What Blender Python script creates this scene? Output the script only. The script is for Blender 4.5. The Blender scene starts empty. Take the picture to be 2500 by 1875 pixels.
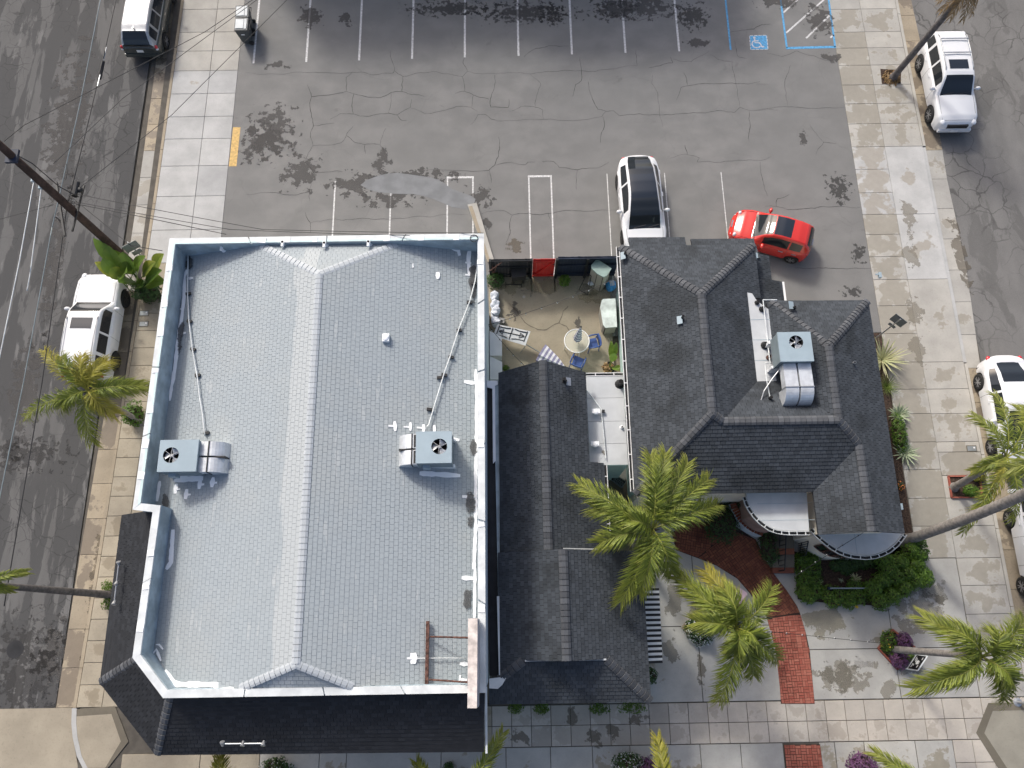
import bpy, bmesh, math, random
from mathutils import Vector, Matrix, noise as mnoise
R = math.radians
random.seed(7)
S = bpy.context.scene
COL = S.collection

# ---------------------------------------------------------------- camera, sky, sun, exposure
cam = bpy.data.cameras.new('camera'); camo = bpy.data.objects.new('camera', cam); COL.objects.link(camo)
camo.location = (0, 0, 31.5); camo.rotation_euler = (R(16.5), 0, R(-0.9))
cam.sensor_width = 36; cam.lens = 27.36; cam.clip_end = 600; S.camera = camo
W = bpy.data.worlds.new('World'); S.world = W; W.use_nodes = True
wn = W.node_tree.nodes; wl = W.node_tree.links
sky = wn.new('ShaderNodeTexSky'); sky.sky_type = 'NISHITA'; sky.sun_disc = False
SUN_EL = R(41); SUN_AZ = R(-31)
sky.sun_elevation = SUN_EL; sky.sun_rotation = SUN_AZ
sky.air_density = 0.75; sky.dust_density = 4.5; sky.ozone_density = 0.6
bg = wn['Background']; bg.inputs[1].default_value = 0.15
wl.new(sky.outputs[0], bg.inputs[0])
sl = bpy.data.lights.new('sun', 'SUN'); so = bpy.data.objects.new('sun', sl); COL.objects.link(so)
sl.energy = 1.9; sl.angle = R(7.5); sl.color = (1.0, 0.98, 0.925)
sd = Vector((math.sin(SUN_AZ)*math.cos(SUN_EL), math.cos(SUN_AZ)*math.cos(SUN_EL), math.sin(SUN_EL)))
so.rotation_euler = sd.to_track_quat('Z', 'Y').to_euler(); so.location = (-30, 35, 60)
S.view_settings.view_transform = 'Standard'; S.view_settings.look = 'None'
S.view_settings.gamma = 1.0; S.view_settings.exposure = 0.38; S.view_settings.use_curve_mapping = False
S.render.engine = 'CYCLES'

# ---------------------------------------------------------------- materials
class NT:
    def __init__(s, name):
        s.m = bpy.data.materials.new(name); s.m.use_nodes = True
        s.t = s.m.node_tree; s.b = s.t.nodes['Principled BSDF']; s.out = s.t.nodes['Material Output']
    def n(s, ty): return s.t.nodes.new(ty)
    def set(s, sock, v):
        if hasattr(v, 'is_output'): s.t.links.new(v, sock)
        elif isinstance(v, (tuple, list)) and len(v) == 3 and sock.type == 'RGBA': sock.default_value = (*v, 1)
        else: sock.default_value = v
    def pos(s): return s.n('ShaderNodeNewGeometry').outputs['Position']
    def obj(s): return s.n('ShaderNodeTexCoord').outputs['Object']
    def rnd(s): return s.n('ShaderNodeObjectInfo').outputs['Random']
    def attr(s, name, ty='GEOMETRY'):
        a = s.n('ShaderNodeAttribute'); a.attribute_type = ty; a.attribute_name = name; return a
    def scale(s, v, sc, loc=(0,0,0), rot=(0,0,0)):
        m = s.n('ShaderNodeMapping'); s.set(m.inputs[0], v); m.inputs[1].default_value = loc; m.inputs[2].default_value = rot
        m.inputs[3].default_value = sc if isinstance(sc, tuple) else (sc,)*3; return m.outputs[0]
    def noise(s, v, sc, det=4, rough=.55, dist=0):
        m = s.n('ShaderNodeTexNoise'); s.set(m.inputs['Vector'], v); m.inputs['Scale'].default_value = sc
        m.inputs['Detail'].default_value = det; m.inputs['Roughness'].default_value = rough; m.inputs['Distortion'].default_value = dist
        return m.outputs[0]
    def noisec(s, v, sc, det=3):
        m = s.n('ShaderNodeTexNoise'); s.set(m.inputs['Vector'], v); m.inputs['Scale'].default_value = sc
        m.inputs['Detail'].default_value = det; return m.outputs[1]
    def vor(s, v, sc, feat='DISTANCE_TO_EDGE'):
        m = s.n('ShaderNodeTexVoronoi'); m.feature = feat; s.set(m.inputs['Vector'], v); m.inputs['Scale'].default_value = sc
        return m.outputs['Distance']
    def step(s, f, a, b, lo=0., hi=1.):
        m = s.n('ShaderNodeMapRange'); m.interpolation_type = 'SMOOTHSTEP'; s.set(m.inputs[0], f)
        m.inputs[1].default_value = a; m.inputs[2].default_value = b; m.inputs[3].default_value = lo; m.inputs[4].default_value = hi
        return m.outputs[0]
    def math(s, op, a, b=0.):
        m = s.n('ShaderNodeMath'); m.operation = op; s.set(m.inputs[0], a); s.set(m.inputs[1], b); return m.outputs[0]
    def vmath(s, op, a, b=(0,0,0)):
        m = s.n('ShaderNodeVectorMath'); m.operation = op; s.set(m.inputs[0], a); s.set(m.inputs[1], b)
        return m.outputs['Value'] if op in ('LENGTH','DISTANCE') else m.outputs[0]
    def sep(s, v):
        m = s.n('ShaderNodeSeparateXYZ'); s.set(m.inputs[0], v); return m.outputs
    def mix(s, f, a, b, mode='MIX'):
        m = s.n('ShaderNodeMixRGB'); m.blend_type = mode; s.set(m.inputs[0], f); s.set(m.inputs[1], a); s.set(m.inputs[2], b); return m.outputs[0]
    def bump(s, h, st=.3, d=.02):
        m = s.n('ShaderNodeBump'); s.set(m.inputs['Height'], h); m.inputs['Strength'].default_value = st; m.inputs['Distance'].default_value = d
        s.t.links.new(m.outputs[0], s.b.inputs['Normal'])
    def fin(s, col=None, rough=None, metal=None, spec=None):
        if col is not None: s.set(s.b.inputs['Base Color'], col)
        if rough is not None: s.set(s.b.inputs['Roughness'], rough)
        if metal is not None: s.set(s.b.inputs['Metallic'], metal)
        if spec is not None: s.set(s.b.inputs['Specular IOR Level'], spec)
        return s.m

def mul(c, k): return tuple(min(1, x*k) for x in c)
def plain(name, c, rough=.7, metal=0, var=.18, sc=2.5, bump=0, bsc=60, spec=.4, coord='pos', rnd=0):
    t = NT(name); v = t.pos() if coord == 'pos' else t.obj()
    n = t.noise(v, sc, 5)
    col = t.mix(t.step(n, .3, .7), mul(c, 1-var), mul(c, 1+var))
    if rnd: col = t.mix(1, col, t.mix(t.rnd(), (1-rnd,)*3, (1+rnd,)*3), 'MULTIPLY')
    if bump: t.bump(t.noise(v, bsc, 3), bump)
    return t.fin(col, rough, metal, spec)

def concrete(name, c, stain, amt=.5, dirt=.25):
    t = NT(name); p = t.pos(); o = t.obj()
    n1 = t.noise(p, .9, 6, .6); n2 = t.noise(p, 14, 4)
    col = t.mix(t.step(n1, .25, .75), mul(c, .84), mul(c, 1.1))
    col = t.mix(1, col, t.mix(t.rnd(), (.9, .9, .9), (1.07, 1.06, 1.04)), 'MULTIPLY')
    col = t.mix(t.math('MULTIPLY', t.step(n2, .5, .8), dirt), col, mul(c, .5))
    sp = t.math('MULTIPLY', t.step(t.noise(p, 60, 3), .58, .72), .25)
    col = t.mix(sp, col, mul(c, .55))
    wet = t.attr('wet', 'OBJECT').outputs['Fac']
    r = t.vmath('LENGTH', t.scale(o, (1, 1, 0)))
    e = t.math('ADD', t.math('MULTIPLY', t.noise(p, 1.5, 7, .62), 2.6), t.math('MULTIPLY', r, -.75))
    e = t.math('ADD', e, t.math('MULTIPLY', wet, .9))
    mask = t.math('MULTIPLY', t.step(e, 1.22, 1.44), t.step(wet, .02, .12))
    rim = t.math('MULTIPLY', t.math('MULTIPLY', t.step(e, 1.16, 1.28), t.step(e, 1.42, 1.3)), t.step(wet, .02, .12))
    col = t.mix(t.math('MULTIPLY', rim, .25), col, mul(c, 1.25))
    st = t.mix(t.noise(p, 5, 3), mul(stain, .82), mul(stain, 1.15))
    col = t.mix(t.math('MULTIPLY', mask, amt), col, st)
    t.bump(t.noise(p, 90, 3), .15, .01)
    return t.fin(col, t.mix(mask, (.85,)*3, (.62,)*3), 0, .3)

def asphalt(name, c, dark, pale, stretch=(1, 1, 1), amt=.5, thr=.55, vsc=.5, vw=.012, cr=.5, warm=None, blot=.35):
    t = NT(name); p = t.pos(); q = t.scale(p, stretch)
    n1 = t.noise(q, .45, 7, .62, .4); n2 = t.noise(p, .16, 3); g = t.noise(p, 70, 4, .7)
    col = t.mix(t.step(n2, .35, .65), c, warm or mul(c, 1.12))
    col = t.mix(t.step(t.noise(q, .8, 4), .3, .75), mul(c, .88), col)
    col = t.mix(t.math('MULTIPLY', t.step(n1, thr, thr+.035), amt), col, dark)
    col = t.mix(t.math('MULTIPLY', t.step(t.noise(t.scale(q, 1, (31, 7, 0)), .6, 6, .6), .62, .66), blot), col, pale)
    w = t.mix(.22, t.scale(p, 1), t.noisec(p, 1.3, 4))
    w = t.vmath('ADD', p, t.vmath('MULTIPLY', t.vmath('SUBTRACT', t.noisec(p, .9, 5), (.5, .5, .5)), (1.1, 1.1, 0)))
    v = t.vor(t.scale(w, (1, 1, 0)), vsc)
    wid = t.step(t.noise(p, .35, 2), .4, .62, 0, 1)
    ck = t.math('MULTIPLY', t.step(v, vw, vw*.35), t.math('MULTIPLY', wid, cr))
    col = t.mix(ck, col, mul(dark, .5))
    gr = t.mix(t.step(g, .3, .7), (.8, .8, .8), (1.2, 1.2, 1.19))
    col = t.mix(1, col, gr, 'MULTIPLY')
    t.bump(g, .35, .008)
    return t.fin(col, .88, 0, .25)

def decal(name, c, amt=.85, fr=1.6, sc=1.6):
    t = NT(name); o = t.obj(); p = t.pos()
    g = t.n('ShaderNodeTexCoord').outputs['Generated']
    r = t.vmath('LENGTH', t.vmath('MULTIPLY', t.vmath('SUBTRACT', g, (.5, .5, .5)), (2, 2, 0)))
    e = t.math('SUBTRACT', t.math('ADD', t.math('MULTIPLY', t.math('SUBTRACT', t.noise(p, sc, 8, .65), .5), fr*2), .62), r)
    a = t.math('MULTIPLY', t.step(e, 0, .09), amt)
    col = t.mix(t.noise(p, 9, 4), mul(c, .75), mul(c, 1.25))
    t.fin(col, .85, 0, .3); t.set(t.b.inputs['Alpha'], a)
    return t.m

def shingle_mat(name, c, c2, var, blot=.35, bsc=.5, rough=.9, band=None):
    t = NT(name); p = t.pos(); a = t.attr('var').outputs['Fac']; r = t.rnd()
    f = t.math('FRACT', t.math('ADD', a, r))
    col = t.mix(f, mul(c, 1-var), mul(c, 1+var))
    n = t.noise(p, bsc, 5, .6)
    col = t.mix(t.math('MULTIPLY', t.step(n, .48, .68), blot), col, c2)
    if band:                                   # a second coat of paint rolled along the ridge
        x = t.math('ADD', t.sep(p)[0], t.math('MULTIPLY', t.math('SUBTRACT', t.noise(t.scale(p, (3, .6, 1)), 1.2, 4), .5), .9))
        k = t.math('MULTIPLY', t.step(x, band[0], band[0]+.12), t.step(t.sep(p)[0], band[1], band[1]-.02))
        col = t.mix(t.math('MULTIPLY', k, .8), col, band[2])
        k2 = t.math('MULTIPLY', t.step(t.noise(t.scale(p, (4, .9, 1), (3, 5, 0)), .9, 2), .66, .68), .5); col = t.mix(k2, col, band[2])
    g = t.noise(p, 120, 2, .7)
    col = t.mix(1, col, t.mix(t.step(g, .25, .75), (.86,)*3, (1.14,)*3), 'MULTIPLY')
    t.bump(g, .3, .006)
    return t.fin(col, rough, 0, .25)

def leaf_mat(name, c, tip, dark, trans=.35, rough=.5):
    t = NT(name); a = t.attr('var').outputs['Fac']; s = t.attr('tip').outputs['Fac']; r = t.rnd()
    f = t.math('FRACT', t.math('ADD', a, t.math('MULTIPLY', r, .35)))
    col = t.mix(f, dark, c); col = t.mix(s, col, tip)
    t.fin(col, rough, 0, .35)
    tr = t.n('ShaderNodeBsdfTranslucent'); t.set(tr.inputs[0], t.mix(.6, col, mul(c, 1.5)))
    mx = t.n('ShaderNodeMixShader'); mx.inputs[0].default_value = trans
    t.t.links.new(t.b.outputs[0], mx.inputs[1]); t.t.links.new(tr.outputs[0], mx.inputs[2]); t.t.links.new(mx.outputs[0], t.out.inputs[0])
    return t.m

def glass_dark(name, c=(.018, .022, .026), rough=.03, spec=.6):
    t = NT(name); return t.fin(c, rough, 0, spec)
def paint(name, c, rough=.25, coat=.6):
    t = NT(name); t.fin(c, rough, 0, .5); t.b.inputs['Coat Weight'].default_value = coat; t.b.inputs['Coat Roughness'].default_value = .05
    return t.m

M = {}
M['lot'] = asphalt('lot_asphalt', (.205, .202, .194), (.118, .115, .109), (.215, .212, .205), (1, 1.3, 1), .35, .66, .42, .008, .12, (.228, .222, .212), .2)
M['west_asphalt'] = asphalt('west_street_asphalt', (.125, .123, .12), (.062, .062, .062), (.17, .167, .162), (2.6, .5, 1), .8, .47, 1.6, .03, .55, None, .75)
M['east_asphalt'] = asphalt('east_street_asphalt', (.175, .17, .162), (.10, .097, .092), (.195, .19, .18), (1.6, .6, 1), .5, .56, 1.1, .035, .6, None, .3)
M['crack'] = plain('crack_fill', (.045, .042, .04), .95)
M['conc'] = concrete('sidewalk_concrete', (.41, .395, .36), (.275, .25, .20), .7)
M['conc_plaza'] = concrete('plaza_concrete', (.42, .41, .38), (.255, .225, .165), .8)
M['conc_tile'] = concrete('tile_concrete', (.47, .43, .375), (.32, .28, .23), .5)
M['conc_gray'] = concrete('pale_concrete', (.435, .435, .425), (.33, .30, .25), .8)
M['conc_old'] = concrete('old_gutter_concrete', (.36, .305, .225), (.16, .13, .10), .7, .5)
M['conc_tan'] = concrete('tan_concrete', (.37, .325, .25), (.235, .195, .135), .7, .4)
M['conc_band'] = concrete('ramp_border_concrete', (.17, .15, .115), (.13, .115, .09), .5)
M['court'] = concrete('courtyard_concrete', (.29, .258, .195), (.15, .13, .09), .6, .35)
M['joint'] = plain('slab_joint', (.10, .09, .075), .95)
M['stain_dark'] = decal('dark_stain', (.095, .09, .085), .62, 2.1, 2.4)
M['stain_wet'] = decal('damp_stain', (.27, .245, .195), .5, 1.6, 1.9)
M['stain_soft'] = decal('algae_stain', (.29, .25, .15), .4, 1.6, 1.8)
M['stain_brown'] = decal('brown_stain', (.15, .125, .09), .5, 1.8, 2.6)
M['stain_blue'] = decal('sealed_patch', (.215, .222, .225), .8, .35, 1.2)
M['stain_crack'] = decal('crumbled_asphalt', (.06, .058, .056), .6, 2.4, 4)
M['paint_w'] = plain('road_paint_white', (.58, .57, .555), .8, var=.3, sc=14)
M['paint_b'] = plain('road_paint_blue', (.10, .32, .55), .8, var=.25, sc=12)
M['paint_y'] = plain('road_paint_yellow', (.58, .39, .15), .8, var=.2, sc=9)
M['shw'] = shingle_mat('painted_shingle', (.335, .372, .388), (.365, .388, .385), .025, .5, .35, .7, (-7.0, -6.32, (.44, .465, .465)))
M['shwd'] = plain('painted_roof_deck', (.235, .26, .275), .8)
M['shd'] = shingle_mat('charcoal_shingle', (.058, .0655, .0745), (.027, .030, .032), .2, .65, .6)
M['shdd'] = plain('roof_felt', (.022, .023, .026), .95)
M['shm'] = shingle_mat('black_shingle', (.026, .028, .032), (.016, .017, .019), .22, .4, .7)
M['capd'] = shingle_mat('charcoal_cap', (.095, .10, .108), (.06, .062, .066), .2, .4, 2)
M['capw'] = shingle_mat('painted_cap', (.46, .49, .505), (.40, .42, .43), .04, .4, 2, .6)
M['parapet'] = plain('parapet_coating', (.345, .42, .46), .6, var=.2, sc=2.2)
M['coping'] = plain('coping_paint', (.63, .655, .65), .5, var=.12, sc=2.5)
M['copteal'] = plain('coping_mint', (.56, .70, .68), .5, var=.08, sc=3)
M['seal'] = plain('white_sealant', (.88, .89, .89), .5, var=.03)
M['grime'] = decal('roof_grime', (.10, .10, .10), .75, 1.0, 2.5)
M['memb'] = plain('black_membrane', (.016, .018, .022), .55, var=.3)
M['flat'] = plain('flat_roof_coating', (.50, .52, .53), .6, var=.08, sc=1.4, bump=.1)
M['cream'] = plain('cream_stucco', (.80, .73, .60), .9, var=.06, bump=.3, bsc=90)
M['mint'] = plain('mint_stucco', (.50, .66, .63), .9, var=.07, bump=.2, bsc=80)
M['wall_w'] = plain('white_wall', (.62, .68, .71), .85, var=.06)
M['white'] = plain('white_paint', (.78, .78, .77), .5, var=.04)
M['galv'] = plain('galvanised_metal', (.66, .68, .69), .35, .35, var=.10, sc=5)
M['acbox'] = plain('ac_casing', (.31, .385, .425), .5, var=.05)
M['acside'] = plain('ac_grille', (.20, .245, .26), .6, var=.1)
M['black'] = plain('black_plastic', (.02, .02, .021), .5, var=.2)
M['dark'] = plain('dark_void', (.008, .008, .009), .9)
M['steel'] = plain('steel', (.42, .43, .44), .4, .6, var=.1)
M['rust'] = plain('rusty_steel', (.10, .05, .038), .9, var=.6, sc=9, bump=.3)
M['rustw'] = plain('weathered_white_board', (.62, .55, .50), .85, var=.3, sc=3.5)
M['wood'] = plain('weathered_pole_wood', (.065, .04, .03), .95, var=.35, sc=5, bump=.4, bsc=30)
M['navy'] = plain('navy_fence_paint', (.016, .025, .05), .6, var=.25)
M['blackf'] = plain('black_fence_paint', (.013, .015, .019), .6, var=.25)
M['redp'] = plain('red_gate_paint', (.60, .03, .025), .55, var=.12)
M['trunk'] = plain('palm_trunk_bark', (.235, .215, .195), .95, var=.25, sc=7, bump=.6, bsc=22)
M['trunkd'] = plain('dark_palm_trunk', (.12, .11, .105), .95, var=.3, sc=7, bump=.6, bsc=22)
M['soil'] = plain('bark_mulch', (.055, .036, .026), 1, var=.5, sc=14, bump=1, bsc=30)
M['frond'] = leaf_mat('palm_leaf', (.27, .32, .05), (.50, .44, .13), (.065, .10, .022))
M['frondy'] = leaf_mat('yellow_palm_leaf', (.34, .33, .05), (.52, .42, .10), (.10, .13, .025))
M['frondd'] = leaf_mat('deep_palm_leaf', (.14, .22, .045), (.34, .33, .12), (.035, .075, .02))
M['deadf'] = leaf_mat('dead_palm_leaf', (.30, .19, .08), (.36, .25, .12), (.12, .075, .035), .15)
M['hedge'] = leaf_mat('hedge_leaf', (.10, .19, .02), (.17, .26, .03), (.02, .055, .008), .25)
M['hedged'] = leaf_mat('dark_shrub_leaf', (.055, .11, .025), (.09, .16, .04), (.012, .03, .01), .2)
M['banana'] = leaf_mat('paddle_leaf', (.15, .25, .045), (.42, .38, .06), (.04, .10, .02), .3, .35)
M['agave'] = leaf_mat('agave_leaf', (.25, .36, .22), (.52, .52, .36), (.10, .20, .10), .1)
M['varieg'] = leaf_mat('striped_flax_leaf', (.55, .52, .28), (.62, .58, .36), (.16, .25, .09), .15)
M['purple'] = leaf_mat('purple_shrub_leaf', (.17, .07, .16), (.26, .12, .25), (.04, .015, .04), .2)
M['wflower'] = leaf_mat('white_petals', (.75, .76, .72), (.8, .8, .78), (.5, .55, .48), .1)
M['yflower'] = plain('yellow_petals', (.85, .6, .05), .7)
M['oflower'] = plain('orange_petals', (.75, .25, .06), .7)
M['cwhite'] = paint('white_car_paint', (.74, .745, .75))
M['cred'] = paint('red_car_paint', (.62, .035, .025), .22)
M['cdark'] = paint('dark_grey_car_paint', (.045, .052, .05), .22)
M['cglass'] = glass_dark('car_glass')
M['croofglass'] = glass_dark('tinted_roof_glass', (.018, .024, .034), .06)
M['tyre'] = plain('tyre_rubber', (.022, .022, .022), .85, coord='obj')
M['rim'] = plain('alloy_rim', (.36, .36, .37), .35, .7, coord='obj')
M['rimd'] = plain('dark_rim', (.03, .03, .03), .4, .3, coord='obj')
M['lampr'] = paint('tail_lamp_red', (.55, .02, .03), .15)
M['lampw'] = paint('head_lamp_clear', (.72, .74, .76), .1)
M['lampo'] = paint('marker_orange', (.7, .2, .03), .2)
M['brick'] = None
def brick_mat(name, c, c2):
    t = NT(name); p = t.pos(); f = t.math('FRACT', t.math('ADD', t.attr('var').outputs['Fac'], t.rnd()))
    col = t.mix(f, c, c2); col = t.mix(t.math('MULTIPLY', t.step(t.noise(p, 1.1, 5), .5, .7), .55), col, mul(c, .42))
    col = t.mix(t.math('MULTIPLY', t.step(t.noise(p, 25, 3), .5, .7), .3), col, mul(c2, 1.3)); t.bump(t.noise(p, 80, 3), .3, .01)
    return t.fin(col, .9, 0, .25)
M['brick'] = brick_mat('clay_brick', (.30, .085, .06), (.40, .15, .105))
M['brickd'] = brick_mat('dark_brick', (.17, .06, .042), (.27, .105, .06))  # bricks of darker clay; the lower stretch of path is newer and paler
M['mortar'] = plain('brick_joint', (.05, .032, .026), 1)
M['bin'] = plain('bin_plastic', (.06, .068, .072), .5, var=.1)
M['binlid'] = plain('bin_lid', (.42, .45, .46), .45, var=.1)
M['shedg'] = plain('shed_resin', (.36, .335, .285), .7, var=.06)
M['shedt'] = plain('shed_lid_green', (.27, .36, .33), .55, var=.14, sc=3)
M['pgrey'] = plain('table_plastic', (.66, .67, .67), .55, var=.05)
M['pblue'] = plain('blue_plastic', (.045, .09, .26), .4, var=.12)
M['pink'] = plain('pale_pink_plastic', (.68, .50, .55), .5, var=.04)
M['terrag'] = plain('pot_grey', (.25, .25, .24), .8)
M['bagw'] = plain('white_sack', (.52, .55, .60), .8, var=.1, sc=6)
M['bagb'] = plain('blue_sack', (.06, .30, .62), .5, var=.3, sc=9)
M['tgl'] = None
def table_glass():
    t = NT('frosted_table_glass'); t.fin((.62, .60, .50), .35, 0, .5); t.b.inputs['Alpha'].default_value = .45; return t.m
M['tgl'] = table_glass()
M['signgrey'] = plain('sign_back', (.27, .29, .29), .45, .3, var=.08)
M['signboard'] = plain('sign_black', (.012, .012, .013), .4)
M['grass'] = leaf_mat('weed_leaf', (.12, .2, .03), (.2, .25, .05), (.03, .06, .01))

# ---------------------------------------------------------------- mesh helpers
def woff(o):
    v = Vector((0, 0, 0))
    while o is not None: v += o.location; o = o.parent
    return v
class MB:
    def __init__(s): s.v = []; s.f = []; s.var = []; s.tip = []
    def add(s, vs, fs, var=None, tip=None):
        b = len(s.v); s.v += [tuple(q) for q in vs]; s.f += [tuple(i+b for i in f) for f in fs]
        k = random.random() if var is None else var
        s.var += [k]*len(vs); s.tip += list(tip) if tip is not None else [0.]*len(vs)
        return s
    def box(s, c, d, rz=0, mat=None, var=None):
        x, y, z = d[0]/2, d[1]/2, d[2]/2
        vs = [Vector((i*x, j*y, k*z)) for k in (-1, 1) for (i, j) in ((-1,-1),(1,-1),(1,1),(-1,1))]
        m = Matrix.Translation(c) @ (mat or Matrix.Rotation(rz, 4, 'Z'))
        return s.add([m @ q for q in vs], [(3,2,1,0),(4,5,6,7),(0,1,5,4),(1,2,6,5),(2,3,7,6),(3,0,4,7)], var)
    def bar(s, a, b, w, h, up=(0,0,1)):
        a, b = Vector(a), Vector(b); d = b-a; x = d.normalized(); u = Vector(up)
        y = u.cross(x); y = y.normalized() if y.length > 1e-5 else Vector((0,1,0)); z = x.cross(y)
        m = Matrix((x, y, z)).transposed().to_4x4(); return s.box((a+b)/2, (d.length, w, h), mat=m)
    def prism(s, pts, z0, z1, var=None):
        n = len(pts); vs = [(p[0], p[1], z0) for p in pts]+[(p[0], p[1], z1) for p in pts]
        ar = sum(pts[i][0]*pts[(i+1)%n][1]-pts[(i+1)%n][0]*pts[i][1] for i in range(n))
        if ar < 0: vs = vs[:n][::-1]+vs[n:][::-1]
        return s.add(vs, [tuple(range(n))[::-1], tuple(range(n, 2*n))]+[(i, (i+1)%n, n+(i+1)%n, n+i) for i in range(n)], var)
    def tube(s, pts, r, n=8, cap=True, tip=None):
        pts = [Vector(p) for p in pts]; k = len(pts); rs = r if isinstance(r, (list, tuple)) else [r]*k
        vs = []; prev = None
        for i, p in enumerate(pts):
            d = (pts[min(i+1, k-1)]-pts[max(i-1, 0)]).normalized()
            if prev is None:
                a = Vector((0,0,1)) if abs(d.z) < .9 else Vector((1,0,0)); u = d.cross(a).normalized()
            else: u = (prev-d*prev.dot(d)).normalized()
            prev = u; w = d.cross(u)
            for j in range(n):
                t = 2*math.pi*j/n; vs.append(p+(u*math.cos(t)+w*math.sin(t))*rs[i])
        fs = [(i*n+j, i*n+(j+1)%n, (i+1)*n+(j+1)%n, (i+1)*n+j) for i in range(k-1) for j in range(n)]
        if cap: fs += [tuple(range(n))[::-1], tuple(range((k-1)*n, k*n))]
        return s.add(vs, fs)
    def lathe(s, prof, n=20, c=(0,0,0), mat=None):
        vs = []; k = len(prof)
        for (r, z) in prof:
            for j in range(n):
                t = 2*math.pi*j/n; vs.append(Vector((r*math.cos(t), r*math.sin(t), z)))
        m = Matrix.Translation(c) @ (mat or Matrix()); vs = [m @ q for q in vs]
        fs = [(i*n+j, i*n+(j+1)%n, (i+1)*n+(j+1)%n, (i+1)*n+j) for i in range(k-1) for j in range(n)]
        fs += [tuple(range(n))[::-1], tuple(range((k-1)*n, k*n))]
        return s.add(vs, fs)
    def ball(s, c, r, n=10, k=7, jit=0):
        rx = r if isinstance(r, (tuple, list)) else (r, r, r); vs = []
        for i in range(k+1):
            ph = math.pi*i/k
            for j in range(n):
                t = 2*math.pi*j/n; q = 1+random.uniform(-jit, jit)
                vs.append((c[0]+rx[0]*q*math.sin(ph)*math.cos(t), c[1]+rx[1]*q*math.sin(ph)*math.sin(t), c[2]-rx[2]*q*math.cos(ph)))
        return s.add(vs, [(i*n+j, i*n+(j+1)%n, (i+1)*n+(j+1)%n, (i+1)*n+j) for i in range(k) for j in range(n)])
    def mesh(s, name, mat, off=(0,0,0), smooth=False):
        me = bpy.data.meshes.new(name); o = Vector(off)
        me.from_pydata([Vector(q)-o for q in s.v], [], s.f)
        if s.var:
            a = me.attributes.new('var', 'FLOAT', 'POINT'); a.data.foreach_set('value', s.var)
            if any(s.tip): b = me.attributes.new('tip', 'FLOAT', 'POINT'); b.data.foreach_set('value', s.tip)
        if mat is not None: me.materials.append(M[mat] if isinstance(mat, str) else mat)
        if smooth: me.polygons.foreach_set('use_smooth', [True]*len(me.polygons))
        me.update(); return me
    def build(s, name, mat, parent=None, smooth=False, world=False, loc=None, label=None):
        """world=True: vertices are world coordinates (parents carry no rotation)."""
        if world:
            off = woff(parent) if parent else Vector((0,0,0))
            l = Vector(loc)-off if loc is not None else Vector((0,0,0))
            me = s.mesh(name, mat, off+l, smooth); o = bpy.data.objects.new(name, me); o.location = l
        else:
            me = s.mesh(name, mat, (0,0,0), smooth); o = bpy.data.objects.new(name, me)
            if loc is not None: o.location = loc
        COL.objects.link(o); o.parent = parent
        if label: o['label'] = label
        return o
def tag(o, label, cat, group=None, kind=None):
    if label: o['label'] = label
    if cat: o['category'] = cat
    if group: o['group'] = group
    if kind: o['kind'] = kind
    return o
def thing(name, label, cat, loc=(0,0,0), rz=0, group=None):
    o = bpy.data.objects.new(name, None); COL.objects.link(o); o.location = loc; o.rotation_euler = (0, 0, rz)
    o.empty_display_size = .2
    return tag(o, label, cat, group)
def struct(o): o['kind'] = 'structure'; return o
def inst(me, name, parent, mat4, off=None):
    o = bpy.data.objects.new(name, me); COL.objects.link(o); o.parent = parent
    l, q, sc = mat4.decompose(); o.location = l-(woff(parent) if off is None else off); o.rotation_euler = q.to_euler(); o.scale = sc
    return o
def lerp(a, b, t): return a+(b-a)*t
def interp(tab, t):
    if t <= tab[0][0]: return tab[0][1]
    for (a, x), (b, y) in zip(tab, tab[1:]):
        if t <= b:
            k = (t-a)/(b-a) if b > a else 0; k = k*k*(3-2*k)*.5+k*.5; return x+(y-x)*k
    return tab[-1][1]
def lin(tab, t):
    for (a, x), (b, y) in zip(tab, tab[1:]):
        if t <= b or (b, y) == tab[-1]: return x+(y-x)*(t-a)/(b-a)
    return tab[-1][1]

# ================================================================ GROUND
def sheet(name, pts, z, mat, kind=True, parent=None):
    mb = MB(); mb.add([(p[0], p[1], z) for p in pts], [tuple(range(len(pts)))])
    n = len(pts); ar = sum(pts[i][0]*pts[(i+1)%n][1]-pts[(i+1)%n][0]*pts[i][1] for i in range(n))
    if ar < 0: mb.f = [tuple(range(n))[::-1]]
    o = mb.build(name, mat, parent, world=True)
    return struct(o) if kind and parent is None else o
def inset(pts, d):
    n = len(pts); ar = sum(pts[i][0]*pts[(i+1)%n][1]-pts[(i+1)%n][0]*pts[i][1] for i in range(n))
    P = [Vector((p[0], p[1])) for p in (pts if ar > 0 else pts[::-1])]; out = []
    for i in range(n):
        a, b, c = P[i-1], P[i], P[(i+1)%n]; e1 = (b-a).normalized(); e2 = (c-b).normalized()
        n1 = Vector((-e1.y, e1.x)); n2 = Vector((-e2.y, e2.x)); m = (n1+n2)
        m = m/max(.3, m.length_squared)*2; out.append(b+m*d)
    return out
def slab(parent, pts, z, mat, gap=.02, th=.045, wet=0., name='slab'):
    q = inset(pts, gap/2); c = sum(q, Vector((0,0)))/len(q); n = len(q)
    t = inset(q, .012); vs = [(p.x, p.y, z-th) for p in q]+[(p.x, p.y, z-.006) for p in q]+[(p.x, p.y, z) for p in t]
    mb = MB(); mb.add(vs, [tuple(range(2*n, 3*n))]+[(k*n+i, k*n+(i+1)%n, (k+1)*n+(i+1)%n, (k+1)*n+i) for k in (0,1) for i in range(n)])
    o = mb.build(name, mat, parent, world=True, loc=(c.x, c.y, z)); o['wet'] = float(wet); return o
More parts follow.
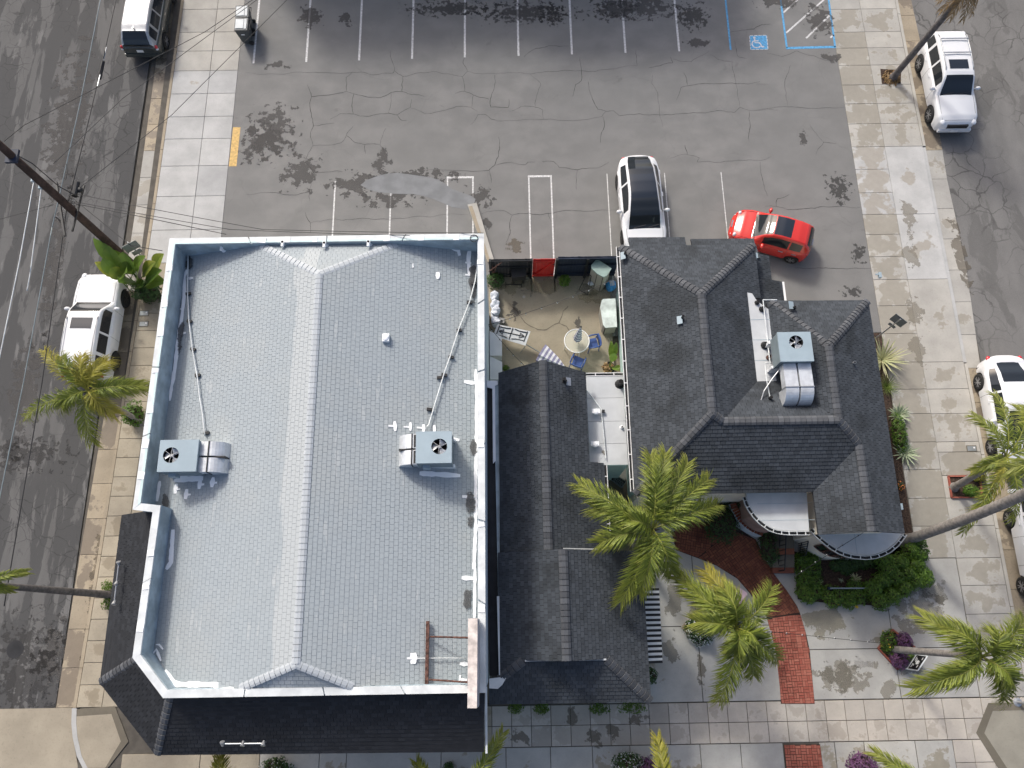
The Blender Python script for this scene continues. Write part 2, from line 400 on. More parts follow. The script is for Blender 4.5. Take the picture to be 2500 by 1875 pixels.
def grid(parent, cols, rows, z, mat, gap=.02, wet=lambda i, j: 0, skip=(), matf=None):
    for j in range(len(rows)-1):
        for i in range(len(cols)-1):
            if (i, j) in skip: continue
            y0, y1 = rows[j], rows[j+1]
            fx = lambda c, y: c(y) if callable(c) else c
            pts = [(fx(cols[i], y1), y1), (fx(cols[i+1], y1), y1), (fx(cols[i+1], y0), y0), (fx(cols[i], y0), y0)]
            slab(parent, pts, z, matf(i, j) if matf else mat, gap, wet=wet(i, j))
def table(pts):
    t = sorted((p[1], p[0]) for p in pts); return lambda y: lin(t, y)
def stain(parent, c, rx, ry, mat, z=.004, rot=0, name='stain'):
    mb = MB(); m = Matrix.Rotation(rot, 3, 'Z')
    mb.add([m @ Vector((i*rx, j*ry, 0)) for i, j in ((-1,-1),(1,-1),(1,1),(-1,1))], [(0,1,2,3)])
    o = mb.build(name, mat, parent); o.location = Vector((c[0], c[1], z))-woff(parent); return o
def ribbon(pts, w, z, jit=0, sub=1, taper=True):
    P = [Vector((p[0], p[1], z)) for p in pts]
    for k in range(sub):
        Q = []
        for a, b in zip(P, P[1:]):
            d = b-a; nn = Vector((-d.y, d.x, 0)); Q += [a, (a+b)/2+nn*random.uniform(-jit, jit)]
        P = Q+[P[-1]]
    vs = []; fs = []; n = len(P)
    for i, p in enumerate(P):
        d = (P[min(i+1, n-1)]-P[max(i-1, 0)]).normalized(); nn = Vector((-d.y, d.x, 0))
        k = w/2*(1 if not taper else (.45+.55*math.sin(math.pi*(i+.5)/n))*random.uniform(.6, 1.3))
        vs += [p+nn*k, p-nn*k]
        if i: fs.append((2*i-2, 2*i-1, 2*i+1, 2*i))
    return vs, fs

ground = sheet('ground', [(-300,-300),(300,-300),(300,300),(-300,300)], -.2, plain('bare_ground', (.22, .19, .14), .95, sc=.4))
gutL = table([(-16.786,29.491,-0.1),(-16.776,25.844,-0.1),(-16.795,18.329,-0.1),(-16.943,8.242,-0.1),(-17.162,1.983,-0.1),(-17.252,-3.115,-0.1)])
curbL = table([(-15.903,29.385,0),(-15.938,25.961,0),(-16.006,18.26,0),(-16.257,8.206,0),(-16.397,1.966,0),(-16.566,-3.115,0)])
gutR = table([(20.264,28.909,-0.1),(20.384,21.559,-0.1),(20.286,19.014,-0.1),(20.332,17.039,-0.1),(20.352,13.896,-0.1),(20.125,9.966,-0.1),(20.39,2.189,-0.1),(20.506,-0.622,-0.1)])
YS = -3.109
ws = sheet('west_street', [(gutL(60)-.02, 60), (gutL(YS)-.02, YS), (-90, YS), (-90, 60)], -.1, 'west_asphalt')
es = sheet('east_street', [(20.2, 60), (20.2, -30), (90, -30), (90, 60)], -.105, 'east_asphalt')
for (c, rx, ry, m) in (((-18.552,-1.942,0), 1.6, 2.6, 'stain_crack'), ((-17.574,-1.222,0), 1.0, 1.8, 'stain_dark'), ((-19.936,6.615,0), 2.2, .8, 'stain_crack'),
                       ((-17.607,11.767,0), 1.2, 3.5, 'stain_dark'), ((-20.07,15.274,0), .5, 4.5, 'stain_dark'), ((-20.577,22.422,0), 1.2, 5.0, 'stain_dark'), ((-20.362,9.247,0), .8, 3, 'stain_dark')):
    stain(ws, c, rx, ry, m, -.096)
cs = sheet('cross_street', [(-90, YS), (gutL(YS)+.6, YS), (-16.4, -4.3), (-16.1, -5.2), (-15.7, -5.9), (-15, -8), (-15, -30), (-90, -30)], -.094, 'conc_tan')
lot = sheet('parking_lot', [(-12.74, 60), (16.08, 60), (16.08, 11.4), (-12.74, 11.4)], 0, 'lot')

# --- west side: gutter, curb, sidewalk
wg = struct(sheet('west_gutter', [(gutL(45), 45), (curbL(45), 45), (curbL(YS), YS), (gutL(YS), YS)], -.128, 'joint'))
rows = [45, 40, 35, 30]+[lerp(28, YS, k/22) for k in range(23)]
grid(wg, [gutL, curbL], rows, -.092, 'conc_old', .015, wet=lambda i, j: random.choice((0, .4, .7, .2)), matf=lambda i, j: 'conc' if 9 <= j <= 13 else 'conc_old')
stain(wg, (-15.705,21.682,0), .35, 2.3, 'stain_brown', -.088); stain(wg, (-16.381,1.496,0), .3, 3.2, 'stain_brown', -.088); stain(wg, (-16.647,25.784,0), .4, 1.2, 'stain_brown', -.088)
wc = MB()
for a, b in zip(rows[:-1], rows[1:]):
    if a > 0: pass
    wc.prism([(curbL(a)+.004, a-.01), (curbL(a)+.13, a-.01), (curbL(b)+.13, b+.01), (curbL(b)+.004, b+.01)], -.13, .002)
struct(wc.build('west_curb', 'conc_old', world=True))
sw = struct(sheet('west_sidewalk', [(-16.2, 45), (-12.75, 45), (-12.75, 12.45), (-12, 11.4), (-11, 3), (-11, -3.1), (-16.3, -3.1)], -.035, 'joint'))
cm = table([(-14.06,29.356,0),(-14.112,18.23,0)]); inn = lambda y: curbL(y)+.135
rw = [44, 42, 40, 38, 36, 34, 32, 30]+[28.814, 27.451, 26.353, 25.225, 23.934, 22.668, 21.470, 20.035, 18.465, 16.770, 15.160]
grid(sw, [inn, cm, -12.745], rw, 0, 'conc_gray', .02, wet=lambda i, j: .12 if (i, j) == (0, 11) else 0, matf=lambda i, j: 'conc_gray' if j > 10 else 'conc')
yb = [lerp(rw[-1], -3.1, k/23) for k in range(24)]
grid(sw, [inn, lambda y: inn(y)+.95, lambda y: inn(y)+1.9, -11.2], yb, 0, 'conc_tan', .02, wet=lambda i, j: random.choice((0, 0, .1, .25)),
     matf=lambda i, j: 'conc_tan')
# --- east side
eg = struct(sheet('east_gutter', [(19.53, 45), (20.25, 45), (21.1, -12), (19.53, -12)], -.128, 'joint'))
er = [45, 40, 36, 33, 31]+[lerp(29.5, -10, k/26) for k in range(27)]
grid(eg, [19.535, lambda y: gutR(y)], er, -.092, 'conc_old', .015, wet=lambda i, j: random.choice((0, .2, .5)), matf=lambda i, j: 'conc' if 11 <= j <= 17 else 'conc_old')
stain(eg, (20.194,15.239,0), .3, 2.2, 'stain_brown', -.088, .1)
ec = MB()
for (a, b) in ((45, 38), (38, 32), (32, 28), (28, 24.5), (24.5, 20.55), (9.95, 6), (6, 3), (3, 0), (0, -3.2), (-3.2, -12)):
    ec.prism([(19.40, a-.01), (19.53, a-.01), (19.53, b+.01), (19.40, b+.01)], -.13, .002)
struct(ec.build('east_curb', 'conc', world=True))
ap = MB(); ap.prism([(19.385, 20.5), (19.531, 20.5), (19.531, 10), (19.385, 10)], -.13, -.03); struct(ap.build('driveway_lip', 'conc_gray', world=True))
se = struct(sheet('east_sidewalk', [(16.1, 45), (19.4, 45), (19.4, -3.1), (16.1, -3.1)], -.037, 'joint'))
V = [22, 78, 117, 159, 207, 253, 302, 358]
rl = [44, 41, 38, 35, 32]+[28.316, 26.959, 26.028, 25.040, 23.928, 22.879, 21.780, 20.548, 19.363, 18.155, 17.054, 16.050, 14.965,
      13.859, 12.620, 11.330, 10.034, 8.836, 7.768, 6.563, 5.417, 4.246, 3.131, 1.878]
rr = rl[:13]+[17.044, 13.851, 10.020, 8.823, 7.755, 6.552, 6.123, 5.154, 4.236, 3.121, 1.860, 0.808, -0.272, -1.793, -3.275]
grid(se, [16.09, 17.62], rl, 0, 'conc', .017, wet=lambda i, j: random.uniform(.55, .95) if j > 5 else .6, matf=lambda i, j: 'conc_gray' if 12 <= j <= 14 else 'conc')
grid(se, [17.62, 19.39], rr, 0, 'conc', .017, wet=lambda i, j: (random.uniform(.25, .8) if j > 15 else random.uniform(.1, .5)), matf=lambda i, j: 'conc_gray' if j in (12, 13) else 'conc', skip=((0, 20),))
slab(se, [(17.62, rr[21]), (18.25, rr[21]), (18.25, rr[20]), (17.62, rr[20])], 0, 'conc', wet=0)
for c in ((18.174,17.101,0), (17.921,15.075,0), (17.624,12.347,0), (17.524,10.657,0)): stain(se, c, .5, 1.0, 'stain_wet')
# --- plaza, tiles
pz = struct(sheet('plaza', [(-.8, 8), (17.62, 8), (17.62, -3.28), (-.8, -3.28)], -.03, 'joint'))
XA = 7.151; XB = 14.639; YA = -0.548; YB = -1.475
for pts, w in (([(3.5, YA), (XA, YA), (XA, -3.27), (3.5, -3.27)], .1), ([(3.5, 8), (XA, 8), (XA, YA), (3.5, YA)], .55), ([(XA, YA), (10.2, YA), (10.2, -3.27), (XA, -3.27)], .05),
               ([(XA, 8), (10.2, 8), (10.2, YA), (XA, YA)], .5), ([(10.2, YB), (XB, YB), (XB, -3.27), (10.2, -3.27)], .0), ([(10.2, 8), (XB, 8), (XB, YB), (10.2, YB)], .0),
               ([(XB, YB), (17.61, YB), (17.61, -3.27), (XB, -3.27)], .0), ([(XB, rl[-1]-.005), (17.61, rl[-1]-.005), (17.61, YB), (XB, YB)], .0)):
    slab(pz, pts, 0, 'conc_plaza', .03, wet=w)
for c, rx, ry, m in (((12.569,-2.431,0), .95, .75, 'stain_soft'), ((12.569,-2.431,0), 1.2, .9, 'stain_wet'), ((14.214,-2.894,0), .5, .5, 'stain_wet'), ((12.199,-0.491,0), 1.2, .8, 'stain_soft'), ((15.761,-0.09,0), 1.5, 1.3, 'stain_wet'),
                  ((16.515,0.59,0), .7, .8, 'stain_wet'), ((6.313,0.365,0), .45, 1.1, 'stain_wet'), ((7.178,0.198,0), .6, .5, 'stain_wet'), ((7.179,-2.054,0), .2, 1.0, 'stain_brown'), ((6.099,-1.446,0), .5, .6, 'stain_wet'),
                  ((13.41,-2.004,0), .8, .3, 'stain_wet'), ((14.973,-2.029,0), .8, .6, 'stain_wet'), ((14.169,-1.125,0), .5, .2, 'stain_soft')):
    stain(pz, c, rx, ry, m)
ss = struct(sheet('south_sidewalk', [(-16.3, -3.1), (20.2, -3.28), (20.2, -9), (-15, -9), (-15.7, -5.9), (-16.1, -5.2)], -.035, 'joint'))
xt = [-.81+.737*k for k in range(-16, 29)]
grid(ss, xt, [-3.29, -4.0, -4.72], 0, 'conc_tile', .022, wet=lambda i, j: random.choice((0, .3, .6, .8)) if 15 < i < 26 else random.choice((0, .1, .2)),
     matf=lambda i, j: 'conc_tile' if i > 15 else 'conc_tan')
xs = [-14.5, -11.6, -9.4, -7.2, -6.2, -3.6, -2.7, -.3, 1.35, 2.9, 4.3, 5.3, 6.9, 8.4, 9.98]
grid(ss, xs, [-4.73, -6.9, -9], 0, 'conc_plaza', .025, wet=lambda i, j: random.choice((0, .2, .5)), matf=lambda i, j: 'conc_tan' if i < 2 else 'conc_plaza')
grid(ss, [11.33, 11.9, 13.0, 14.9, 16.3], [-4.73, -6.9, -9], 0, 'conc_plaza', .03, wet=lambda i, j: .5)
grid(ss, [16.3+.73*k for k in range(6)], [-4.73, -5.5, -6.3, -9], 0, 'conc_tile', .02)
for c in ((2.979,-4.427,0), (3.749,-4.299,0), (0.236,-4.384,0), (2.244,-3.71,0), (4.69,-3.89,0)): stain(ss, c, .45, .4, 'stain_brown')
# kerb ramps
rp = MB()
rp.prism([(-16.422,-3.148,0),(-14.982,-3.065,0),(-14.321,-4.299,0),(-14.976,-5.185,0),(-15.555,-5.176,0),(-15.867,-5.171,0),(-16.147,-4.763,0),(-16.367,-4.102,0)], -.02, .005)
struct(rp.build('west_kerb_ramp', 'conc_band', world=True))
sheet('west_ramp_panel', [(-16.377,-3.401,0),(-15.074,-3.338,0),(-14.599,-4.295,0),(-15.065,-5.183,0),(-15.822,-5.171,0),(-16.125,-4.764,0),(-16.286,-4.103,0)], .009, 'conc_tan')
rp = MB(); rp.prism([(17.874,-3.475,0),(17.226,-4.505,0),(17.808,-5.7,0),(19.894,-6.7,0),(20.592,-3.476,0)], -.02, .005); struct(rp.build('east_kerb_ramp', 'conc_band', world=True))
sheet('east_ramp_panel', [(17.99,-3.752,0),(17.528,-4.51,0),(18.143,-5.705,0),(19.894,-6.7,0),(20.534,-3.741,0)], .009, concrete('ramp_concrete', (.30, .28, .23), (.2, .18, .14), .5))
ck = MB(); P0 = [(-16.563,-3.116,0),(-16.505,-3.642,0),(-16.394,-4.101,0),(-16.147,-4.763,0),(-15.867,-5.171,0),(-15.599,-5.502,0)]
for a, b in zip(P0, P0[1:]):
    ck.prism([(a[0]-.02, a[1]), (a[0]+.16, a[1]), (b[0]+.16, b[1]), (b[0]-.02, b[1])], -.13, .016)
struct(ck.build('corner_kerb', 'conc_gray', world=True))

# --- lot markings, cracks
def line(pts, w, mat, name='stall_line', closed=False):
    mb = MB(); mb.add(*ribbon(pts, w, .004, taper=False)); return mb.build(name, mat, lot, world=True)
for x in (-12.03, -9.5, -6.96, -4.41, -1.87, .72, 3.3, 5.89, 8.49): line([(x, 31.5), (x, 25.6+.03*(x+12)*.6)], .095, 'paint_w')
line([(11.025,30.462,0),(10.988,26.01,0)], .085, 'paint_b')
for x in (-7.78, -5.23): line([(x, 19.13), (x, 12.3)], .065, 'paint_w')
for a, b in ((-2.65, -1.49), (1.07, 2.09)):
    line([(a, 19.2), (a, 13.5)], .065, 'paint_w'); line([(b, 19.2), (b, 13.5)], .065, 'paint_w'); line([(a-.04, 19.24), (b+.04, 19.24)], .1, 'paint_w')
for x in (4.66, 7.3, 9.9): line([(x, 19.32), (x, 13.9)], .04, 'paint_w')
line([(13.748,30.024,0),(13.713,26.087,0)], .09, 'paint_b', 'aisle_line'); line([(16.129,29.986,0),(16.061,26.092,0)], .09, 'paint_b', 'aisle_line'); line([(13.665,26.073,0),(16.092,26.105,0)], .13, 'paint_b', 'aisle_line')
for p in ([(13.787,28.155,0),(14.993,29.339,0)], [(13.785,26.96,0),(16.173,29.174,0)], [(14.719,26.634,0),(16.023,27.94,0)], [(15.899,26.643,0),(16.086,26.81,0)]): line(p, .085, 'paint_w', 'hatch_line')
sheet('symbol_panel', [(11.978,26.818,0),(12.817,26.833,0),(12.793,26.017,0),(11.948,26.009,0)], .005, 'paint_b', parent=lot)
wcx = MB()
def wr(pts, w): wcx.add(*ribbon(pts, w, .009, taper=False))
q = [(11.978,26.818,0),(12.817,26.833,0),(12.793,26.017,0),(11.948,26.009,0)]
for a, b in zip(q, q[1:]+q[:1]):
    a, b = Vector(a), Vector(b)
    for k in range(4): wr([a.lerp(b, k/4+.02), a.lerp(b, k/4+.2)], .035)
cx, cy = 12.263, 26.346
wr([(cx+.21*math.cos(t*.1), cy-.02+.21*math.sin(t*.1)) for t in range(20, 58)], .055)
wr([(cx-.06, cy+.28), (cx-.05, cy+.06), (cx+.16, cy+.05), (cx+.27, cy-.2), (cx+.36, cy-.17)], .06); wr([(cx-.05, cy+.17), (cx+.13, cy+.16)], .05)
wcx.add([(cx-.06+.065*math.cos(t*.63), cy+.35+.065*math.sin(t*.63), .009) for t in range(10)], [tuple(range(10))])
wcx.build('wheelchair_symbol', 'paint_w', lot, world=True)
sheet('yellow_marking', [(-12.703,22.061,0),(-12.358,22.055,0),(-12.369,19.977,0),(-12.719,19.982,0)], .005, 'paint_y', parent=lot)
cr = MB()
CR = [[(-12.358,25.083,0),(-9.927,25.079,0),(-9.115,25.052,0),(-7.549,24.973,0),(-7.261,25.023,0),(-6.798,25.03,0),(-6.213,24.849,0),(-5.319,24.938,0),(-5.236,25.074,0),(-4.822,24.745,0),(-4.19,24.92,0),(-3.322,25.009,0),(-1.989,24.701,0),(-1.729,24.984,0),(-0.426,24.827,0),(0.391,24.882,0)],
 [(-7.261,25.023,0),(-7.538,24.733,0),(-7.491,23.952,0),(-9.123,23.675,0),(-9.19,23.341,0),(-9.102,22.808,0),(-8.947,22.08,0),(-9.066,21.69,0),(-8.914,21.008,0),(-9.203,20.212,0)], [(-7.491,23.952,0),(-7.153,23.812,0),(-6.747,23.705,0),(-5.882,23.57,0),(-5.375,23.851,0),(-4.86,23.911,0),(-4.569,23.771,0),(-3.763,23.604,0)],
 [(-4.822,24.745,0),(-4.86,23.911,0)], [(-7.153,23.812,0),(-7.188,23.31,0),(-7.117,22.71,0)], [(-5.374,23.818,0),(-5.456,22.684,0)], [(-8.172,22.43,0),(-7.732,22.72,0),(-7.162,22.698,0),(-6.361,22.553,0),(-5.457,22.717,0),(-5.055,22.612,0),(-4.832,22.774,0),(-4.438,23,0),(-4.391,23.466,0)],
 [(-5.055,22.612,0),(-4.821,22.311,0),(-4.594,22.307,0)], [(-4.38,22.966,0),(-3.634,22.655,0),(-3.294,22.716,0),(-2.27,23.032,0),(-1.585,22.988,0),(-1.243,22.75,0)], [(-1.989,24.701,0),(-1.872,23.864,0),(-1.47,23.655,0),(-1.528,22.987,0)], [(-1.872,23.864,0),(-2.331,23.756,0)], [(-1.47,23.655,0),(-0.726,23.409,0)],
 [(-1.586,22.03,0),(-1.244,22.585,0),(-0.903,22.579,0),(-0.62,22.311,0),(-0.337,22.208,0),(0.349,22.21,0)], [(-0.427,24.758,0),(-0.669,23.341,0),(-0.643,22.973,0),(0.184,22.927,0),(0.219,23.394,0)], [(-8.947,22.08,0),(-7.991,22.21,0)], [(-7.395,21.534,0),(-7.078,22.051,0)], [(-8.914,21.008,0),(-7.602,21.149,0),(-7.367,21.534,0),(-6.956,21.139,0),(-6.502,21.035,0),(-5.8,21.024,0),(-5.546,21.896,0)],
 [(-5.8,21.024,0),(-5.56,20.538,0)], [(-6.502,21.035,0),(-6.439,20.552,0)], [(-9.364,24.354,0),(-9.123,23.675,0)], [(-9.285,20.182,0),(-8.805,19.573,0),(-7.7,19.669,0),(-7.475,19.615,0)], [(-3.7,19.651,0),(-0.754,19.585,0),(-0.473,19.885,0),(-0.241,20.711,0),(-0.29,21.358,0)], [(-0.473,19.853,0),(0.315,19.999,0)], [(-0.754,19.585,0),(-0.648,18.943,0)],
 [(-11.825,18.528,0),(-10.287,18.547,0),(-9.511,18.448,0),(-8.941,18.576,0),(-8.887,19.073,0)], [(-8.941,18.576,0),(-8.889,18.149,0)], [(-5.472,26.22,0),(-5.236,25.074,0)], [(-1.846,25.815,0),(-1.962,25.47,0),(-1.729,24.984,0)],
 [(0.391,24.882,0),(1.258,24.787,0),(2.478,24.904,0),(3.726,24.933,0),(5.035,25.002,0),(6.409,25.166,0)], [(3.671,25.728,0),(3.726,24.933,0),(3.685,24.366,0),(3.405,24.153,0),(3.236,23.481,0)], [(1.257,24.766,0),(1.763,24.179,0),(1.451,23.174,0),(1.474,22.973,0)], [(0.358,22.758,0),(0.789,22.984,0),(1.558,22.906,0),(1.812,22.769,0),(1.827,22.272,0)],
 [(0.349,22.217,0),(1.826,22.253,0),(4.559,22.361,0),(4.801,22.655,0),(5.145,22.683,0),(5.385,22.395,0),(7.294,22.418,0),(8.324,22.481,0),(9.464,22.483,0),(10.161,22.624,0),(10.834,22.494,0),(11.118,22.769,0),(11.527,22.583,0),(12.904,22.594,0)], [(4.018,24.313,0),(4.153,23.466,0),(4.407,22.761,0),(4.801,22.655,0)], [(4.615,22.361,0),(4.68,21.932,0),(4.435,20.96,0)], [(7.101,24.64,0),(7.04,24.164,0),(7.294,23.652,0),(7.294,22.418,0),(7.39,21.758,0)],
 [(6.955,25.054,0),(7.484,25.149,0),(8.136,25.311,0),(8.045,25.659,0)], [(8.151,25.519,0),(9.013,25.353,0),(9.942,25.978,0)], [(6.409,25.166,0),(6.408,25.616,0),(6.408,26.103,0)], [(8.151,23.202,0),(8.437,23.938,0),(8.789,24.014,0),(9.606,24.123,0),(11.046,24.087,0),(11.62,24.058,0),(12.213,24.205,0)], [(8.616,24.753,0),(8.736,24.069,0)], [(9.982,25.768,0),(10.307,25.485,0),(10.993,25.336,0),(11.046,24.087,0),(11.118,22.769,0)],
 [(11.224,26.519,0),(11.311,25.608,0),(11.709,25.498,0)], [(11.524,22.55,0),(11.5,21.759,0),(11.357,20.915,0)], [(1.709,20.009,0),(2.239,20.001,0),(2.48,19.68,0),(3.309,19.541,0),(4.316,19.651,0),(4.776,19.929,0)], [(0.314,19.968,0),(0.925,19.85,0),(1.039,19.988,0),(1.374,19.983,0)], [(3.309,19.541,0),(3.241,18.508,0)], [(7.578,20.076,0),(8.378,20.287,0),(8.977,20.086,0),(8.847,19.865,0),(9.904,19.817,0),(10.641,19.932,0),(11.811,19.895,0),(12.281,20.098,0)],
 [(8.36,20.769,0),(8.434,20.286,0)], [(11.747,19.82,0),(11.764,18.936,0),(11.891,18.063,0)], [(5.193,28.11,0),(6.017,27.953,0),(6.599,27.765,0),(7.331,28.076,0),(8.46,28.059,0),(9.848,27.606,0)], [(0.988,25.77,0),(1.583,26.249,0),(2.232,26.393,0),(3.169,26.364,0)], [(11.038,27.031,0),(12.238,27.212,0),(12.618,27.455,0),(13.096,27.483,0)],
 [(-1.139,17.355,0),(-0.428,17.509,0),(-0.1,17.504,0),(0.279,17.272,0),(1.045,17.364,0),(1.48,17.272,0),(1.919,17.338,0),(2.798,17.476,0),(3.561,17.403,0),(4.11,17.456,0),(5.093,17.422,0)], [(0.279,17.272,0),(0.163,16.819,0),(0.184,16.398,0),(-0.012,15.923,0)], [(1.919,17.338,0),(2.042,16.911,0)],
 [(-8.796,17.021,0),(-8.231,17.133,0),(-7.691,17.215,0),(-6.927,17.161,0),(-6.494,17.227,0),(-5.185,17.158,0),(-4.098,17.28,0),(-3.008,17.324,0),(-1.698,17.334,0)], [(-9.074,17.571,0),(-9.004,17.327,0),(-8.796,17.021,0),(-8.768,16.539,0)],
 [(11.74,17.538,0),(12.286,17.511,0),(12.761,17.351,0),(13.589,17.399,0),(14.369,17.497,0),(15.352,17.463,0),(16.032,17.421,0)], [(12.234,17.542,0),(12.331,17.91,0),(12.905,18.117,0)], [(12.694,14.486,0),(13.329,14.43,0),(14.083,14.465,0),(15.037,14.391,0),(16.056,14.404,0)],
 [(11.935,22.576,0),(13.273,22.788,0),(13.669,22.749,0),(14.459,22.67,0),(15.15,22.705,0),(16.033,22.678,0)], [(13.772,25.085,0),(13.415,24.268,0),(13.366,22.853,0)], [(12.743,25.794,0),(13.42,25.575,0),(14.162,25.912,0),(14.945,25.621,0),(15.493,25.334,0),(16.007,25.257,0)], [(14.37,20.161,0),(14.821,20.829,0),(15.398,20.723,0)], [(14.821,20.829,0),(14.291,21.781,0)]]
for p in CR:
    cr.add(*ribbon(p, random.uniform(.013, .024), .004, .07, 3))
o = cr.build('cracks', 'crack', lot, world=True); o['kind'] = 'stuff'
for c, rx, ry, m in (((-10.843,21.715,0), 1.4, 1.9, 'stain_dark'), ((-9.379,19.632,0), 1.1, 1.2, 'stain_dark'), ((-11.28,21.174,0), 1.5, 1.3, 'stain_dark'), ((-5.726,20.003,0), .55, .95, 'stain_dark'), ((-6.814,18.955,0), 1.5, .8, 'stain_dark'), ((-3.828,19.332,0), 2.0, .5, 'stain_dark'),
                  ((-5.296,18.196,0), 2.0, .5, 'stain_dark'), ((-1.203,18.236,0), .8, .7, 'stain_dark'), ((-10.817,25.459,0), .7, .3, 'stain_dark'), ((-9.408,28.3,0), .7, .8, 'stain_dark'), ((-7.694,28.152,0), .4, .6, 'stain_dark'),
                  ((2.456,28.236,0), .9, .8, 'stain_crack'), ((5.493,28.556,0), 1.4, .9, 'stain_crack'), ((9.287,28.007,0), 1.0, 1.0, 'stain_crack'), ((9.358,26.439,0), .7, .4, 'stain_dark'), ((6.704,28.537,0), 2.5, .8, 'stain_dark'), ((13.605,28.798,0), 1.4, .5, 'stain_dark'),
                  ((15.487,27.666,0), .9, 1.1, 'stain_dark'), ((15.805,25.509,0), .6, .35, 'stain_dark'), ((13.875,21.041,0), .3, .55, 'stain_dark'), ((15.236,18.397,0), .7, .9, 'stain_crack'), ((0.339,15.752,0), .5, .5, 'stain_brown'), ((-0.84,16.886,0), .25, .4, 'stain_dark'),
                  ((15.611,15.111,0), .4, .6, 'stain_crack'), ((15.085,13.31,0), .6, .3, 'stain_crack'), ((1.05,28.38,0), 3.0, .8, 'stain_crack'), ((-2.576,28.682,0), 2.6, .6, 'stain_crack')):
    stain(lot, c, rx, ry, m, .004+random.uniform(0, .0012))
sheet('sealed_patch', [(-6.625,18.909,0),(-6.354,19.159,0),(-5.93,19.343,0),(-5.521,19.465,0),(-4.977,19.52,0),(-4.393,19.426,0),(-3.865,19.332,0),(-3.414,19.261,0),(-3.037,19.107,0),(-2.697,18.848,0),(-2.472,18.654,0),(-1.93,18.415,0),(-1.576,18.284,0),(-1.371,18.113,0),(-1.483,17.699,0),(-1.761,17.579,0),(-2.132,17.668,0),(-2.429,17.714,0),(-2.838,17.928,0),(-3.249,18.122,0),(-3.717,18.296,0),(-4.184,18.408,0),(-4.65,18.416,0),(-5.117,18.444,0),(-5.678,18.516,0),(-6.148,18.628,0)], .0068, plain('seal_coat', (.19, .195, .198), .85, var=.14, sc=1.6), parent=lot)

# --- courtyard floor
YF = 14.231
ct = sheet('courtyard', [(-.8, YF+.05), (4.5, YF+.05), (4.5, 8.0), (-.8, 8.0)], .004, 'court'); ct['wet'] = 0.
for c, rx, ry, m in (((0.287,12.62,0), .5, .5, 'stain_dark'), ((3.021,12.007,0), .25, .35, 'stain_dark'), ((3.879,13.331,0), 1.1, .7, 'stain_soft'), ((1.114,13.763,0), 2.2, .6, 'stain_soft'), ((3.619,13.529,0), .9, .4, 'stain_wet')): stain(ct, c, rx, ry, m, .008)
cr = MB()
for p in ([(0.521,12.424,0),(0.733,12.11,0),(1.305,11.753,0),(1.667,11.747,0),(2.219,12.048,0),(2.42,12.589,0),(2.647,12.821,0)], [(2.219,12.048,0),(2.54,11.888,0),(2.71,11.577,0)], [(0.057,13.019,0),(0.521,12.424,0)]): cr.add(*ribbon(p, .05, .008, .05, 2))
cr.build('crack_sealant', 'conc_band', ct, world=True)
mb = MB(); mb.lathe([(.07, .0), (.07, .012), (.05, .015)], 12, (0.727, 13.284, .006)); mb.build('floor_drain', 'shedg', ct, world=True)

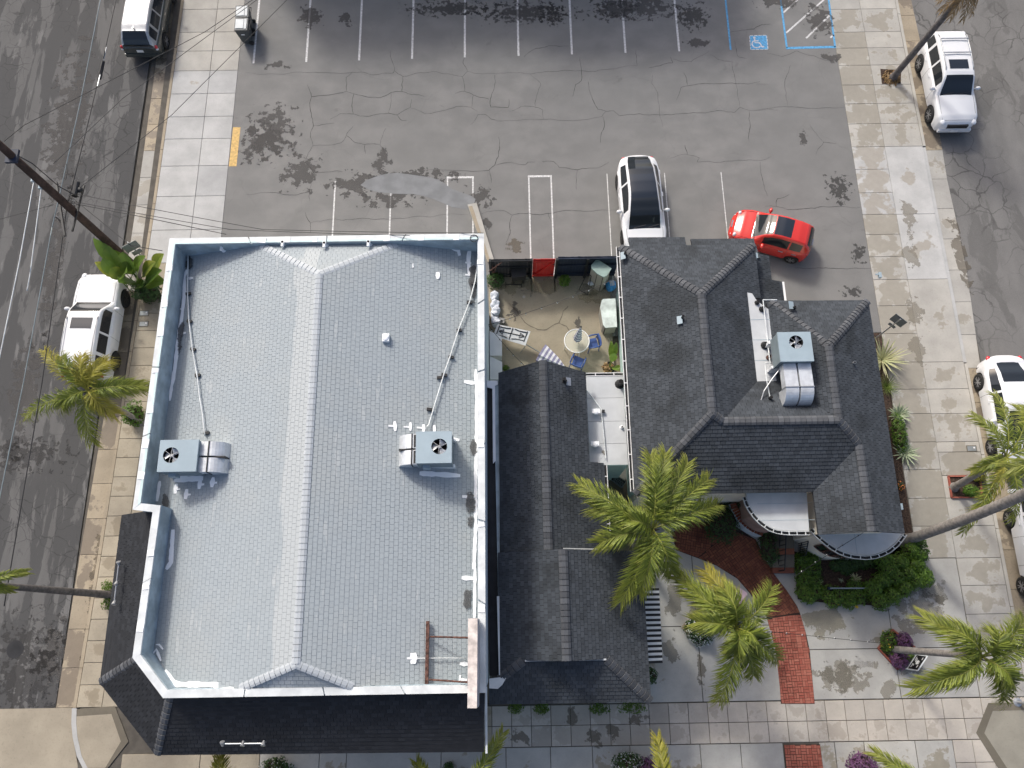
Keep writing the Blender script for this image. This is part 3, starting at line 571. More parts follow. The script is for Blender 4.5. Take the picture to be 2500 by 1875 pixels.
# ================================================================ ROOFING
def clip_rect(poly, u0, u1, v0, v1):
    def cl(P, f, t):
        out = []
        for i in range(len(P)):
            a, b = P[i-1], P[i]; fa, fb = f(a), f(b)
            if (fa >= 0) != (fb >= 0):
                k = fa/(fa-fb); out.append((a[0]+(b[0]-a[0])*k, a[1]+(b[1]-a[1])*k))
            if fb >= 0: out.append(b)
        return out
    for f in (lambda p: p[0]-u0, lambda p: u1-p[0], lambda p: p[1]-v0, lambda p: v1-p[1]):
        poly = cl(poly, f, 0)
        if len(poly) < 3: return []
    return poly
def area2(P): return abs(sum(P[i-1][0]*P[i][1]-P[i][0]*P[i-1][1] for i in range(len(P))))/2
class Roof:
    """collects faces; each face gets a deck slab and overlapping shingle tabs"""
    def __init__(s, W=.305, E=.14, hi=.016, gap=.014, cg=.010): s.W, s.E, s.hi, s.gap, s.cg = W, E, hi, gap, cg; s.deck = MB(); s.tabs = []
    def face(s, pts, th=.1):
        P = [Vector(p) for p in pts]; n = Vector((0,0,0))
        for i in range(len(P)): n += P[i-1].cross(P[i])
        if n.z < 0: P = P[::-1]; n = -n
        n.normalize(); k = len(P)
        s.deck.add([tuple(p) for p in P]+[(p.x, p.y, p.z-th) for p in P], [tuple(range(k)), tuple(range(k, 2*k))[::-1]]+[(k+i, k+(i+1)%k, (i+1)%k, i) for i in range(k)])
        u = Vector((0,0,1)).cross(n)
        u = u.normalized() if u.length > 1e-4 else Vector((1,0,0)); v = n.cross(u)
        o = min(P, key=lambda p: p.z); uv = [((p-o).dot(u), (p-o).dot(v)) for p in P]
        u0 = min(q[0] for q in uv); u1 = max(q[0] for q in uv); v1 = max(q[1] for q in uv); v0 = min(q[1] for q in uv)
        r = 0; vv = v0
        while vv < v1:
            x = u0-s.W*((r*.5+random.uniform(-.12, .12)) % 1.)-.001
            while x < u1:
                q = clip_rect(uv, x+s.gap/2, x+s.W-s.gap/2, vv+s.cg, vv+s.E)
                if q and area2(q) > .0012:
                    full = len(q) == 4 and area2(q) > (s.W-s.gap)*(s.E-s.cg)*.995
                    s.tabs.append((full, o, u, v, n, q, x+s.W/2, vv))
                x += s.W
            vv += s.E; r += 1
    def build(s, parent, deckmat, mat, name='roof', nparts=300):
        d = s.deck.build(name, deckmat, parent, world=True)
        W, E, hi = s.W-s.gap, s.E, s.hi
        t = MB(); lo = .004
        c0 = s.cg; t.add([(-W/2,c0,0),(W/2,c0,0),(W/2,E,0),(-W/2,E,0),(-W/2,c0,hi),(W/2,c0,hi),(W/2,E,lo),(-W/2,E,lo)], [(4,5,6,7),(0,1,5,4),(1,2,6,5),(3,0,4,7)], 0.)
        me = t.mesh('shingle', mat)
        C = Vector((0,0,31.5)); full = []
        for i, (f, o, u, v, n, q, cu, cv) in enumerate(s.tabs):
            if f:
                p = o+u*cu+v*cv; dd = C-p; full.append((-(n.dot(dd.normalized()))/dd.length_squared, i))
        full.sort(); pick = set(i for _, i in full[:nparts]); off = woff(d)
        rest = MB()
        for i, (f, o, u, v, n, q, cu, cv) in enumerate(s.tabs):
            if i in pick:
                m = Matrix((u, v, n)).transposed().to_4x4(); m.translation = o+u*cu+v*cv+n*.002
                inst(me, 'shingle', d, m, off)
            else:
                k = len(q); h = [hi+(lo-hi)*(b-cv)/E for a, b in q]
                if sum(q[j-1][0]*q[j][1]-q[j][0]*q[j-1][1] for j in range(k)) < 0: q = q[::-1]; h = h[::-1]
                vs = [o+u*a+v*b+n*(.002+z) for (a, b), z in zip(q, h)]+[o+u*a+v*b+n*.002 for a, b in q]
                rest.add(vs, [tuple(range(k))]+[(k+j, k+(j+1)%k, (j+1)%k, j) for j in range(k)])
        if rest.v:
            r = rest.build('shingles', mat, d, world=True); r['kind'] = 'stuff'
        return d
def caps(parent, a, b, mat, L=.175, w=.125, drop=.05, name='ridge_cap', lift=.03, st=.022):
    a, b = Vector(a), Vector(b); d = b-a; n = max(1, round(d.length/L)); L = d.length/n; x = d.normalized()
    y = Vector((0,0,1)).cross(x).normalized(); z = x.cross(y)
    mb = MB(); vs = []
    for xx, h in ((.006, .0), (L*.93, st)):
        for yy, zz in ((-w, -drop), (-w*.45, -.008), (w*.45, -.008), (w, -drop)): vs.append((xx, yy, zz+h))
    vs += [(p[0], p[1], p[2]-.035) for p in vs]
    fs = [(0,4,5,1),(1,5,6,2),(2,6,7,3),(4,12,13,5),(5,13,14,6),(6,14,15,7),(0,8,12,4),(3,7,15,11)]
    mb.add(vs, [f[::-1] for f in fs], 0.); me = mb.mesh(name, mat); off = woff(parent)
    for i in range(n):
        m = Matrix((x, y, z)).transposed().to_4x4(); m.translation = a+d*(i/n)+z*lift
        inst(me, name, parent, m, off)
def ringwall(poly, z0, z1, t0, t1):
    """walls along the closed outline, between insets t0 and t1"""
    a = inset(poly, t0) if t0 else [Vector((p[0], p[1])) for p in poly]
    ar = sum(poly[i][0]*poly[(i+1)%len(poly)][1]-poly[(i+1)%len(poly)][0]*poly[i][1] for i in range(len(poly)))
    if not t0 and ar < 0: a = a[::-1]
    b = inset(poly, t1); n = len(a); mb = MB()
    vs = [(p.x, p.y, z0) for p in a]+[(p.x, p.y, z1) for p in a]+[(p.x, p.y, z0) for p in b]+[(p.x, p.y, z1) for p in b]
    fs = []
    for i in range(n):
        j = (i+1) % n
        fs += [(i, j, n+j, n+i), (n+i, n+j, 3*n+j, 3*n+i), (2*n+j, 2*n+i, 3*n+i, 3*n+j), (j, i, 2*n+i, 2*n+j)]
    return mb.add(vs, fs)

# ================================================================ BUILDING WITH PAINTED WHITE ROOF
wb = thing('flat_front_building', 'large building with painted pale grey shingle roof behind white parapets', 'building', (-6.2, 5.2, 0))
WO = [(-.82,-2.12), (-.79,12.47), (-11.45,12.45), (-11.58,3.3), (-10.96,3.22), (-11.06,-1.02), (-10.06,-2.12)]
ringwall(WO, 0, 7.40, 0, .12).build('wall', 'wall_w', wb, world=True)
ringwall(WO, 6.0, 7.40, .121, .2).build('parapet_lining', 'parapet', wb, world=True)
cp = inset(WO, -.03); ci = inset(WO, .19); n = len(cp)
for i in range(n):                                             # coping in lengths, each its own piece
    a, b, c, d = cp[i], cp[(i+1)%n], ci[(i+1)%n], ci[i]; L = (b-a).length; k = max(1, round(L/2.4))
    for j in range(k):
        f0, f1 = j/k+(.002 if j else 0), (j+1)/k-(.002 if j < k-1 else 0)
        mb = MB(); mb.prism([a.lerp(b, f0), a.lerp(b, f1), d.lerp(c, f1), d.lerp(c, f0)], 7.40, 7.47+.004*(j%2)); mb.build('coping', 'coping', wb, world=True)
        if i in (1, 2):
            mb = MB(); mb.prism([d.lerp(c, f0), d.lerp(c, f1), (d.lerp(c, f1)*.65+a.lerp(b, f1)*.35), (d.lerp(c, f0)*.65+a.lerp(b, f0)*.35)], 7.46, 7.480); mb.build('coping_trim', 'copteal', wb, world=True)
RX = -6.2
def zW(x): return 7.9-.277*(RX-x)
def zE(x): return 7.9-.27*(x-RX)
def onroof(p, h=.02):
    x, y = p[0], p[1]; z = min(zW(x), zE(x), 7.9-.467*max(0, y-10.89), 7.9-.72*max(0, -1.26-y)); return Vector((x, y, z+h))
rf = Roof(.175, .142, .011, .009)
A_, B_ = (RX, 10.89), (RX, -1.26)
Wp = [A_, (-8.41, 12.26), (-11.26, 12.25), (-11.38, 3.42), (-10.78, 3.0), (-10.87, -.95), (-9.97, -1.92), (-7.92, -1.92), B_]
Ep = [A_, (-3.76, 12.27), (-.99, 12.27), (-1.01, -1.92), (-4.62, -1.92), B_]
rf.face([(x, y, zW(x)) for x, y in Wp]); rf.face([(x, y, zE(x)) for x, y in Ep])
rf.face([(RX, 10.89, 7.9), (-8.41, 12.26, zW(-8.41)), (-3.76, 12.27, zE(-3.76))]); rf.face([(RX, -1.26, 7.9), (-7.92, -1.92, zW(-7.92)), (-4.62, -1.92, zE(-4.62))])
wr_ = rf.build(wb, 'shwd', 'shw')
caps(wr_, (RX, -1.26, 7.9), (RX, 10.89, 7.9), 'capw', .178, .13, .042, st=.014)
for p in ((-8.41, 12.26, zW(-8.41)), (-3.76, 12.27, zE(-3.76))): caps(wr_, p, (RX, 10.89, 7.9), 'capw', .178, .12, .028, lift=.02, st=.006)
for p in ((-7.92, -1.92, zW(-7.92)), (-4.62, -1.92, zE(-4.62))): caps(wr_, p, (RX, -1.26, 7.9), 'capw', .178, .12, .028, lift=.02, st=.006)
# sealed seams where roof meets parapet
def seal(pts, w, h=.03, name='sealant_patch', mat='seal'):
    w *= 1.15; P = [onroof(p, h) for p in pts]; mb = MB(); vs = []; fs = []
    Q = []
    for a, b in zip(P, P[1:]):
        k = max(1, int((b-a).length/.12))
        Q += [a.lerp(b, i/k) for i in range(k)]
    Q.append(P[-1]); n = len(Q)
    for i, p in enumerate(Q):
        d = (Q[min(i+1, n-1)]-Q[max(i-1, 0)]).normalized(); nn = Vector((-d.y, d.x, 0)); k = w/2*random.uniform(.75, 1.25)*(.6 if i in (0, n-1) else 1)
        vs += [p+nn*k, p-nn*k, p+nn*k-Vector((0,0,.04)), p-nn*k-Vector((0,0,.04))]
        if i: b = 4*i; fs += [(b-4, b-3, b+1, b), (b-2, b-4, b, b+2), (b-3, b-1, b+3, b+1)]
    return mb.add(vs, fs).build(name, mat, wb, world=True)
for p, w in (([(-11.183,11.738,6.6),(-11.26,11.464,6.6),(-11.173,10.826,6.6),(-11.172,10.02,6.6),(-11.221,8.923,6.6),(-11.219,7.767,6.6),(-11.252,7.518,6.6)], .10), ([(-11.254,8.091,6.6),(-11.276,6.997,6.6)], .08), ([(-11.148,11.394,6.6),(-10.895,11.39,6.6)], .1), ([(-11.185,9.359,6.6),(-10.939,9.363,6.6)], .09),
             ([(-11.439,10.968,6.7),(-11.23,10.964,6.7)], .1), ([(-11.325,10.293,6.7),(-11.155,10.246,6.7)], .08), ([(-11.364,9.499,6.7),(-11.197,9.475,6.7)], .08), ([(-10.634,2.734,6.7),(-10.582,1.728,6.7),(-10.728,1.514,6.7)], .12), ([(-11.308,4.316,6.7),(-11.33,3.658,6.7)], .1),
             ([(-10.396,-1.428,6.8),(-10.071,-1.771,6.8),(-9.922,-1.824,6.8),(-8.666,-1.827,6.8),(-8.641,-2.096,6.8)], .13), ([(-8.58,-1.988,6.9),(-8.082,-1.962,6.9)], .16), ([(-10.804,-0.702,6.8),(-10.695,-0.704,6.8),(-10.534,-0.844,6.8)], .05), ([(-10.881,-0.976,6.8),(-10.77,-0.841,6.8),(-10.57,-1.17,6.8)], .06),
             ([(-1.097,7.932,6.6),(-1.06,6.878,6.6),(-1.083,5.606,6.6),(-1.106,4.251,6.6),(-1.11,2.708,6.6),(-1.17,1.369,6.6)], .09), ([(-1.482,7.471,6.6),(-1.099,7.432,6.6)], .12), ([(-1.533,3.634,6.6),(-1.127,3.628,6.6)], .11), ([(-1.546,1.114,6.6),(-1.151,1.094,6.6)], .13), ([(-1.132,1.431,6.6),(-1.154,-0.087,6.6)], .08),
             ([(-1.594,-1.39,6.6),(-1.339,-1.412,6.6)], .12), ([(-1.575,-1.716,6.6),(-1.593,-1.835,6.6),(-1.375,-1.856,6.6)], .1), ([(-4.647,-1.958,7),(-4.5,-2.077,7)], .13), ([(-1.937,12.336,6.6),(-1.682,12.238,6.6),(-1.639,12.051,6.6)], .14), ([(-1.555,12.517,6.6),(-1.299,12.326,6.6),(-1.342,11.954,6.6),(-1.3,11.353,6.6)], .13), ([(-1.448,11.816,6.6),(-1.236,11.813,6.6)], .1), ([(-1.447,11.356,6.6),(-1.236,11.343,6.6)], .1),
             ([(-2.672,12.391,6.7),(-2.269,12.361,6.7)], .06), ([(-2.376,11.348,6.8),(-2.373,11.098,6.8)], .16), ([(-6.341,4.901,7.9),(-6.136,4.898,7.9)], .12), ([(-3.209,11.584,7.1),(-3.206,11.426,7.1)], .05),
             ([(-2.866,4.344,6.9),(-1.594,4.305,6.9)], .13), ([(-3.667,5.997,7),(-3.639,5.676,7)], .1), ([(-3.858,5.839,7),(-3.663,5.836,7)], .08), ([(-3.178,5.989,7),(-3.172,5.709,7)], .08), ([(-3.389,5.832,7),(-3.174,5.829,7)], .08), ([(-2.766,5.943,7),(-2.762,5.662,7)], .12), ([(-2.979,5.826,7),(-2.764,5.822,7)], .08), ([(-2.434,5.938,7),(-2.411,5.657,7)], .1), ([(-1.8,5.492,6.8),(-1.624,5.469,6.8)], .15),
             ([(-2.951,-1.045,6.9),(-2.945,-1.352,6.9)], .22), ([(-3.128,-1.196,6.9),(-2.948,-1.199,6.9)], .09)): seal(p, w)
for x, y in ((490,1150),(710,1260),(960,1095),(1210,1080)):
    c = Vector((-11.563,6.096,6.7))
    p0 = (c.x+x/7.373/75.5, c.y-y/7.373/75.5*1.0)
    seal([(p0[0], p0[1]+.16), (p0[0]-.02, p0[1]-.16)], .13); seal([(p0[0], p0[1]-.02), (p0[0]+.16, p0[1]-.02)], .1, .034)
seal([(-10.802,4.284,6.75),(-10.593,4.316,6.75),(-10.273,4.311,6.75),(-9.739,4.303,6.75)], .15)
for c, rx, ry in (((-1.28,3.408,6.6), .22, .7), ((-1.254,2.825,6.6), .2, .45), ((-1.186,5.272,6.6), .18, .5), ((-1.344,0.51,6.6), .2, .5), ((-1.177,11.065,6.6), .2, 1.2), ((-10.502,5.147,6.6), .2, .7), ((-10.991,3.561,6.6), .25, .4), ((-11.134,9.258,6.6), .2, 1.0), ((-11.107,11.999,6.6), .25, .4)):
    mb = MB(); z = onroof(c, .02).z+.03; o = stain(wb, c, rx, ry, 'grime', z, 0, 'grime')
    o.rotation_euler = (0, math.atan(.27) if c[0] > RX else -math.atan(.277), 0)
for u_, v_ in (((-11.374,11.379,7.47)[0:2], 0), ((-11.409,10.087,7.47)[0:2], 0), ((-11.433,9.088,7.47)[0:2], 0), ((-11.44,7.748,7.47)[0:2], 0), ((-11.461,6.447,7.47)[0:2], 0), ((-11.5,5.342,7.47)[0:2], 0), ((-11.52,4.328,7.47)[0:2], 0), ((-10.926,1.958,7.47)[0:2], 0), ((-10.957,0.962,7.47)[0:2], 0), ((-10.98,-0.171,7.47)[0:2], 0),
               ((-8.33,12.505,7.47)[0:2], 1), ((-7.464,12.492,7.47)[0:2], 1), ((-6.514,12.492,7.47)[0:2], 1), ((-4.083,12.469,7.47)[0:2], 1), ((-2.909,12.466,7.47)[0:2], 1), ((-1.706,12.463,7.47)[0:2], 1), ((-0.858,11.425,7.47)[0:2], 0), ((-0.873,5.175,7.47)[0:2], 0), ((-0.885,2.659,7.47)[0:2], 0), ((-0.896,0.192,7.47)[0:2], 0)):
    x, y = u_
    if v_: y = 12.36
    else: x = -.9 if x > -5 else (-11.35-.13*(12.4-y)/9.1 if y > 3.3 else -10.87-.1*(3.2-y)/4.2)
    mb = MB(); w = random.uniform(.14, .3); mb.box((x, y, 7.487), (w if v_ else .2, .2 if v_ else w, .01), random.uniform(-.1, .1)); mb.build('coping_patch', 'seal', wb, world=True)
# roof vents
def vpipe(parent, p, r, h, mat, base=None, elbow=None, name='vent_pipe'):
    mb = MB(); p = Vector(p); mb.tube([p-Vector((0,0,.05)), p+Vector((0,0,h))], r, 12)
    if elbow: mb.tube([p+Vector((0,0,h*.8)), p+Vector((elbow[0], elbow[1], h*.8))], r*.9, 10)
    mb.lathe([(r*1.9, 0), (r*1.3, .05)], 12, p)
    o = mb.build(name, mat, parent, world=True)
    mb = MB(); mb.lathe([(r*.75, 0), (r*.75, .003)], 12, p+Vector((0,0,h))); mb.build('pipe_opening', 'dark', o, world=True)
    return o
for px_, h in (((-9.797,12.303,6.9), .35), ((-7.622,12.275,7.2), .25), ((-6.189,12.203,7.3), .25), ((-4.694,12.229,7.2), .25), ((-1.925,12.575,6.8), .45)): vpipe(wb, onroof(px_, 0), .06, h, 'seal', elbow=(.0, -.16))
p = onroof((-4.01,8.783,7.4), 0); mb = MB(); mb.box(p+Vector((0,0,.07)), (.22, .26, .16)); mb.ball(p+Vector((0,0,.15)), (.11, .13, .05)); mb.build('vent_hood', 'seal', wb, world=True)
for q in ([(-1.101,12.301,7.2),(-1.101,12.296,7.2)][0],): 
    mb = MB(); mb.tube([(q[0]+.13*math.cos(t*.5), q[1]+.13*math.sin(t*.5), 7.49+.01*(t%3)) for t in range(30)], .012, 6); mb.build('cable_coil', 'black', wb, world=True)
# mansard skirt on the street sides
ME = [(-12.692,3.322,5.9),(-12.737,-1.805,5.9),(-10.751,-3.878,5.9),(-0.913,-3.953,5.9)]
MT = [(-11.08, ME[0][1], 7.05), (-11.07, -1.02, 7.05), (-10.07, -2.13, 7.05), (-.83, -2.13, 7.05)]
mr = Roof(.2, .142, .016, .012)
for i in range(3): mr.face([ME[i], ME[i+1], MT[i+1], MT[i]], .16)
md = mr.build(wb, 'shdd', 'shm', 'skirt_roof', 300)
caps(md, ME[1], MT[1], 'capd', .2, .13, .05); caps(md, ME[2], MT[2], 'capd', .2, .13, .05)
mb = MB(); mb.add([MT[3], (MT[3][0], MT[3][1], 5.75), (ME[3][0], ME[3][1], 5.75), ME[3]], [(0,1,2,3)])
mb.prism([(-.86, -2.13), (-.80, -2.13), (-.80, ME[3][1]-.03), (-.86, ME[3][1]-.03)], 5.7, 5.98); mb.build('skirt_end', 'coping', wb, world=True)
mb = MB(); mb.add([(q[0], q[1], 5.76) for q in ME]+[(q[0], q[1], 5.76) for q in MT[::-1]], [tuple(range(8))]); mb.build('soffit', 'cream', wb, world=True)

# ---------------------------------------------------------------- rooftop air conditioners
def ac_unit(label, loc, rz, lx, ly, h, ducts, z_lift=.12):
    t = thing('air_conditioner', label, 'air conditioner', loc, rz, 'rooftop air conditioners')
    x0, x1, y0, y1 = -lx/2, lx/2, -ly/2, ly/2; zt = z_lift+h
    mb = MB(); mb.box((0, 0, z_lift+h*.5-.02), (lx, ly, h-.04)); mb.f.pop(1); mb.build('casing', 'acside', t)
    fx, fy, fr = ducts['fan']; nseg = 32; mb = MB(); sq = []
    for i in range(nseg):
        a = 2*math.pi*i/nseg; dx, dy = math.cos(a), math.sin(a)
        k = min(((x1+.015 if dx > 0 else x0-.015)-fx)/dx if abs(dx) > 1e-6 else 9, ((y1+.015 if dy > 0 else y0-.015)-fy)/dy if abs(dy) > 1e-6 else 9)
        sq.append((fx+dx*k, fy+dy*k))
    cs_ = [(x1+.015, y1+.015), (x0-.015, y1+.015), (x0-.015, y0-.015), (x1+.015, y0-.015)]
    for c in cs_:                                        # snap nearest ring point to each corner
        j = min(range(nseg), key=lambda i: (sq[i][0]-c[0])**2+(sq[i][1]-c[1])**2); sq[j] = c
    vs = [(fx+fr*math.cos(2*math.pi*i/nseg), fy+fr*math.sin(2*math.pi*i/nseg), zt) for i in range(nseg)]+[(q[0], q[1], zt) for q in sq]+[(q[0], q[1], zt-.07) for q in sq]
    fs = [(i, nseg+i, nseg+(i+1)%nseg, (i+1)%nseg) for i in range(nseg)]+[(nseg+i, 2*nseg+i, 2*nseg+(i+1)%nseg, nseg+(i+1)%nseg) for i in range(nseg)]
    mb.add(vs, fs).build('top_panel', 'acbox', t)
    mb = MB(); n = 24; vs = [(fx+fr*math.cos(2*math.pi*i/n), fy+fr*math.sin(2*math.pi*i/n), z) for z in (zt, zt-.26) for i in range(n)]
    mb.add(vs, [(i, (i+1)%n, n+(i+1)%n, n+i) for i in range(n)]+[tuple(range(n, 2*n))]); mb.build('fan_well', 'dark', t)
    mb = MB(); mb.lathe([(.06, -.03), (.06, .05), (.03, .07)], 12, (fx, fy, zt-.14)); f = mb.build('fan', 'steel', t)
    for k in range(3):
        mb = MB(); a0 = k*2.094+.5; vs = []
        for i in range(6):
            a = a0+i*.22; vs += [(fx+.05*math.cos(a0+i*.1), fy+.05*math.sin(a0+i*.1), zt-.15+i*.012), (fx+fr*.93*math.cos(a), fy+fr*.93*math.sin(a), zt-.17+i*.022)]
        mb.add(vs, [(2*i, 2*i+1, 2*i+3, 2*i+2) for i in range(5)]); mb.build('blade', 'galv', f)
    mb = MB()
    for k in range(3): a = k*1.047+.4; mb.bar((fx+fr*math.cos(a), fy+fr*math.sin(a), zt+.006), (fx-fr*math.cos(a), fy-fr*math.sin(a), zt+.006), .01, .008)
    mb.build('fan_guard', 'steel', t)
    mb = MB(); mb.box((0, y0+.06, z_lift/2-.1), (lx+.1, .09, z_lift+.2)); mb.box((0, y1-.06, z_lift/2-.1), (lx+.1, .09, z_lift+.2)); mb.build('support_rail', 'seal', t)
    mb = MB(); mb.box((x0+lx*.25, y0-.05, z_lift+h*.35), (lx*.2, .1, h*.4)); mb.build('service_box', 'acbox', t)
    # ducts leave one side and bend down into the roof
    d = ducts; rot = Matrix.Rotation(d['dir'], 4, 'Z')
    for s in (-1, 1):
        w = d['w']; yc = s*(w/2+.03)+d.get('off', 0); x = d['x0']; prof = [(x, d['z'])]
        prof += [(x+d['neck'], d['z']+d.get('dz', 0))]
        for k in range(9):
            a = math.pi/2*(k+1)/9; prof.append((x+d['neck']+d['r']*math.sin(a), d['z']+d.get('dz', 0)-d['r']*1.15*(1-math.cos(a))))
        prof.append((prof[-1][0], d['zb']))
        bot = [(x, d['z']-.38), (x+d['neck'], d['z']+d.get('dz', 0)-.42), (x+d['neck'], d['zb'])]
        full = prof+bot[::-1]; k = len(full); mb = MB()
        vs = [rot @ Vector((q[0], yc-w/2, q[1])) for q in full]+[rot @ Vector((q[0], yc+w/2, q[1])) for q in full]
        mb.add(vs, [tuple(range(k)), tuple(range(k, 2*k))[::-1]]+[(i, k+i, k+(i+1)%k, (i+1)%k) for i in range(k)])
        du = mb.build('duct', 'galv', t)
        mb = MB(); c = rot @ Vector((x+d['neck'], yc, d['z']+d.get('dz', 0)-.2)); mb.box(c, (.035, w+.03, .46), mat=rot); mb.build('flange', d.get('fm', 'steel'), du)
        mb = MB(); c = rot @ Vector((x+.05, yc, d['z']-.19)); mb.box(c, (.12, w*.9, .4), mat=rot); mb.build('duct_collar', 'black' if d.get('blk') else 'galv', du)
    if d.get('div'):
        mb = MB(); c = rot @ Vector((d['x0']+d['neck']+d['r']*.35, d.get('off', 0), d['z']*.5-.02)); mb.box(c, (d['r']*1.1, .05, d['z']*.88), mat=rot); mb.build('duct_divider', 'black', t)
    return t
c = (-9.344,4.823,8); z = zW(c[0])
ac_unit('grey rooftop air conditioner with twin silver ducts beside the west parapet', (-10.254, 4.874, zW(-10.254)+.02), 0, 1.17, .97, .85,
        {'fan': (-.22, .02, .245), 'dir': 0, 'x0': .58, 'neck': .27, 'r': .56, 'w': .45, 'z': .80, 'zb': -.1, 'off': .0, 'fm': 'black', 'div': 1}, .15)
c = (-2.341, 5.000)
ac_unit('grey rooftop air conditioner with black-banded ducts near the east parapet', (c[0], c[1], zE(c[0])+.0), 0, 1.08, .97, .85,
        {'fan': (.17, .02, .245), 'dir': math.pi, 'x0': .54, 'neck': .17, 'r': .46, 'w': .45, 'z': .78, 'zb': -.1, 'blk': 1, 'fm': 'black', 'div': 1}, .17)
# conduits on rubber blocks
def conduit(label, pts, blocks, r=.022, mat='coping'):
    P = [onroof(p, .12) for p in pts]; t = thing('roof_conduit', label, 'conduit', P[0])
    mb = MB(); Q = []
    for a, b in zip(P, P[1:]): Q += [a.lerp(b, k/4) for k in range(4)]
    mb.tube(Q+[P[-1]], r, 8); mb.build('pipe', mat, t, world=True, smooth=True)
    for q in blocks:
        q = onroof(q, .05); mb = MB(); mb.box(q, (.17, .09, .12), random.uniform(-.3, .3)); mb.build('support_block', 'black', t, world=True)
conduit('white conduit curving down the west slope to the left roof unit', [(-11.16,12.289,6.8),(-11,10.738,6.8),(-10.838,9.76,6.8),(-10.589,8.714,6.8),(-10.286,7.691,6.8),(-10.112,6.939,6.8),(-9.965,6.444,6.8),(-9.793,5.673,6.8)],
        [(-10.996,10.783,6.8),(-10.837,9.751,6.8),(-10.581,8.714,6.8),(-10.306,7.775,6.8),(-10.305,7.767,6.8),(-9.763,5.773,6.8)])
conduit('white conduit running diagonally across the east slope to the right roof unit', [(-0.973,12.129,6.8),(-1.101,11.123,6.8),(-1.289,10.317,6.8),(-1.658,9.266,6.8),(-1.937,8.279,6.8),(-2.133,7.647,6.8),(-2.288,7.065,6.8),(-2.591,5.922,6.8),(-2.649,5.842,6.8)],
        [(-1.164,11.034,6.8),(-1.298,10.317,6.8),(-1.645,9.265,6.8),(-1.905,8.287,6.8),(-2.121,7.647,6.8),(-2.265,7.544,6.8),(-2.273,7.54,6.8),(-2.586,6.443,6.8)])
# rusty sign frame, board
fr_ = thing('sign_frame', 'rusty steel sign frame with long weathered board at the roof corner', 'sign frame', onroof((-2.517,-1.015,6.9), 0))
a, b = onroof((-2.529,-0.147,6.9), .15), onroof((-2.54,-1.91,6.9), .15)
mb = MB(); mb.bar(a, b, .10, .12); mb.build('beam', 'rust', fr_, world=True)
for v0, v1 in ((1554, 1558), (1659, 1666)):
    pass
for p0, p1 in ((onroof((-2.449,-0.596,6.9), .2), Vector((-1.266,-0.631,7.6))), (onroof((-2.456,-1.797,6.9), .2), Vector((-1.266,-1.852,7.6)))):
    mb = MB(); mb.tube([p0, p1], .028, 8); mb.build('brace', 'rust', fr_, world=True)
mb = MB(); B = [(-1.258,-0.089,8.2),(-0.988,-0.094,8.2),(-1.013,-2.481,8.2),(-1.28,-2.477,8.2)]; mb.prism(B, 7.52, 8.2); mb.build('sign_board', 'rustw', fr_, world=True)
mb = MB(); B2 = [(-0.992,-0.094,8.1),(-0.945,-0.117,8.1),(-0.965,-2.45,8.1),(-1.011,-2.47,8.1)]; mb.prism(B2, 7.6, 8.08); mb.build('board_edge', 'steel', fr_, world=True)
conduit('thin pale pipe crossing beneath the rusty beam to the sign', [(-2.9,-1.201,7),(-2.18,-1.213,7),(-1.425,-1.235,7)], [], .016)
def flood(label, a, b):
    a, b = Vector(a), Vector(b); t = thing('light_bar', label, 'light bar', (a+b)/2, 0, 'floodlight bars on the skirt roof')
    mb = MB(); mb.tube([a, b], .022, 8); mb.build('bar', 'steel', t, world=True)
    for k in (0, .5, 1):
        p = a.lerp(b, k); mb = MB(); mb.tube([p, p-Vector((0,0,.25))], .015, 6); mb.lathe([(.03, -.08), (.075, .06), (.07, .07)], 10, p, Matrix.Rotation(1.1*(1 if k else -1), 4, 'X')); mb.build('floodlight', 'steel', t, world=True)
flood('floodlight bar on the west skirt roof beside the leaning palm trunk', (-12.306,1.724,6.5), (-12.295,0.549,6.5)); flood('floodlight bar along the black south skirt roof', (-8.59,-3.519,6.5), (-7.384,-3.527,6.5))

# ================================================================ CHARCOAL-ROOFED BUILDING (east)
eb = thing('hip_roof_building', 'cream building with charcoal hip roofs and rounded porches', 'building', (9.5, 8, 0))
SL = .577; EZ = 4.0
x0, xr, x1 = 4.41, 7.02, 9.65; yN, yS = 13.66, 4.0; zr = EZ+SL*2.61; zc = EZ+SL*2.3; zw = EZ+SL*2.3
er_ = Roof(.19, .14, .018, .012)
yc = 6.3; wx0, wxr, wx1 = 9.94, 11.43, 13.73; wyN, wyS = 11.25, 2.5; sx0, sxr = 10.72, 12.22; zs = EZ+SL*1.5
zf = 4.33; xe = x1-(zf-EZ)/SL
er_.face([(x0, yS, EZ), (x0, yN, EZ), (xr, 11.0, zr), (xr, 6.55, zr)])
er_.face([(x0, yN, EZ), (x1, yN, EZ), (xr, 11.0, zr)])
er_.face([(x1, yN, EZ), (x1, 11.4, EZ), (xe, 11.3, zf), (xe, 8.02, zf), (7.40, 6.3, zr-SL*.38), (xr, 6.55, zr), (xr, 11.0, zr)])
er_.face([(x0, yS, EZ), (xr, 6.55, zr), (7.40, 6.3, zc), (wxr, yc, zc), (sxr, 5.5, zs), (sx0, yS, EZ)])
er_.face([(7.40, 6.3, zc), (xe, 8.02, zf), (9.75, 8.02, zf), (wxr, 6.3, zc)])
er_.face([(9.75, 8.02, zf), (9.75, 11.07, zf), (10.0, 10.9, zf+.14), (wxr, 9.0, zw), (wxr, 6.3, zw)])
er_.face([(wx0, wyN, EZ+.1), (wx1, wyN, EZ), (wxr, 9.0, zw)])
er_.face([(wx1, wyN, EZ), (wx1, wyS, EZ), (sxr, wyS, zs), (sxr, 5.5, zs), (wxr, yc, zw), (wxr, 9.0, zw)])
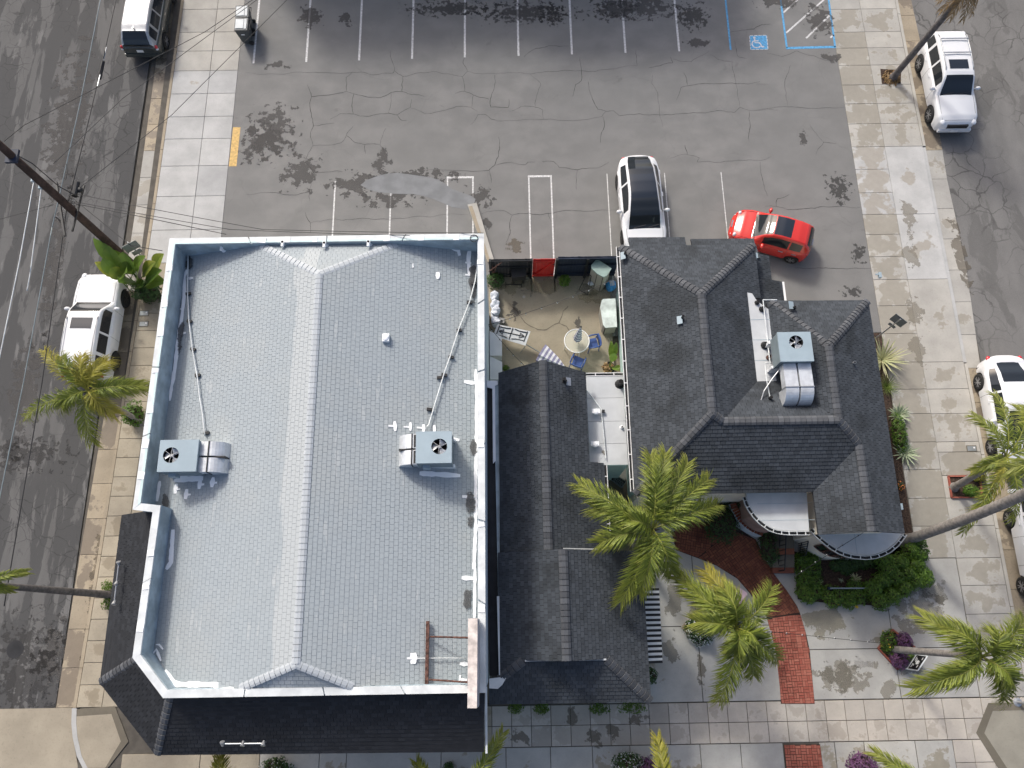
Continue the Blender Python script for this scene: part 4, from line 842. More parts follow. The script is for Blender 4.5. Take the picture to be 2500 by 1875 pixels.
er_.face([(sx0, yS, EZ), (sxr, 5.5, zs), (sxr, wyS, zs), (sx0, wyS, EZ)])
ed = er_.build(eb, 'shdd', 'shd')
for a, b in (((xr, 6.55, zr), (xr, 11.0, zr)), ((x0, yN, EZ), (xr, 11.0, zr)), ((x1, yN, EZ), (xr, 11.0, zr)), ((x0, yS, EZ), (xr, 6.55, zr)), ((7.40, 6.3, zc+.02), (xr, 6.55, zr)), ((7.40, 6.3, zc), (wxr, 6.3, zc)), ((sxr, 5.5, zs), (wxr, yc, zw)),
             ((sxr, wyS, zs), (sxr, 5.5, zs)), ((wxr, 6.3, zw), (wxr, 9.0, zw)), ((9.98, wyN-.02, EZ+.12), (wxr, 9.0, zw)), ((wx1, wyN, EZ), (wxr, 9.0, zw))): caps(ed, a, b, 'capd', .19, .15, .06)
mb = MB(); mb.prism([(xe-.04, 11.5), (xe+.15, 11.45), (xe+.3, 11.15), (9.78, 10.8), (9.78, 8.0), (xe-.04, 8.0)], zf-.02, zf+.03); fl = mb.build('valley_roof', 'flat', eb, world=True)
for y in (10.4, 9.6, 8.8): mb = MB(); mb.box(((xe+9.78)/2, y, zf+.033), (9.82-xe, .02, .008)); mb.build('sheet_seam', 'acbox', fl, world=True)
mb = MB()
for (a, b, c, d) in ((4.78, 9.3, 4.13, 13.3), (9.31, 13.38, 4.13, 10.9), (11.08, 13.38, 2.62, 4.12)): mb.prism([(a, c), (b, c), (b, d), (a, d)], 0, 3.98)
mb.build('wall', 'cream', eb, world=True)
mb = MB(); mb.prism([(4.755, 4.4), (4.778, 4.4), (4.778, 13.28), (4.755, 13.28)], 0, 3.97); mb.build('courtyard_wall', 'mint', eb, world=True)
mb = MB(); mb.prism([(4.74, 13.303), (9.3, 13.303), (9.3, 13.33), (4.74, 13.33)], 0, 3.97); mb.build('rear_wall', 'mint', eb, world=True)
# lower lean-to roofs
lr = Roof(.19, .14, .018, .012)
for q in ([(4.939,14.55,3.2),(7.211,14.514,3.2),(7.193,14.079,3.2),(4.913,14.115,3.2)], [(7.452,14.438,3.2),(9.988,14.416,3.2),(9.945,14,3.2),(7.42,14.04,3.2)]):
    lr.face([(q[0][0], q[0][1], 3.0), (q[1][0], q[1][1], 3.0), (q[1][0], 13.31, 3.5), (q[0][0], 13.31, 3.5)])
q = [(9.901,13.556,3.3),(10.454,13.548,3.3),(10.419,12.487,3.3),(9.874,12.531,3.3)]; lr.face([(9.3, q[0][1], 3.7), (q[1][0], q[1][1], 3.2), (q[1][0], q[2][1], 3.2), (9.3, q[2][1], 3.7)])
q = [(10.067,12.538,3.2),(10.904,12.489,3.2),(10.867,11.601,3.2),(10.004,11.649,3.2)]; lr.face([(9.3, q[0][1], 3.65), (q[1][0], q[1][1], 3.05), (q[1][0], 10.95, 3.05), (9.3, 10.95, 3.65)])
lr.build(eb, 'shdd', 'shd', 'lean_to_roof', 60)
mb = MB(); mb.bar((q[1][0]+.05, q[1][1], 3.0), (q[1][0]+.05, 10.95, 3.0), .09, .09); mb.build('gutter', 'white', eb, world=True)
# eaves gutters with hangers
def gutter(parent, pts, w=.11, hang=.9, mat='white', name='gutter'):
    mb = MB()
    L = [Vector(p) for p in pts]
    for a, b in zip(L, L[1:]):
        d = (b-a).normalized(); nn = Vector((-d.y, d.x, 0))
        mb.bar(a-nn*w/2, b-nn*w/2, .018, .1); mb.bar(a+nn*w/2, b+nn*w/2, .018, .1)
    g = mb.build(name, mat, parent, world=True)
    mb = MB()
    for a, b in zip(L, L[1:]): mb.bar(a-Vector((0,0,.045)), b-Vector((0,0,.045)), w*.9, .01)
    mb.build('gutter_trough', 'black', g, world=True)
    for a, b in zip(L, L[1:]):
        k = max(1, round((b-a).length/hang)); d = (b-a).normalized(); nn = Vector((-d.y, d.x, 0))
        for i in range(k):
            p = a.lerp(b, (i+.5)/k)+Vector((0,0,.045)); mb = MB(); mb.bar(p-nn*(w/2+.01), p+nn*(w/2+.01), .03, .014, up=(0,0,1)); mb.build('gutter_hanger', mat, g, world=True)
    return g
gutter(eb, [(x0-.08, yN, EZ-.06), (x0-.08, 7.7, EZ-.06)]); gutter(eb, [(x0-.08, 7.7, EZ-.06), (x0-.08, yS+.1, EZ-.06)])
# porches: flat rounded roofs, ring gutter, bay walls
PA = [(8.564,3.961,3.3),(8.62,3.719,3.3),(8.706,3.518,3.3),(8.843,3.29,3.3),(9.045,3.062,3.3),(9.303,2.861,3.3),(9.558,2.765,3.3),(9.832,2.722,3.3),(10.07,2.713,3.3),(10.388,2.708,3.3),(10.68,2.708,3.3)]
PB = [(11.03,2.845,2.78),(11.206,2.629,2.78),(11.432,2.4,2.78),(11.675,2.198,2.78),(11.923,2.041,2.78),(12.152,1.948,2.78),(12.411,1.884,2.78),(12.808,1.846,2.78),(13.134,1.873,2.78),(13.387,1.947,2.78),(13.675,2.074,2.78),(13.947,2.268,2.78),(14.155,2.477,2.78),(14.303,2.647,2.78)]
mb = MB(); mb.prism([(p[0], p[1]) for p in PA]+[(PA[-1][0]+.1, 4.4), (PA[0][0], 4.4)], 3.15, 3.3); pr1 = mb.build('porch_roof', 'flat', eb, world=True)
mb = MB(); mb.prism([(p[0], p[1]) for p in PB]+[(13.7, 2.75), (11.1, 2.9)], 2.66, 2.76); pr2 = mb.build('porch_roof', 'flat', eb, world=True)
for pr, PP in ((pr1, PA), (pr2, PB)):
    L = [Vector(p) for p in PP]; g = []
    for i, p in enumerate(L):
        d = (L[min(i+1, len(L)-1)]-L[max(i-1, 0)]).normalized(); g.append(p+Vector((d.y, -d.x, 0))*.085+Vector((0,0,-.02)))
    gutter(pr, g, .12, .3, 'coping', 'gutter')
for y in (3.7, 3.1): mb = MB(); mb.box(((PA[0][0]+PA[-1][0])/2+.3, y, 3.303), (2.0, .015, .006)); mb.build('sheet_seam', 'acbox', pr1, world=True)
mb = MB(); mb.box((sxr+.3, 2.3, 2.764), (.015, .8, .006)); mb.build('sheet_seam', 'acbox', pr2, world=True)
bw = [Vector(q) for q in ((11.12, 2.85), (11.28, 2.64), (11.5, 2.34), (11.76, 2.11), (12.1, 1.95), (12.47, 1.88), (12.91, 1.90), (13.4, 1.99), (13.75, 2.2), (13.98, 2.6))]
mb = MB(); mb.prism([(p.x, p.y) for p in bw]+[(13.3, 2.9), (11.3, 3.0)], 0, 2.65); by = mb.build('bay_wall', 'cream', eb, world=True)
for i in (2, 3, 4, 6, 7):
    a, b = bw[i], bw[i+1]; d = (b-a).normalized(); o = Vector((d.y, -d.x))*.02
    mb = MB(); z0, z1 = 1.45, 2.3; q = [a.lerp(b, .06)+o, a.lerp(b, .94)+o]
    mb.add([(q[0].x, q[0].y, z0), (q[1].x, q[1].y, z0), (q[1].x, q[1].y, z1), (q[0].x, q[0].y, z1)], [(0,1,2,3)]); w = mb.build('window_pane', 'cglass', by, world=True)
    mb = MB(); q3 = [Vector((q[0].x+o.x, q[0].y+o.y, z0)), Vector((q[1].x+o.x, q[1].y+o.y, z0)), Vector((q[1].x+o.x, q[1].y+o.y, z1)), Vector((q[0].x+o.x, q[0].y+o.y, z1))]
    for k in range(4): mb.bar(q3[k], q3[(k+1)%4], .03, .03)
    mb.build('window_frame', 'rust', w, world=True)
pw = [Vector((p[0], p[1])) for p in PA]; cA = Vector((PA[-1][0], 4.4)); pw = [cA+(p-cA)*.9 for p in pw]
mb = MB(); mb.prism([(p.x, p.y) for p in pw[3:8]]+[(pw[7].x, 4.38), (pw[3].x, 4.38)], 0, 3.14); mb.build('porch_wall', plain('pinkish_stucco', (.30, .20, .17), .9), eb, world=True)
# roof plumbing
for p, h in (((9.362,11.415,4.5), .0),): pass
for p, r, h, m in (((9.355,11.06,4.4), .05, .18, 'black'), ((9.511,10.794,4.4), .06, .2, 'black'), ((9.464,9.368,4.4), .08, .2, 'black'), ((9.548,8.889,4.4), .05, .2, 'rust'), ((9.285,7.222,4.7), .06, .3, 'black'), ((10.671,10.784,4.5), .045, .15, 'black'),
                   ((6.313,10.194,5.1), .045, .3, 'black'), ((12.482,8.51,4.6), .05, .25, 'steel'), ((4.542,13.203,4.2), .05, .22, 'black'), ((8.911,6.749,4.8), .03, .15, 'black'), ((9.194,6.55,4.8), .03, .2, 'black')): vpipe(eb, p, r, h, m)
for a, b, z in (((6.187,10.292,5.1), (6.265,9.957,5.1), 0), ((4.422,13.309,4.2), (4.514,12.979,4.2), 0), ((10.486,10.902,4.5), (10.648,10.85,4.5), 0), ((9.295,7.057,4.75), (9.419,6.859,4.75), 0)):
    c = (Vector(a)+Vector(b))/2; mb = MB(); mb.box(c+Vector((0,0,.06)), (.2, .3, .012), mat=Matrix.Rotation(-.52 if c.x < xr else .3, 4, 'Y')); mb.build('flashing', 'acbox', eb, world=True)
mb = MB(); mb.tube([(9.526,11.089,4.6),(9.513,9.424,4.6),(9.477,8.837,4.7),(9.463,8.587,4.75)], .02, 8); mb.tube([(9.526,11.089,4.6),(10.045,11.081,4.6)], .02, 8); mb.build('drain_pipe', 'coping', eb, world=True)
mb = MB(); mb.tube([(9.475,8.57,4.8),(9.266,8.558,4.8),(9.255,8.45,4.8),(9.217,7.85,4.9),(9.302,7.269,4.8)], .02, 8); mb.build('drain_pipe', 'coping', eb, world=True)
mb = MB(); mb.tube([(9.678,8.239,5.1),(9.38,7.893,5),(9.074,7.472,4.9),(8.928,7.049,4.8),(8.935,6.836,4.75)], .024, 8); mb.build('cable_whip', 'steel', eb, world=True)
for p in ((13.842,3.45,3.8), (9.701,13.215,3.9), (14.596,12.506,3.5)): mb = MB(); mb.box(p, (.1, .22, .12)); mb.box(Vector(p)+Vector((-.1, .04, 0)), (.12, .05, .05)); mb.build('wall_lamp', 'acbox', eb, world=True)
c3 = (10.069, 8.838)
ac_unit('grey air conditioner on the charcoal roof with two silver ducts bending south', (c3[0], c3[1], 4.55), 0, 1.14, 1.06, .85,
        {'fan': (.04, .17, .245), 'dir': -math.pi/2, 'x0': .55, 'neck': .85, 'r': .55, 'w': .46, 'z': .95, 'dz': .04, 'zb': .25, 'off': .06}, .35)

# ================================================================ MIDDLE BUILDING
mbd = thing('gable_roof_building', 'narrow mint building with charcoal gable roof between the two larger ones', 'building', (1.5, 3, 0))
mr2 = Roof(.19, .14, .018, .012)
mr2.face([(-.37, 8.58, 4.0), (1.25, 8.75, 4.93), (1.25, 2.06, 4.93), (-.37, 2.06, 4.0)])
mr2.face([(1.25, 8.75, 4.93), (2.86, 8.55, 4.0), (2.86, 5.2, 4.0), (3.40, 5.2, 3.69), (3.40, 2.06, 3.69), (1.25, 2.06, 4.93)])
mr2.face([(1.72, 2.05, 5.3), (-.45, 2.05, 4.2), (-.45, -2.05, 4.2), (.35, -1.45, 4.6), (1.72, -1.45, 5.3)])
mr2.face([(1.72, 2.05, 5.3), (1.72, -1.45, 5.3), (3.07, -1.45, 4.59), (4.56, -2.84, 3.8), (4.56, 2.05, 3.8)])
mr2.face([(-.8, -2.84, 3.8), (4.56, -2.84, 3.8), (3.07, -1.45, 4.59), (.35, -1.45, 4.59), (-.45, -2.0, 4.27), (-.8, -2.0, 4.27)])
mdk = mr2.build(mbd, 'shdd', 'shd')
caps(mdk, (1.25, 2.06, 4.93), (1.25, 8.75, 4.93), 'capd', .19, .15, .06); caps(mdk, (1.72, -1.45, 5.3), (1.72, 2.05, 5.3), 'capd', .19, .15, .06)
caps(mdk, (4.56, -2.84, 3.8), (3.07, -1.45, 4.59), 'capd', .2, .15, .05); caps(mdk, (-.45, -2.05, 4.2), (.35, -1.45, 4.6), 'capd', .2, .15, .05)
mb = MB(); mb.add([(.35, -1.45, 4.5), (3.07, -1.45, 4.5), (1.72, -1.45, 5.28)], [(0,1,2)]); mb.add([(-.4, 2.055, 3.8), (4.5, 2.055, 3.6), (4.5, 2.055, 3.8), (1.72, 2.055, 5.28), (-.4, 2.055, 4.2)], [(0,1,2,3,4)]); mb.build('gable_end', 'shdd', mbd, world=True)
mb = MB(); mb.bar((1.75, 2.08, 4.98), (3.35, 2.08, 4.3), .06, .03); mb.bar((.4, -1.45, 4.64), (3.05, -1.45, 4.64), .05, .03); mb.build('flashing', 'flat', mbd, world=True)
mb = MB(); mb.prism([(-.28, 8.3), (2.75, 8.3), (2.75, 2.1), (-.28, 2.1)], 0, 3.9); mb.prism([(-.3, 2.08), (4.2, 2.08), (4.2, -2.5), (-.3, -2.5)], 0, 3.7); mb.build('wall', 'mint', mbd, world=True)
mb = MB(); mb.prism([(-.79, 8.2), (-.40, 8.2), (-.46, -1.95), (-.79, -1.95)], 3.7, 3.82); mb.build('valley_membrane', 'memb', mbd, world=True)
mb = MB(); mb.prism([(-.55, 8.3), (-.36, 8.3), (-.36, 5.2), (-.41, 0), (-.44, -1.2), (-.47, 1)], 3.9, 3.93); mb.build('valley_flashing', 'parapet', mbd, world=True)
mb = MB(); mb.prism([(-.79, 8.3), (-.4, 8.3), (-.4, 8.15), (-.5, 8.1), (-.5, 5.3), (-.6, 5.2), (-.6, 8.0), (-.79, 8.05)], 3.9, 3.96); mb.build('sealant_patch', 'seal', mbd, world=True)
mb = MB(); mb.prism([(-.5, .6), (-.42, .6), (-.42, -1.9), (-.46, -1.9)], 4.1, 4.27); mb.prism([(-.78, -2.0), (-.2, -1.95), (-.35, -2.2), (-.5, -2.32), (-.78, -2.3)], 4.27, 4.3); mb.build('flashing', 'coping', mbd, world=True)
vpipe(mbd, (2.012,8.083,4.5), .06, .3, 'black')
mb = MB(); mb.box((2.182, 8.080, 4.42), (.2, .3, .012), mat=Matrix.Rotation(.52, 4, 'Y')); mb.build('flashing', 'steel', mbd, world=True)
# flat link roof
fk = thing('link_roof', 'flat pale grey link roof with pipes between the two charcoal roofs', 'flat roof', (3.6, 6.9, 0))
ys = [8.62, 7.75, 6.85, 6.0, 5.2]
for a, b in zip(ys, ys[1:]):
    mb = MB(); mb.prism([(2.9, a-.006), (4.34, a-.006), (4.34, b+.006), (2.9, b+.006)], 3.15, 3.3); mb.build('roof_sheet', 'flat', fk, world=True)
mb = MB(); mb.prism([(3.45, 5.24), (4.34, 5.24), (4.34, 5.19), (3.45, 5.19)], 0, 3.29); mb.prism([(2.9, 8.56), (4.34, 8.56), (4.34, 8.5), (2.9, 8.5)], 0, 3.14); mb.build('wall', 'mint', fk, world=True)
gutter(fk, [(2.95, 8.68, 3.27), (4.35, 8.68, 3.27)]); gutter(fk, [(3.46, 5.15, 3.6), (3.46, 2.6, 3.6)])
mb = MB(); mb.tube([(2.886,8.123,3.4),(3.438,7.292,3.4),(3.473,6.619,3.4),(3.504,5.888,3.4),(3.526,5.436,3.4)], .022, 8); mb.build('pipe', 'coping', fk, world=True)
for p in ((3.222,7.193,3.3), (3.135,5.962,3.3)):
    p = Vector(p); mb = MB(); mb.tube([p, p+Vector((0,0,.15))], .05, 10); mb.box(p+Vector((0,0,.2)), (.30, .17, .1)); mb.ball(p+Vector((0, -.03, .22)), (.14, .12, .06)); mb.build('vent_hood', 'seal', fk, world=True)
vpipe(fk, (4.201,8.28,3.3), .1, .35, 'black'); vpipe(fk, (4.185,6.597,3.3), .045, .12, 'seal')
mb = MB(); mb.box(Vector((3.518,7.21,3.4)), (.1, .1, .1)); mb.build('support_block', 'black', fk, world=True)
stain(fk, (3.453,5.664,3.3), .13, .28, M['rust'] if False else 'stain_brown', 3.306, -.3, 'rust_stain')
# passage between the buildings
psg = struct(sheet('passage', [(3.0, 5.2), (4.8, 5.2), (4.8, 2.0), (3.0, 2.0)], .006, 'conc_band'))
# striped awning
aw = thing('striped_awning', 'black and white striped awning over the side door of the narrow building', 'awning', (4.6, 0, 0))
A = [(4.704,0.824,2.9),(5.272,0.815,2.9),(5.222,-1.737,2.9),(4.656,-1.702,2.9)]; n = 29
for i in range(n):
    a0, a1 = lerp(A[0][1], A[3][1], i/n), lerp(A[0][1], A[3][1], (i+1)/n); xa = lerp(A[0][0], A[3][0], i/n); xb = lerp(A[1][0], A[2][0], i/n)
    mb = MB(); mb.add([(4.15, a0, 3.15), (xb, a0, 2.75), (xb, a1, 2.75), (4.15, a1, 3.15), (xb, a0, 2.6), (xb, a1, 2.6)], [(0,1,2,3)[::-1], (1,4,5,2)[::-1]]); mb.build('stripe', 'white' if i % 2 else 'black', aw, world=True)

# ================================================================ OFF-FRAME NEIGHBOUR (its shade falls on the lot)
nb = thing('neighbour_building', 'flat-roofed neighbour building north of the lot, outside the picture', 'building', (1, 42, 0))
mb = MB(); mb.prism([(-13.6, 33.9), (-7.5, 33.9), (-7.5, 34.3), (-2.5, 34.3), (-2.5, 33.4), (7.5, 33.4), (7.5, 48), (-13.6, 48)], 0, 8.3); mb.prism([(-1, 34.4), (2.5, 34.4), (2.5, 37.5), (-1, 37.5)], 8.3, 9.4); mb.build('wall', 'cream', nb, world=True)
mb = MB(); mb.prism([(-13.5, 34.0), (-7.6, 34.0), (-7.6, 34.4), (-2.4, 34.4), (-2.4, 33.5), (7.4, 33.5), (7.4, 47.9), (-13.5, 47.9)], 8.31, 8.4); mb.build('roof', 'flat', nb, world=True)

# ================================================================ VEGETATION
def frond_mb(S, T, arch, lw=.5, n=46, roll=.85, dead=0., wd=.03):
    n = int(n*2.1)
    S, T = Vector(S), Vector(T); mb = MB(); L = (T-S).length
    P = lambda s: S.lerp(T, s)+Vector((0,0,arch*4*s*(1-s)))
    hor = Vector((T.x-S.x, T.y-S.y, 0)); hor = hor.normalized() if hor.length > 1e-3 else Vector((1,0,0))
    curve = random.uniform(-.12, .12)*L; sidev = Vector((-hor.y, hor.x, 0))
    PP = lambda s: P(s)+sidev*curve*s*s*1.0-sidev*curve*s
    mb = MB(); mb.tube([PP(k/10) for k in range(11)], [.032*(1-.85*k/10) for k in range(11)], 5); mb.var = [.8]*len(mb.v); mb.tip = [.35]*len(mb.v)
    for i in range(n):
        s = .10+.90*(i+random.uniform(-.3, .3))/n; s = min(.995, max(.05, s))
        p = PP(s); d = (PP(min(1, s+.02))-PP(max(0, s-.02))).normalized(); sd_ = d.cross(Vector((0,0,1))); sd_ = sd_.normalized() if sd_.length > .05 else sidev
        up = sd_.cross(d)
        for sg in (-1, 1):
            A = lerp(R(30), R(62), s)+random.uniform(-.14, .14); le = lw*(.6+.4*math.sin(math.pi*min(1, .10+.74*s)))*random.uniform(.8, 1.15)
            ro = random.uniform(-roll, roll)
            dr = sd_*sg*math.cos(A)*math.cos(ro)+d*math.sin(A)+up*math.sin(ro)*math.cos(A)
            m = p+dr*le*.55; e = p+dr*le*.94+Vector((0,0,-le*random.uniform(.2, .6)))
            w = d.cross(dr); w = (d-dr*d.dot(dr)); w = w.normalized()*wd*.5 if w.length > .05 else up*wd*.5
            k = random.random(); t0 = min(1, max(0, dead+s*s*.35-.1)); t1 = min(1, t0+random.choice((0, .15, .55)))
            mb.add([p-w*.5, p+w*.5, m+w, m-w, e], [(0,1,2,3), (3,2,4)], k, [t0, t0, t0, t0, t1])
    return mb
def palm(label, base, top, tips, mat='frond', r0=.13, r1=.10, trunk='trunk', arch=.45, lw=.5, extra=0, elen=1.9, n=46, yel=(), heart=True, bend=0., skirt=0):
    base, top = Vector(base), Vector(top); t = thing('palm_tree', label, 'palm tree', base, 0, 'palm trees')
    mb = MB(); k = 14; pts = []
    for i in range(k+1):
        s = i/k; p = base.lerp(top, s); p += Vector((-(top-base).y, (top-base).x, 0)).normalized()*0 + Vector((0, 0, 0)); p.x += bend*math.sin(math.pi*s); pts.append(p)
    pts2 = []; rr_ = []
    for i in range(k*4+1):
        s = i/(k*4); j = min(k-1, int(s*k)); p = pts[j].lerp(pts[j+1], s*k-j); pts2.append(p); rr_.append(lerp(r0, r1, s)*(1+.035*(i % 2))*(1+.5*max(0, .06-s)/.06))
    mb.tube(pts2, rr_, 12); mb.build('trunk', trunk, t, world=True, smooth=True)
    mb = MB(); mb.tube([top-Vector((0,0,.5)), top-Vector((0,0,.25)), top, top+Vector((0,0,.12))], [r1*1.05, r1*1.5, r1*1.1, .02], 10)
    for i in range(10):
        a = i*.63; q = top+Vector((math.cos(a)*r1*1.2, math.sin(a)*r1*1.2, -.25+random.uniform(-.1, .1))); mb.tube([q-Vector((0,0,.25)), q, q+Vector((math.cos(a)*.16, math.sin(a)*.16, .16))], [.05, .045, .01], 5)
    cr_ = mb.build('crown', plain(label[:14]+'_heart', (.16, .19, .06), .8) if False else 'trunkd', t, world=True)
    c = top+Vector((0, 0, .1)); T = list(tips)
    for i in range(extra):
        a = i*2.399+len(label); T.append(tuple(c+Vector((math.cos(a), math.sin(a), random.uniform(-.3, .25)))*elen*random.uniform(.8, 1.05)))
    for i, tp in enumerate(T):
        m = 'frondy' if i in yel else mat
        frond_mb(c, tp, arch*random.uniform(.8, 1.2), lw, n, dead=.25 if i in yel else 0.).build('frond', m, cr_, world=True)
    for i in range(skirt):
        a = i*2*math.pi/skirt; frond_mb(c-Vector((0,0,.2)), c+Vector((math.cos(a)*.75, math.sin(a)*.75, -1.6)), .1, .35, 20, dead=.6).build('dead_frond', 'deadf', cr_, world=True)
    return t
random.seed(21)
palm('short palm with yellowing crown beside the grey building, overhanging the white car', (-15.248,7.892,0), (-15.464,8.128,3.9),
     [(-18.079,7.355,3.3),(-17.313,9.735,4),(-14.905,9.295,4),(-13.549,8.379,3.8),(-15.533,6.391,3.1),(-16.514,9.413,4.2),(-15.699,9.367,4.3),(-14.68,7.402,3.4),(-13.527,8.339,3.5)], 'frond', .10, .08, 'trunk', .35, .62, 2, 1.3, 44, (1, 2, 6, 7))
palm('palm with ringed grey trunk leaning out over the west street', (-15.705,0.988,0), (-16.563,1.158,6.1), [(-15.324,1.537,6.2),(-15.823,0.999,6),(-16.497,2.26,6.3),(-18.881,2.063,6),(-18.658,0.297,6),(-18.001,2.959,6),(-17.241,-0.465,5.8)], 'frond', .14, .10, 'trunkd', .3, .28, 0)
palm('tall palm with thick bare grey trunk rising past the rounded porch', (15.605,2.544,0), (15.517,3.599,10.6), [(18.92,5.18,10.5),(17.71,2.373,10.4),(15.984,6.09,10.4),(15.976,0.808,10),(14.328,5.33,10.2)], 'frond', .20, .15, 'trunk', .5, .6, 3, 2.4, bend=.35)
palm('palm with dark trunk and brown dead skirt by the parking lot corner', (18.54,24.255,0), (19.031,24.205,6.2), [(21.694,26.334,6.2),(21.854,24.554,5.9),(18.158,27.559,6.3),(17.168,25.773,6)], 'frond', .15, .12, 'trunkd', .5, .5, 0, skirt=9)
palm('palm growing from the square planter by the parked white sedan', (18.009,4.667,0), (17.601,5.067,4.2),
     [(16.702,6.603,4.3),(17.666,7.46,4.2),(16.573,4.666,3.9),(16.714,3.315,3.6),(17.812,2.936,3.6),(19.002,5.61,4.2),(18.874,4.025,4),(18.524,6.777,4.4),(16.102,2.551,3.4)], 'frond', .14, .11, 'trunk', .4, .42, 0, 1.8, 46, (3,))
palm('green palm with ringed pale trunk above the black notice board', (14.553,-1.504,0), (14.463,-1.464,6),
     [(13.017,-0.3,5.8),(13.542,-0.573,6.3),(16.135,-0.312,5.9),(12.518,-2.433,5.4),(15.361,-2.836,5.4),(13.229,-2.142,5.9),(14.782,-0.769,6.5),(16.446,-0.989,6)], 'frond', .13, .10, 'trunk', .45, .66, 1, 1.3, 60)
palm('large bright green palm in front of the passage between the charcoal roofs', (5.05,2.422,0), (4.649,2.618,5.6),
     [(2.293,4.16,5.5),(4.724,5.068,5.8),(5.99,4.816,5.7),(6.931,3.415,5.4),(3.565,0.334,5),(2.918,2.208,5.6),(5.216,5.109,5.9),(2.758,3.333,5.7),(4.138,0.577,5.3),(6.653,4.241,5.6),(5.231,1.203,5.4),(3.757,2.868,6.1)], 'frond', .13, .10, 'trunk', .5, .74, 0, 1.4, 66)
palm('palm in the diamond planter of white flowers beside the curving brick path', (7.2,-0.685,0), (7.139,-0.511,5.4),
     [(5.402,1.252,4.9),(6.433,1.31,5),(8.556,0.747,5.1),(5.889,-0.314,5.6),(6.611,-2.778,4.6),(8.532,-1.544,5),(6.787,0.647,5.9),(7.673,-0.854,5.9),(6.923,-1.214,5.7),(5.746,0.681,5.3),(7.636,-1.985,5.2),(6.449,0.407,5.6)], 'frond', .12, .09, 'trunk', .48, .70, 0, 1.3, 60, (1,))
for lb, b, tp, tips in (('palm whose yellow-green frond enters below the black skirt roof', (-8.518,-5.492,0), (-8.613,-5.452,5), [(-9.176,-3.767,4.9),(-9.884,-6.812,4.6),(-7.017,-6.635,4.6),(-10.524,-5.139,5),(-7.135,-5.079,5)]),
                        ('palm whose long green frond reaches over the narrow building corner', (-1.895,-5.624,0), (-1.967,-5.781,5), [(-0.338,-3.538,5),(-3.019,-4.362,5),(-0.236,-7.074,4.6),(-3.744,-6.908,4.6),(-3.098,-5.482,5)]),
                        ('palm whose golden frond rises over the dark flower bush on the pavement', (4.578,-5.698,0), (4.622,-5.547,5), [(4.514,-3.784,4.8),(6.031,-7.062,4.6),(3.035,-6.792,4.6),(6.573,-5.521,5),(3.049,-5.579,5)]),
                        ('palm whose pale frond enters beside the purple bush', (13.456,-5.865,0), (13.075,-5.792,5), [(11.222,-4.307,5),(14.832,-5.118,4.8),(11.796,-7.153,4.6),(14.721,-6.976,4.6)])):
    palm(lb, b, tp, tips, 'frondy' if 'golden' in lb or 'yellow' in lb else 'frond', .13, .1, 'trunk', .4, .48, 0, 1.3, 58)

def leaves(mb, c, r, n, size, shell=.5, flat=0., base=0., tipp=.2):
    for _ in range(n):
        while True:
            d = Vector((random.gauss(0,1), random.gauss(0,1), random.gauss(0,1)))
            if d.length > .1: break
        d.normalize(); d.z = abs(d.z) if random.random() < .8 else d.z
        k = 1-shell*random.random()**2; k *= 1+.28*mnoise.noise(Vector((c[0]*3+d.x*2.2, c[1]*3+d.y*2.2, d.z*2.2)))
        p = Vector((c[0]+d.x*r[0]*k, c[1]+d.y*r[1]*k, max(base+.02, c[2]+d.z*r[2]*k)))
        nn = (d+Vector((random.uniform(-.7, .7), random.uniform(-.7, .7), random.uniform(-.1, .9)))).normalized()
        a = nn.cross(Vector((random.uniform(-1,1), random.uniform(-1,1), random.uniform(-1,1)))).normalized(); b = nn.cross(a); s = size*random.uniform(.6, 1.3)
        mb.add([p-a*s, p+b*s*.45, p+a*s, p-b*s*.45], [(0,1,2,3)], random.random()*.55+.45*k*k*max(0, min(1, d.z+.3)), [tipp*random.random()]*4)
    return mb
def shrub(label, c, r, n, size=.05, mat='hedge', cat='shrub', name='shrub', group=None, flowers=None, core=True):
    t = thing(name, label, cat, (c[0], c[1], 0), 0, group); cc = (c[0], c[1], c[2] if len(c) > 2 and c[2] else r[2]*.5)
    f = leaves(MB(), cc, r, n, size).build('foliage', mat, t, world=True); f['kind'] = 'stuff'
    if core:
        mb = MB(); mb.ball(cc, (r[0]*.72, r[1]*.72, r[2]*.72), 12, 7, .12); mb.build('branches', 'soil', t, world=True)
    if flowers:
        mb = leaves(MB(), cc, (r[0]*1.04, r[1]*1.04, r[2]*1.06), flowers[1], flowers[2], .12); mb.build('flowers', flowers[0], t, world=True)['kind'] = 'stuff'
    return t
def blades(label, c, n, L, w, mat, name='spiky_plant', cat='plant', up=.5, z=0, group=None):
    t = thing(name, label, cat, (c[0], c[1], z), 0, group); mb = MB(); c = Vector((c[0], c[1], z))
    for i in range(n):
        a = i*2.399; e = lerp(.15, 1.25, (i/n))*up+.1; l = L*random.uniform(.75, 1.1); h = Vector((math.cos(a), math.sin(a), 0)); sd_ = Vector((-h.y, h.x, 0)); vs = []; tp = []
        for k in range(5):
            s = k/4; p = c+h*l*s*math.cos(e)+Vector((0, 0, l*s*math.sin(e)-l*.35*s*s*(1-up)+.03)); ww = w*(1-s)**.7*(.6+1.2*s if s < .4 else 1.1)
            vs += [p-sd_*ww, p+Vector((0,0,-.4*ww)), p+sd_*ww]; tp += [.9, .1, .9]
        mb.add(vs, [f for k in range(4) for f in ((3*k, 3*k+1, 3*k+4, 3*k+3), (3*k+1, 3*k+2, 3*k+5, 3*k+4))], None, tp)
    mb.build('leaves', mat, t, world=True); return t
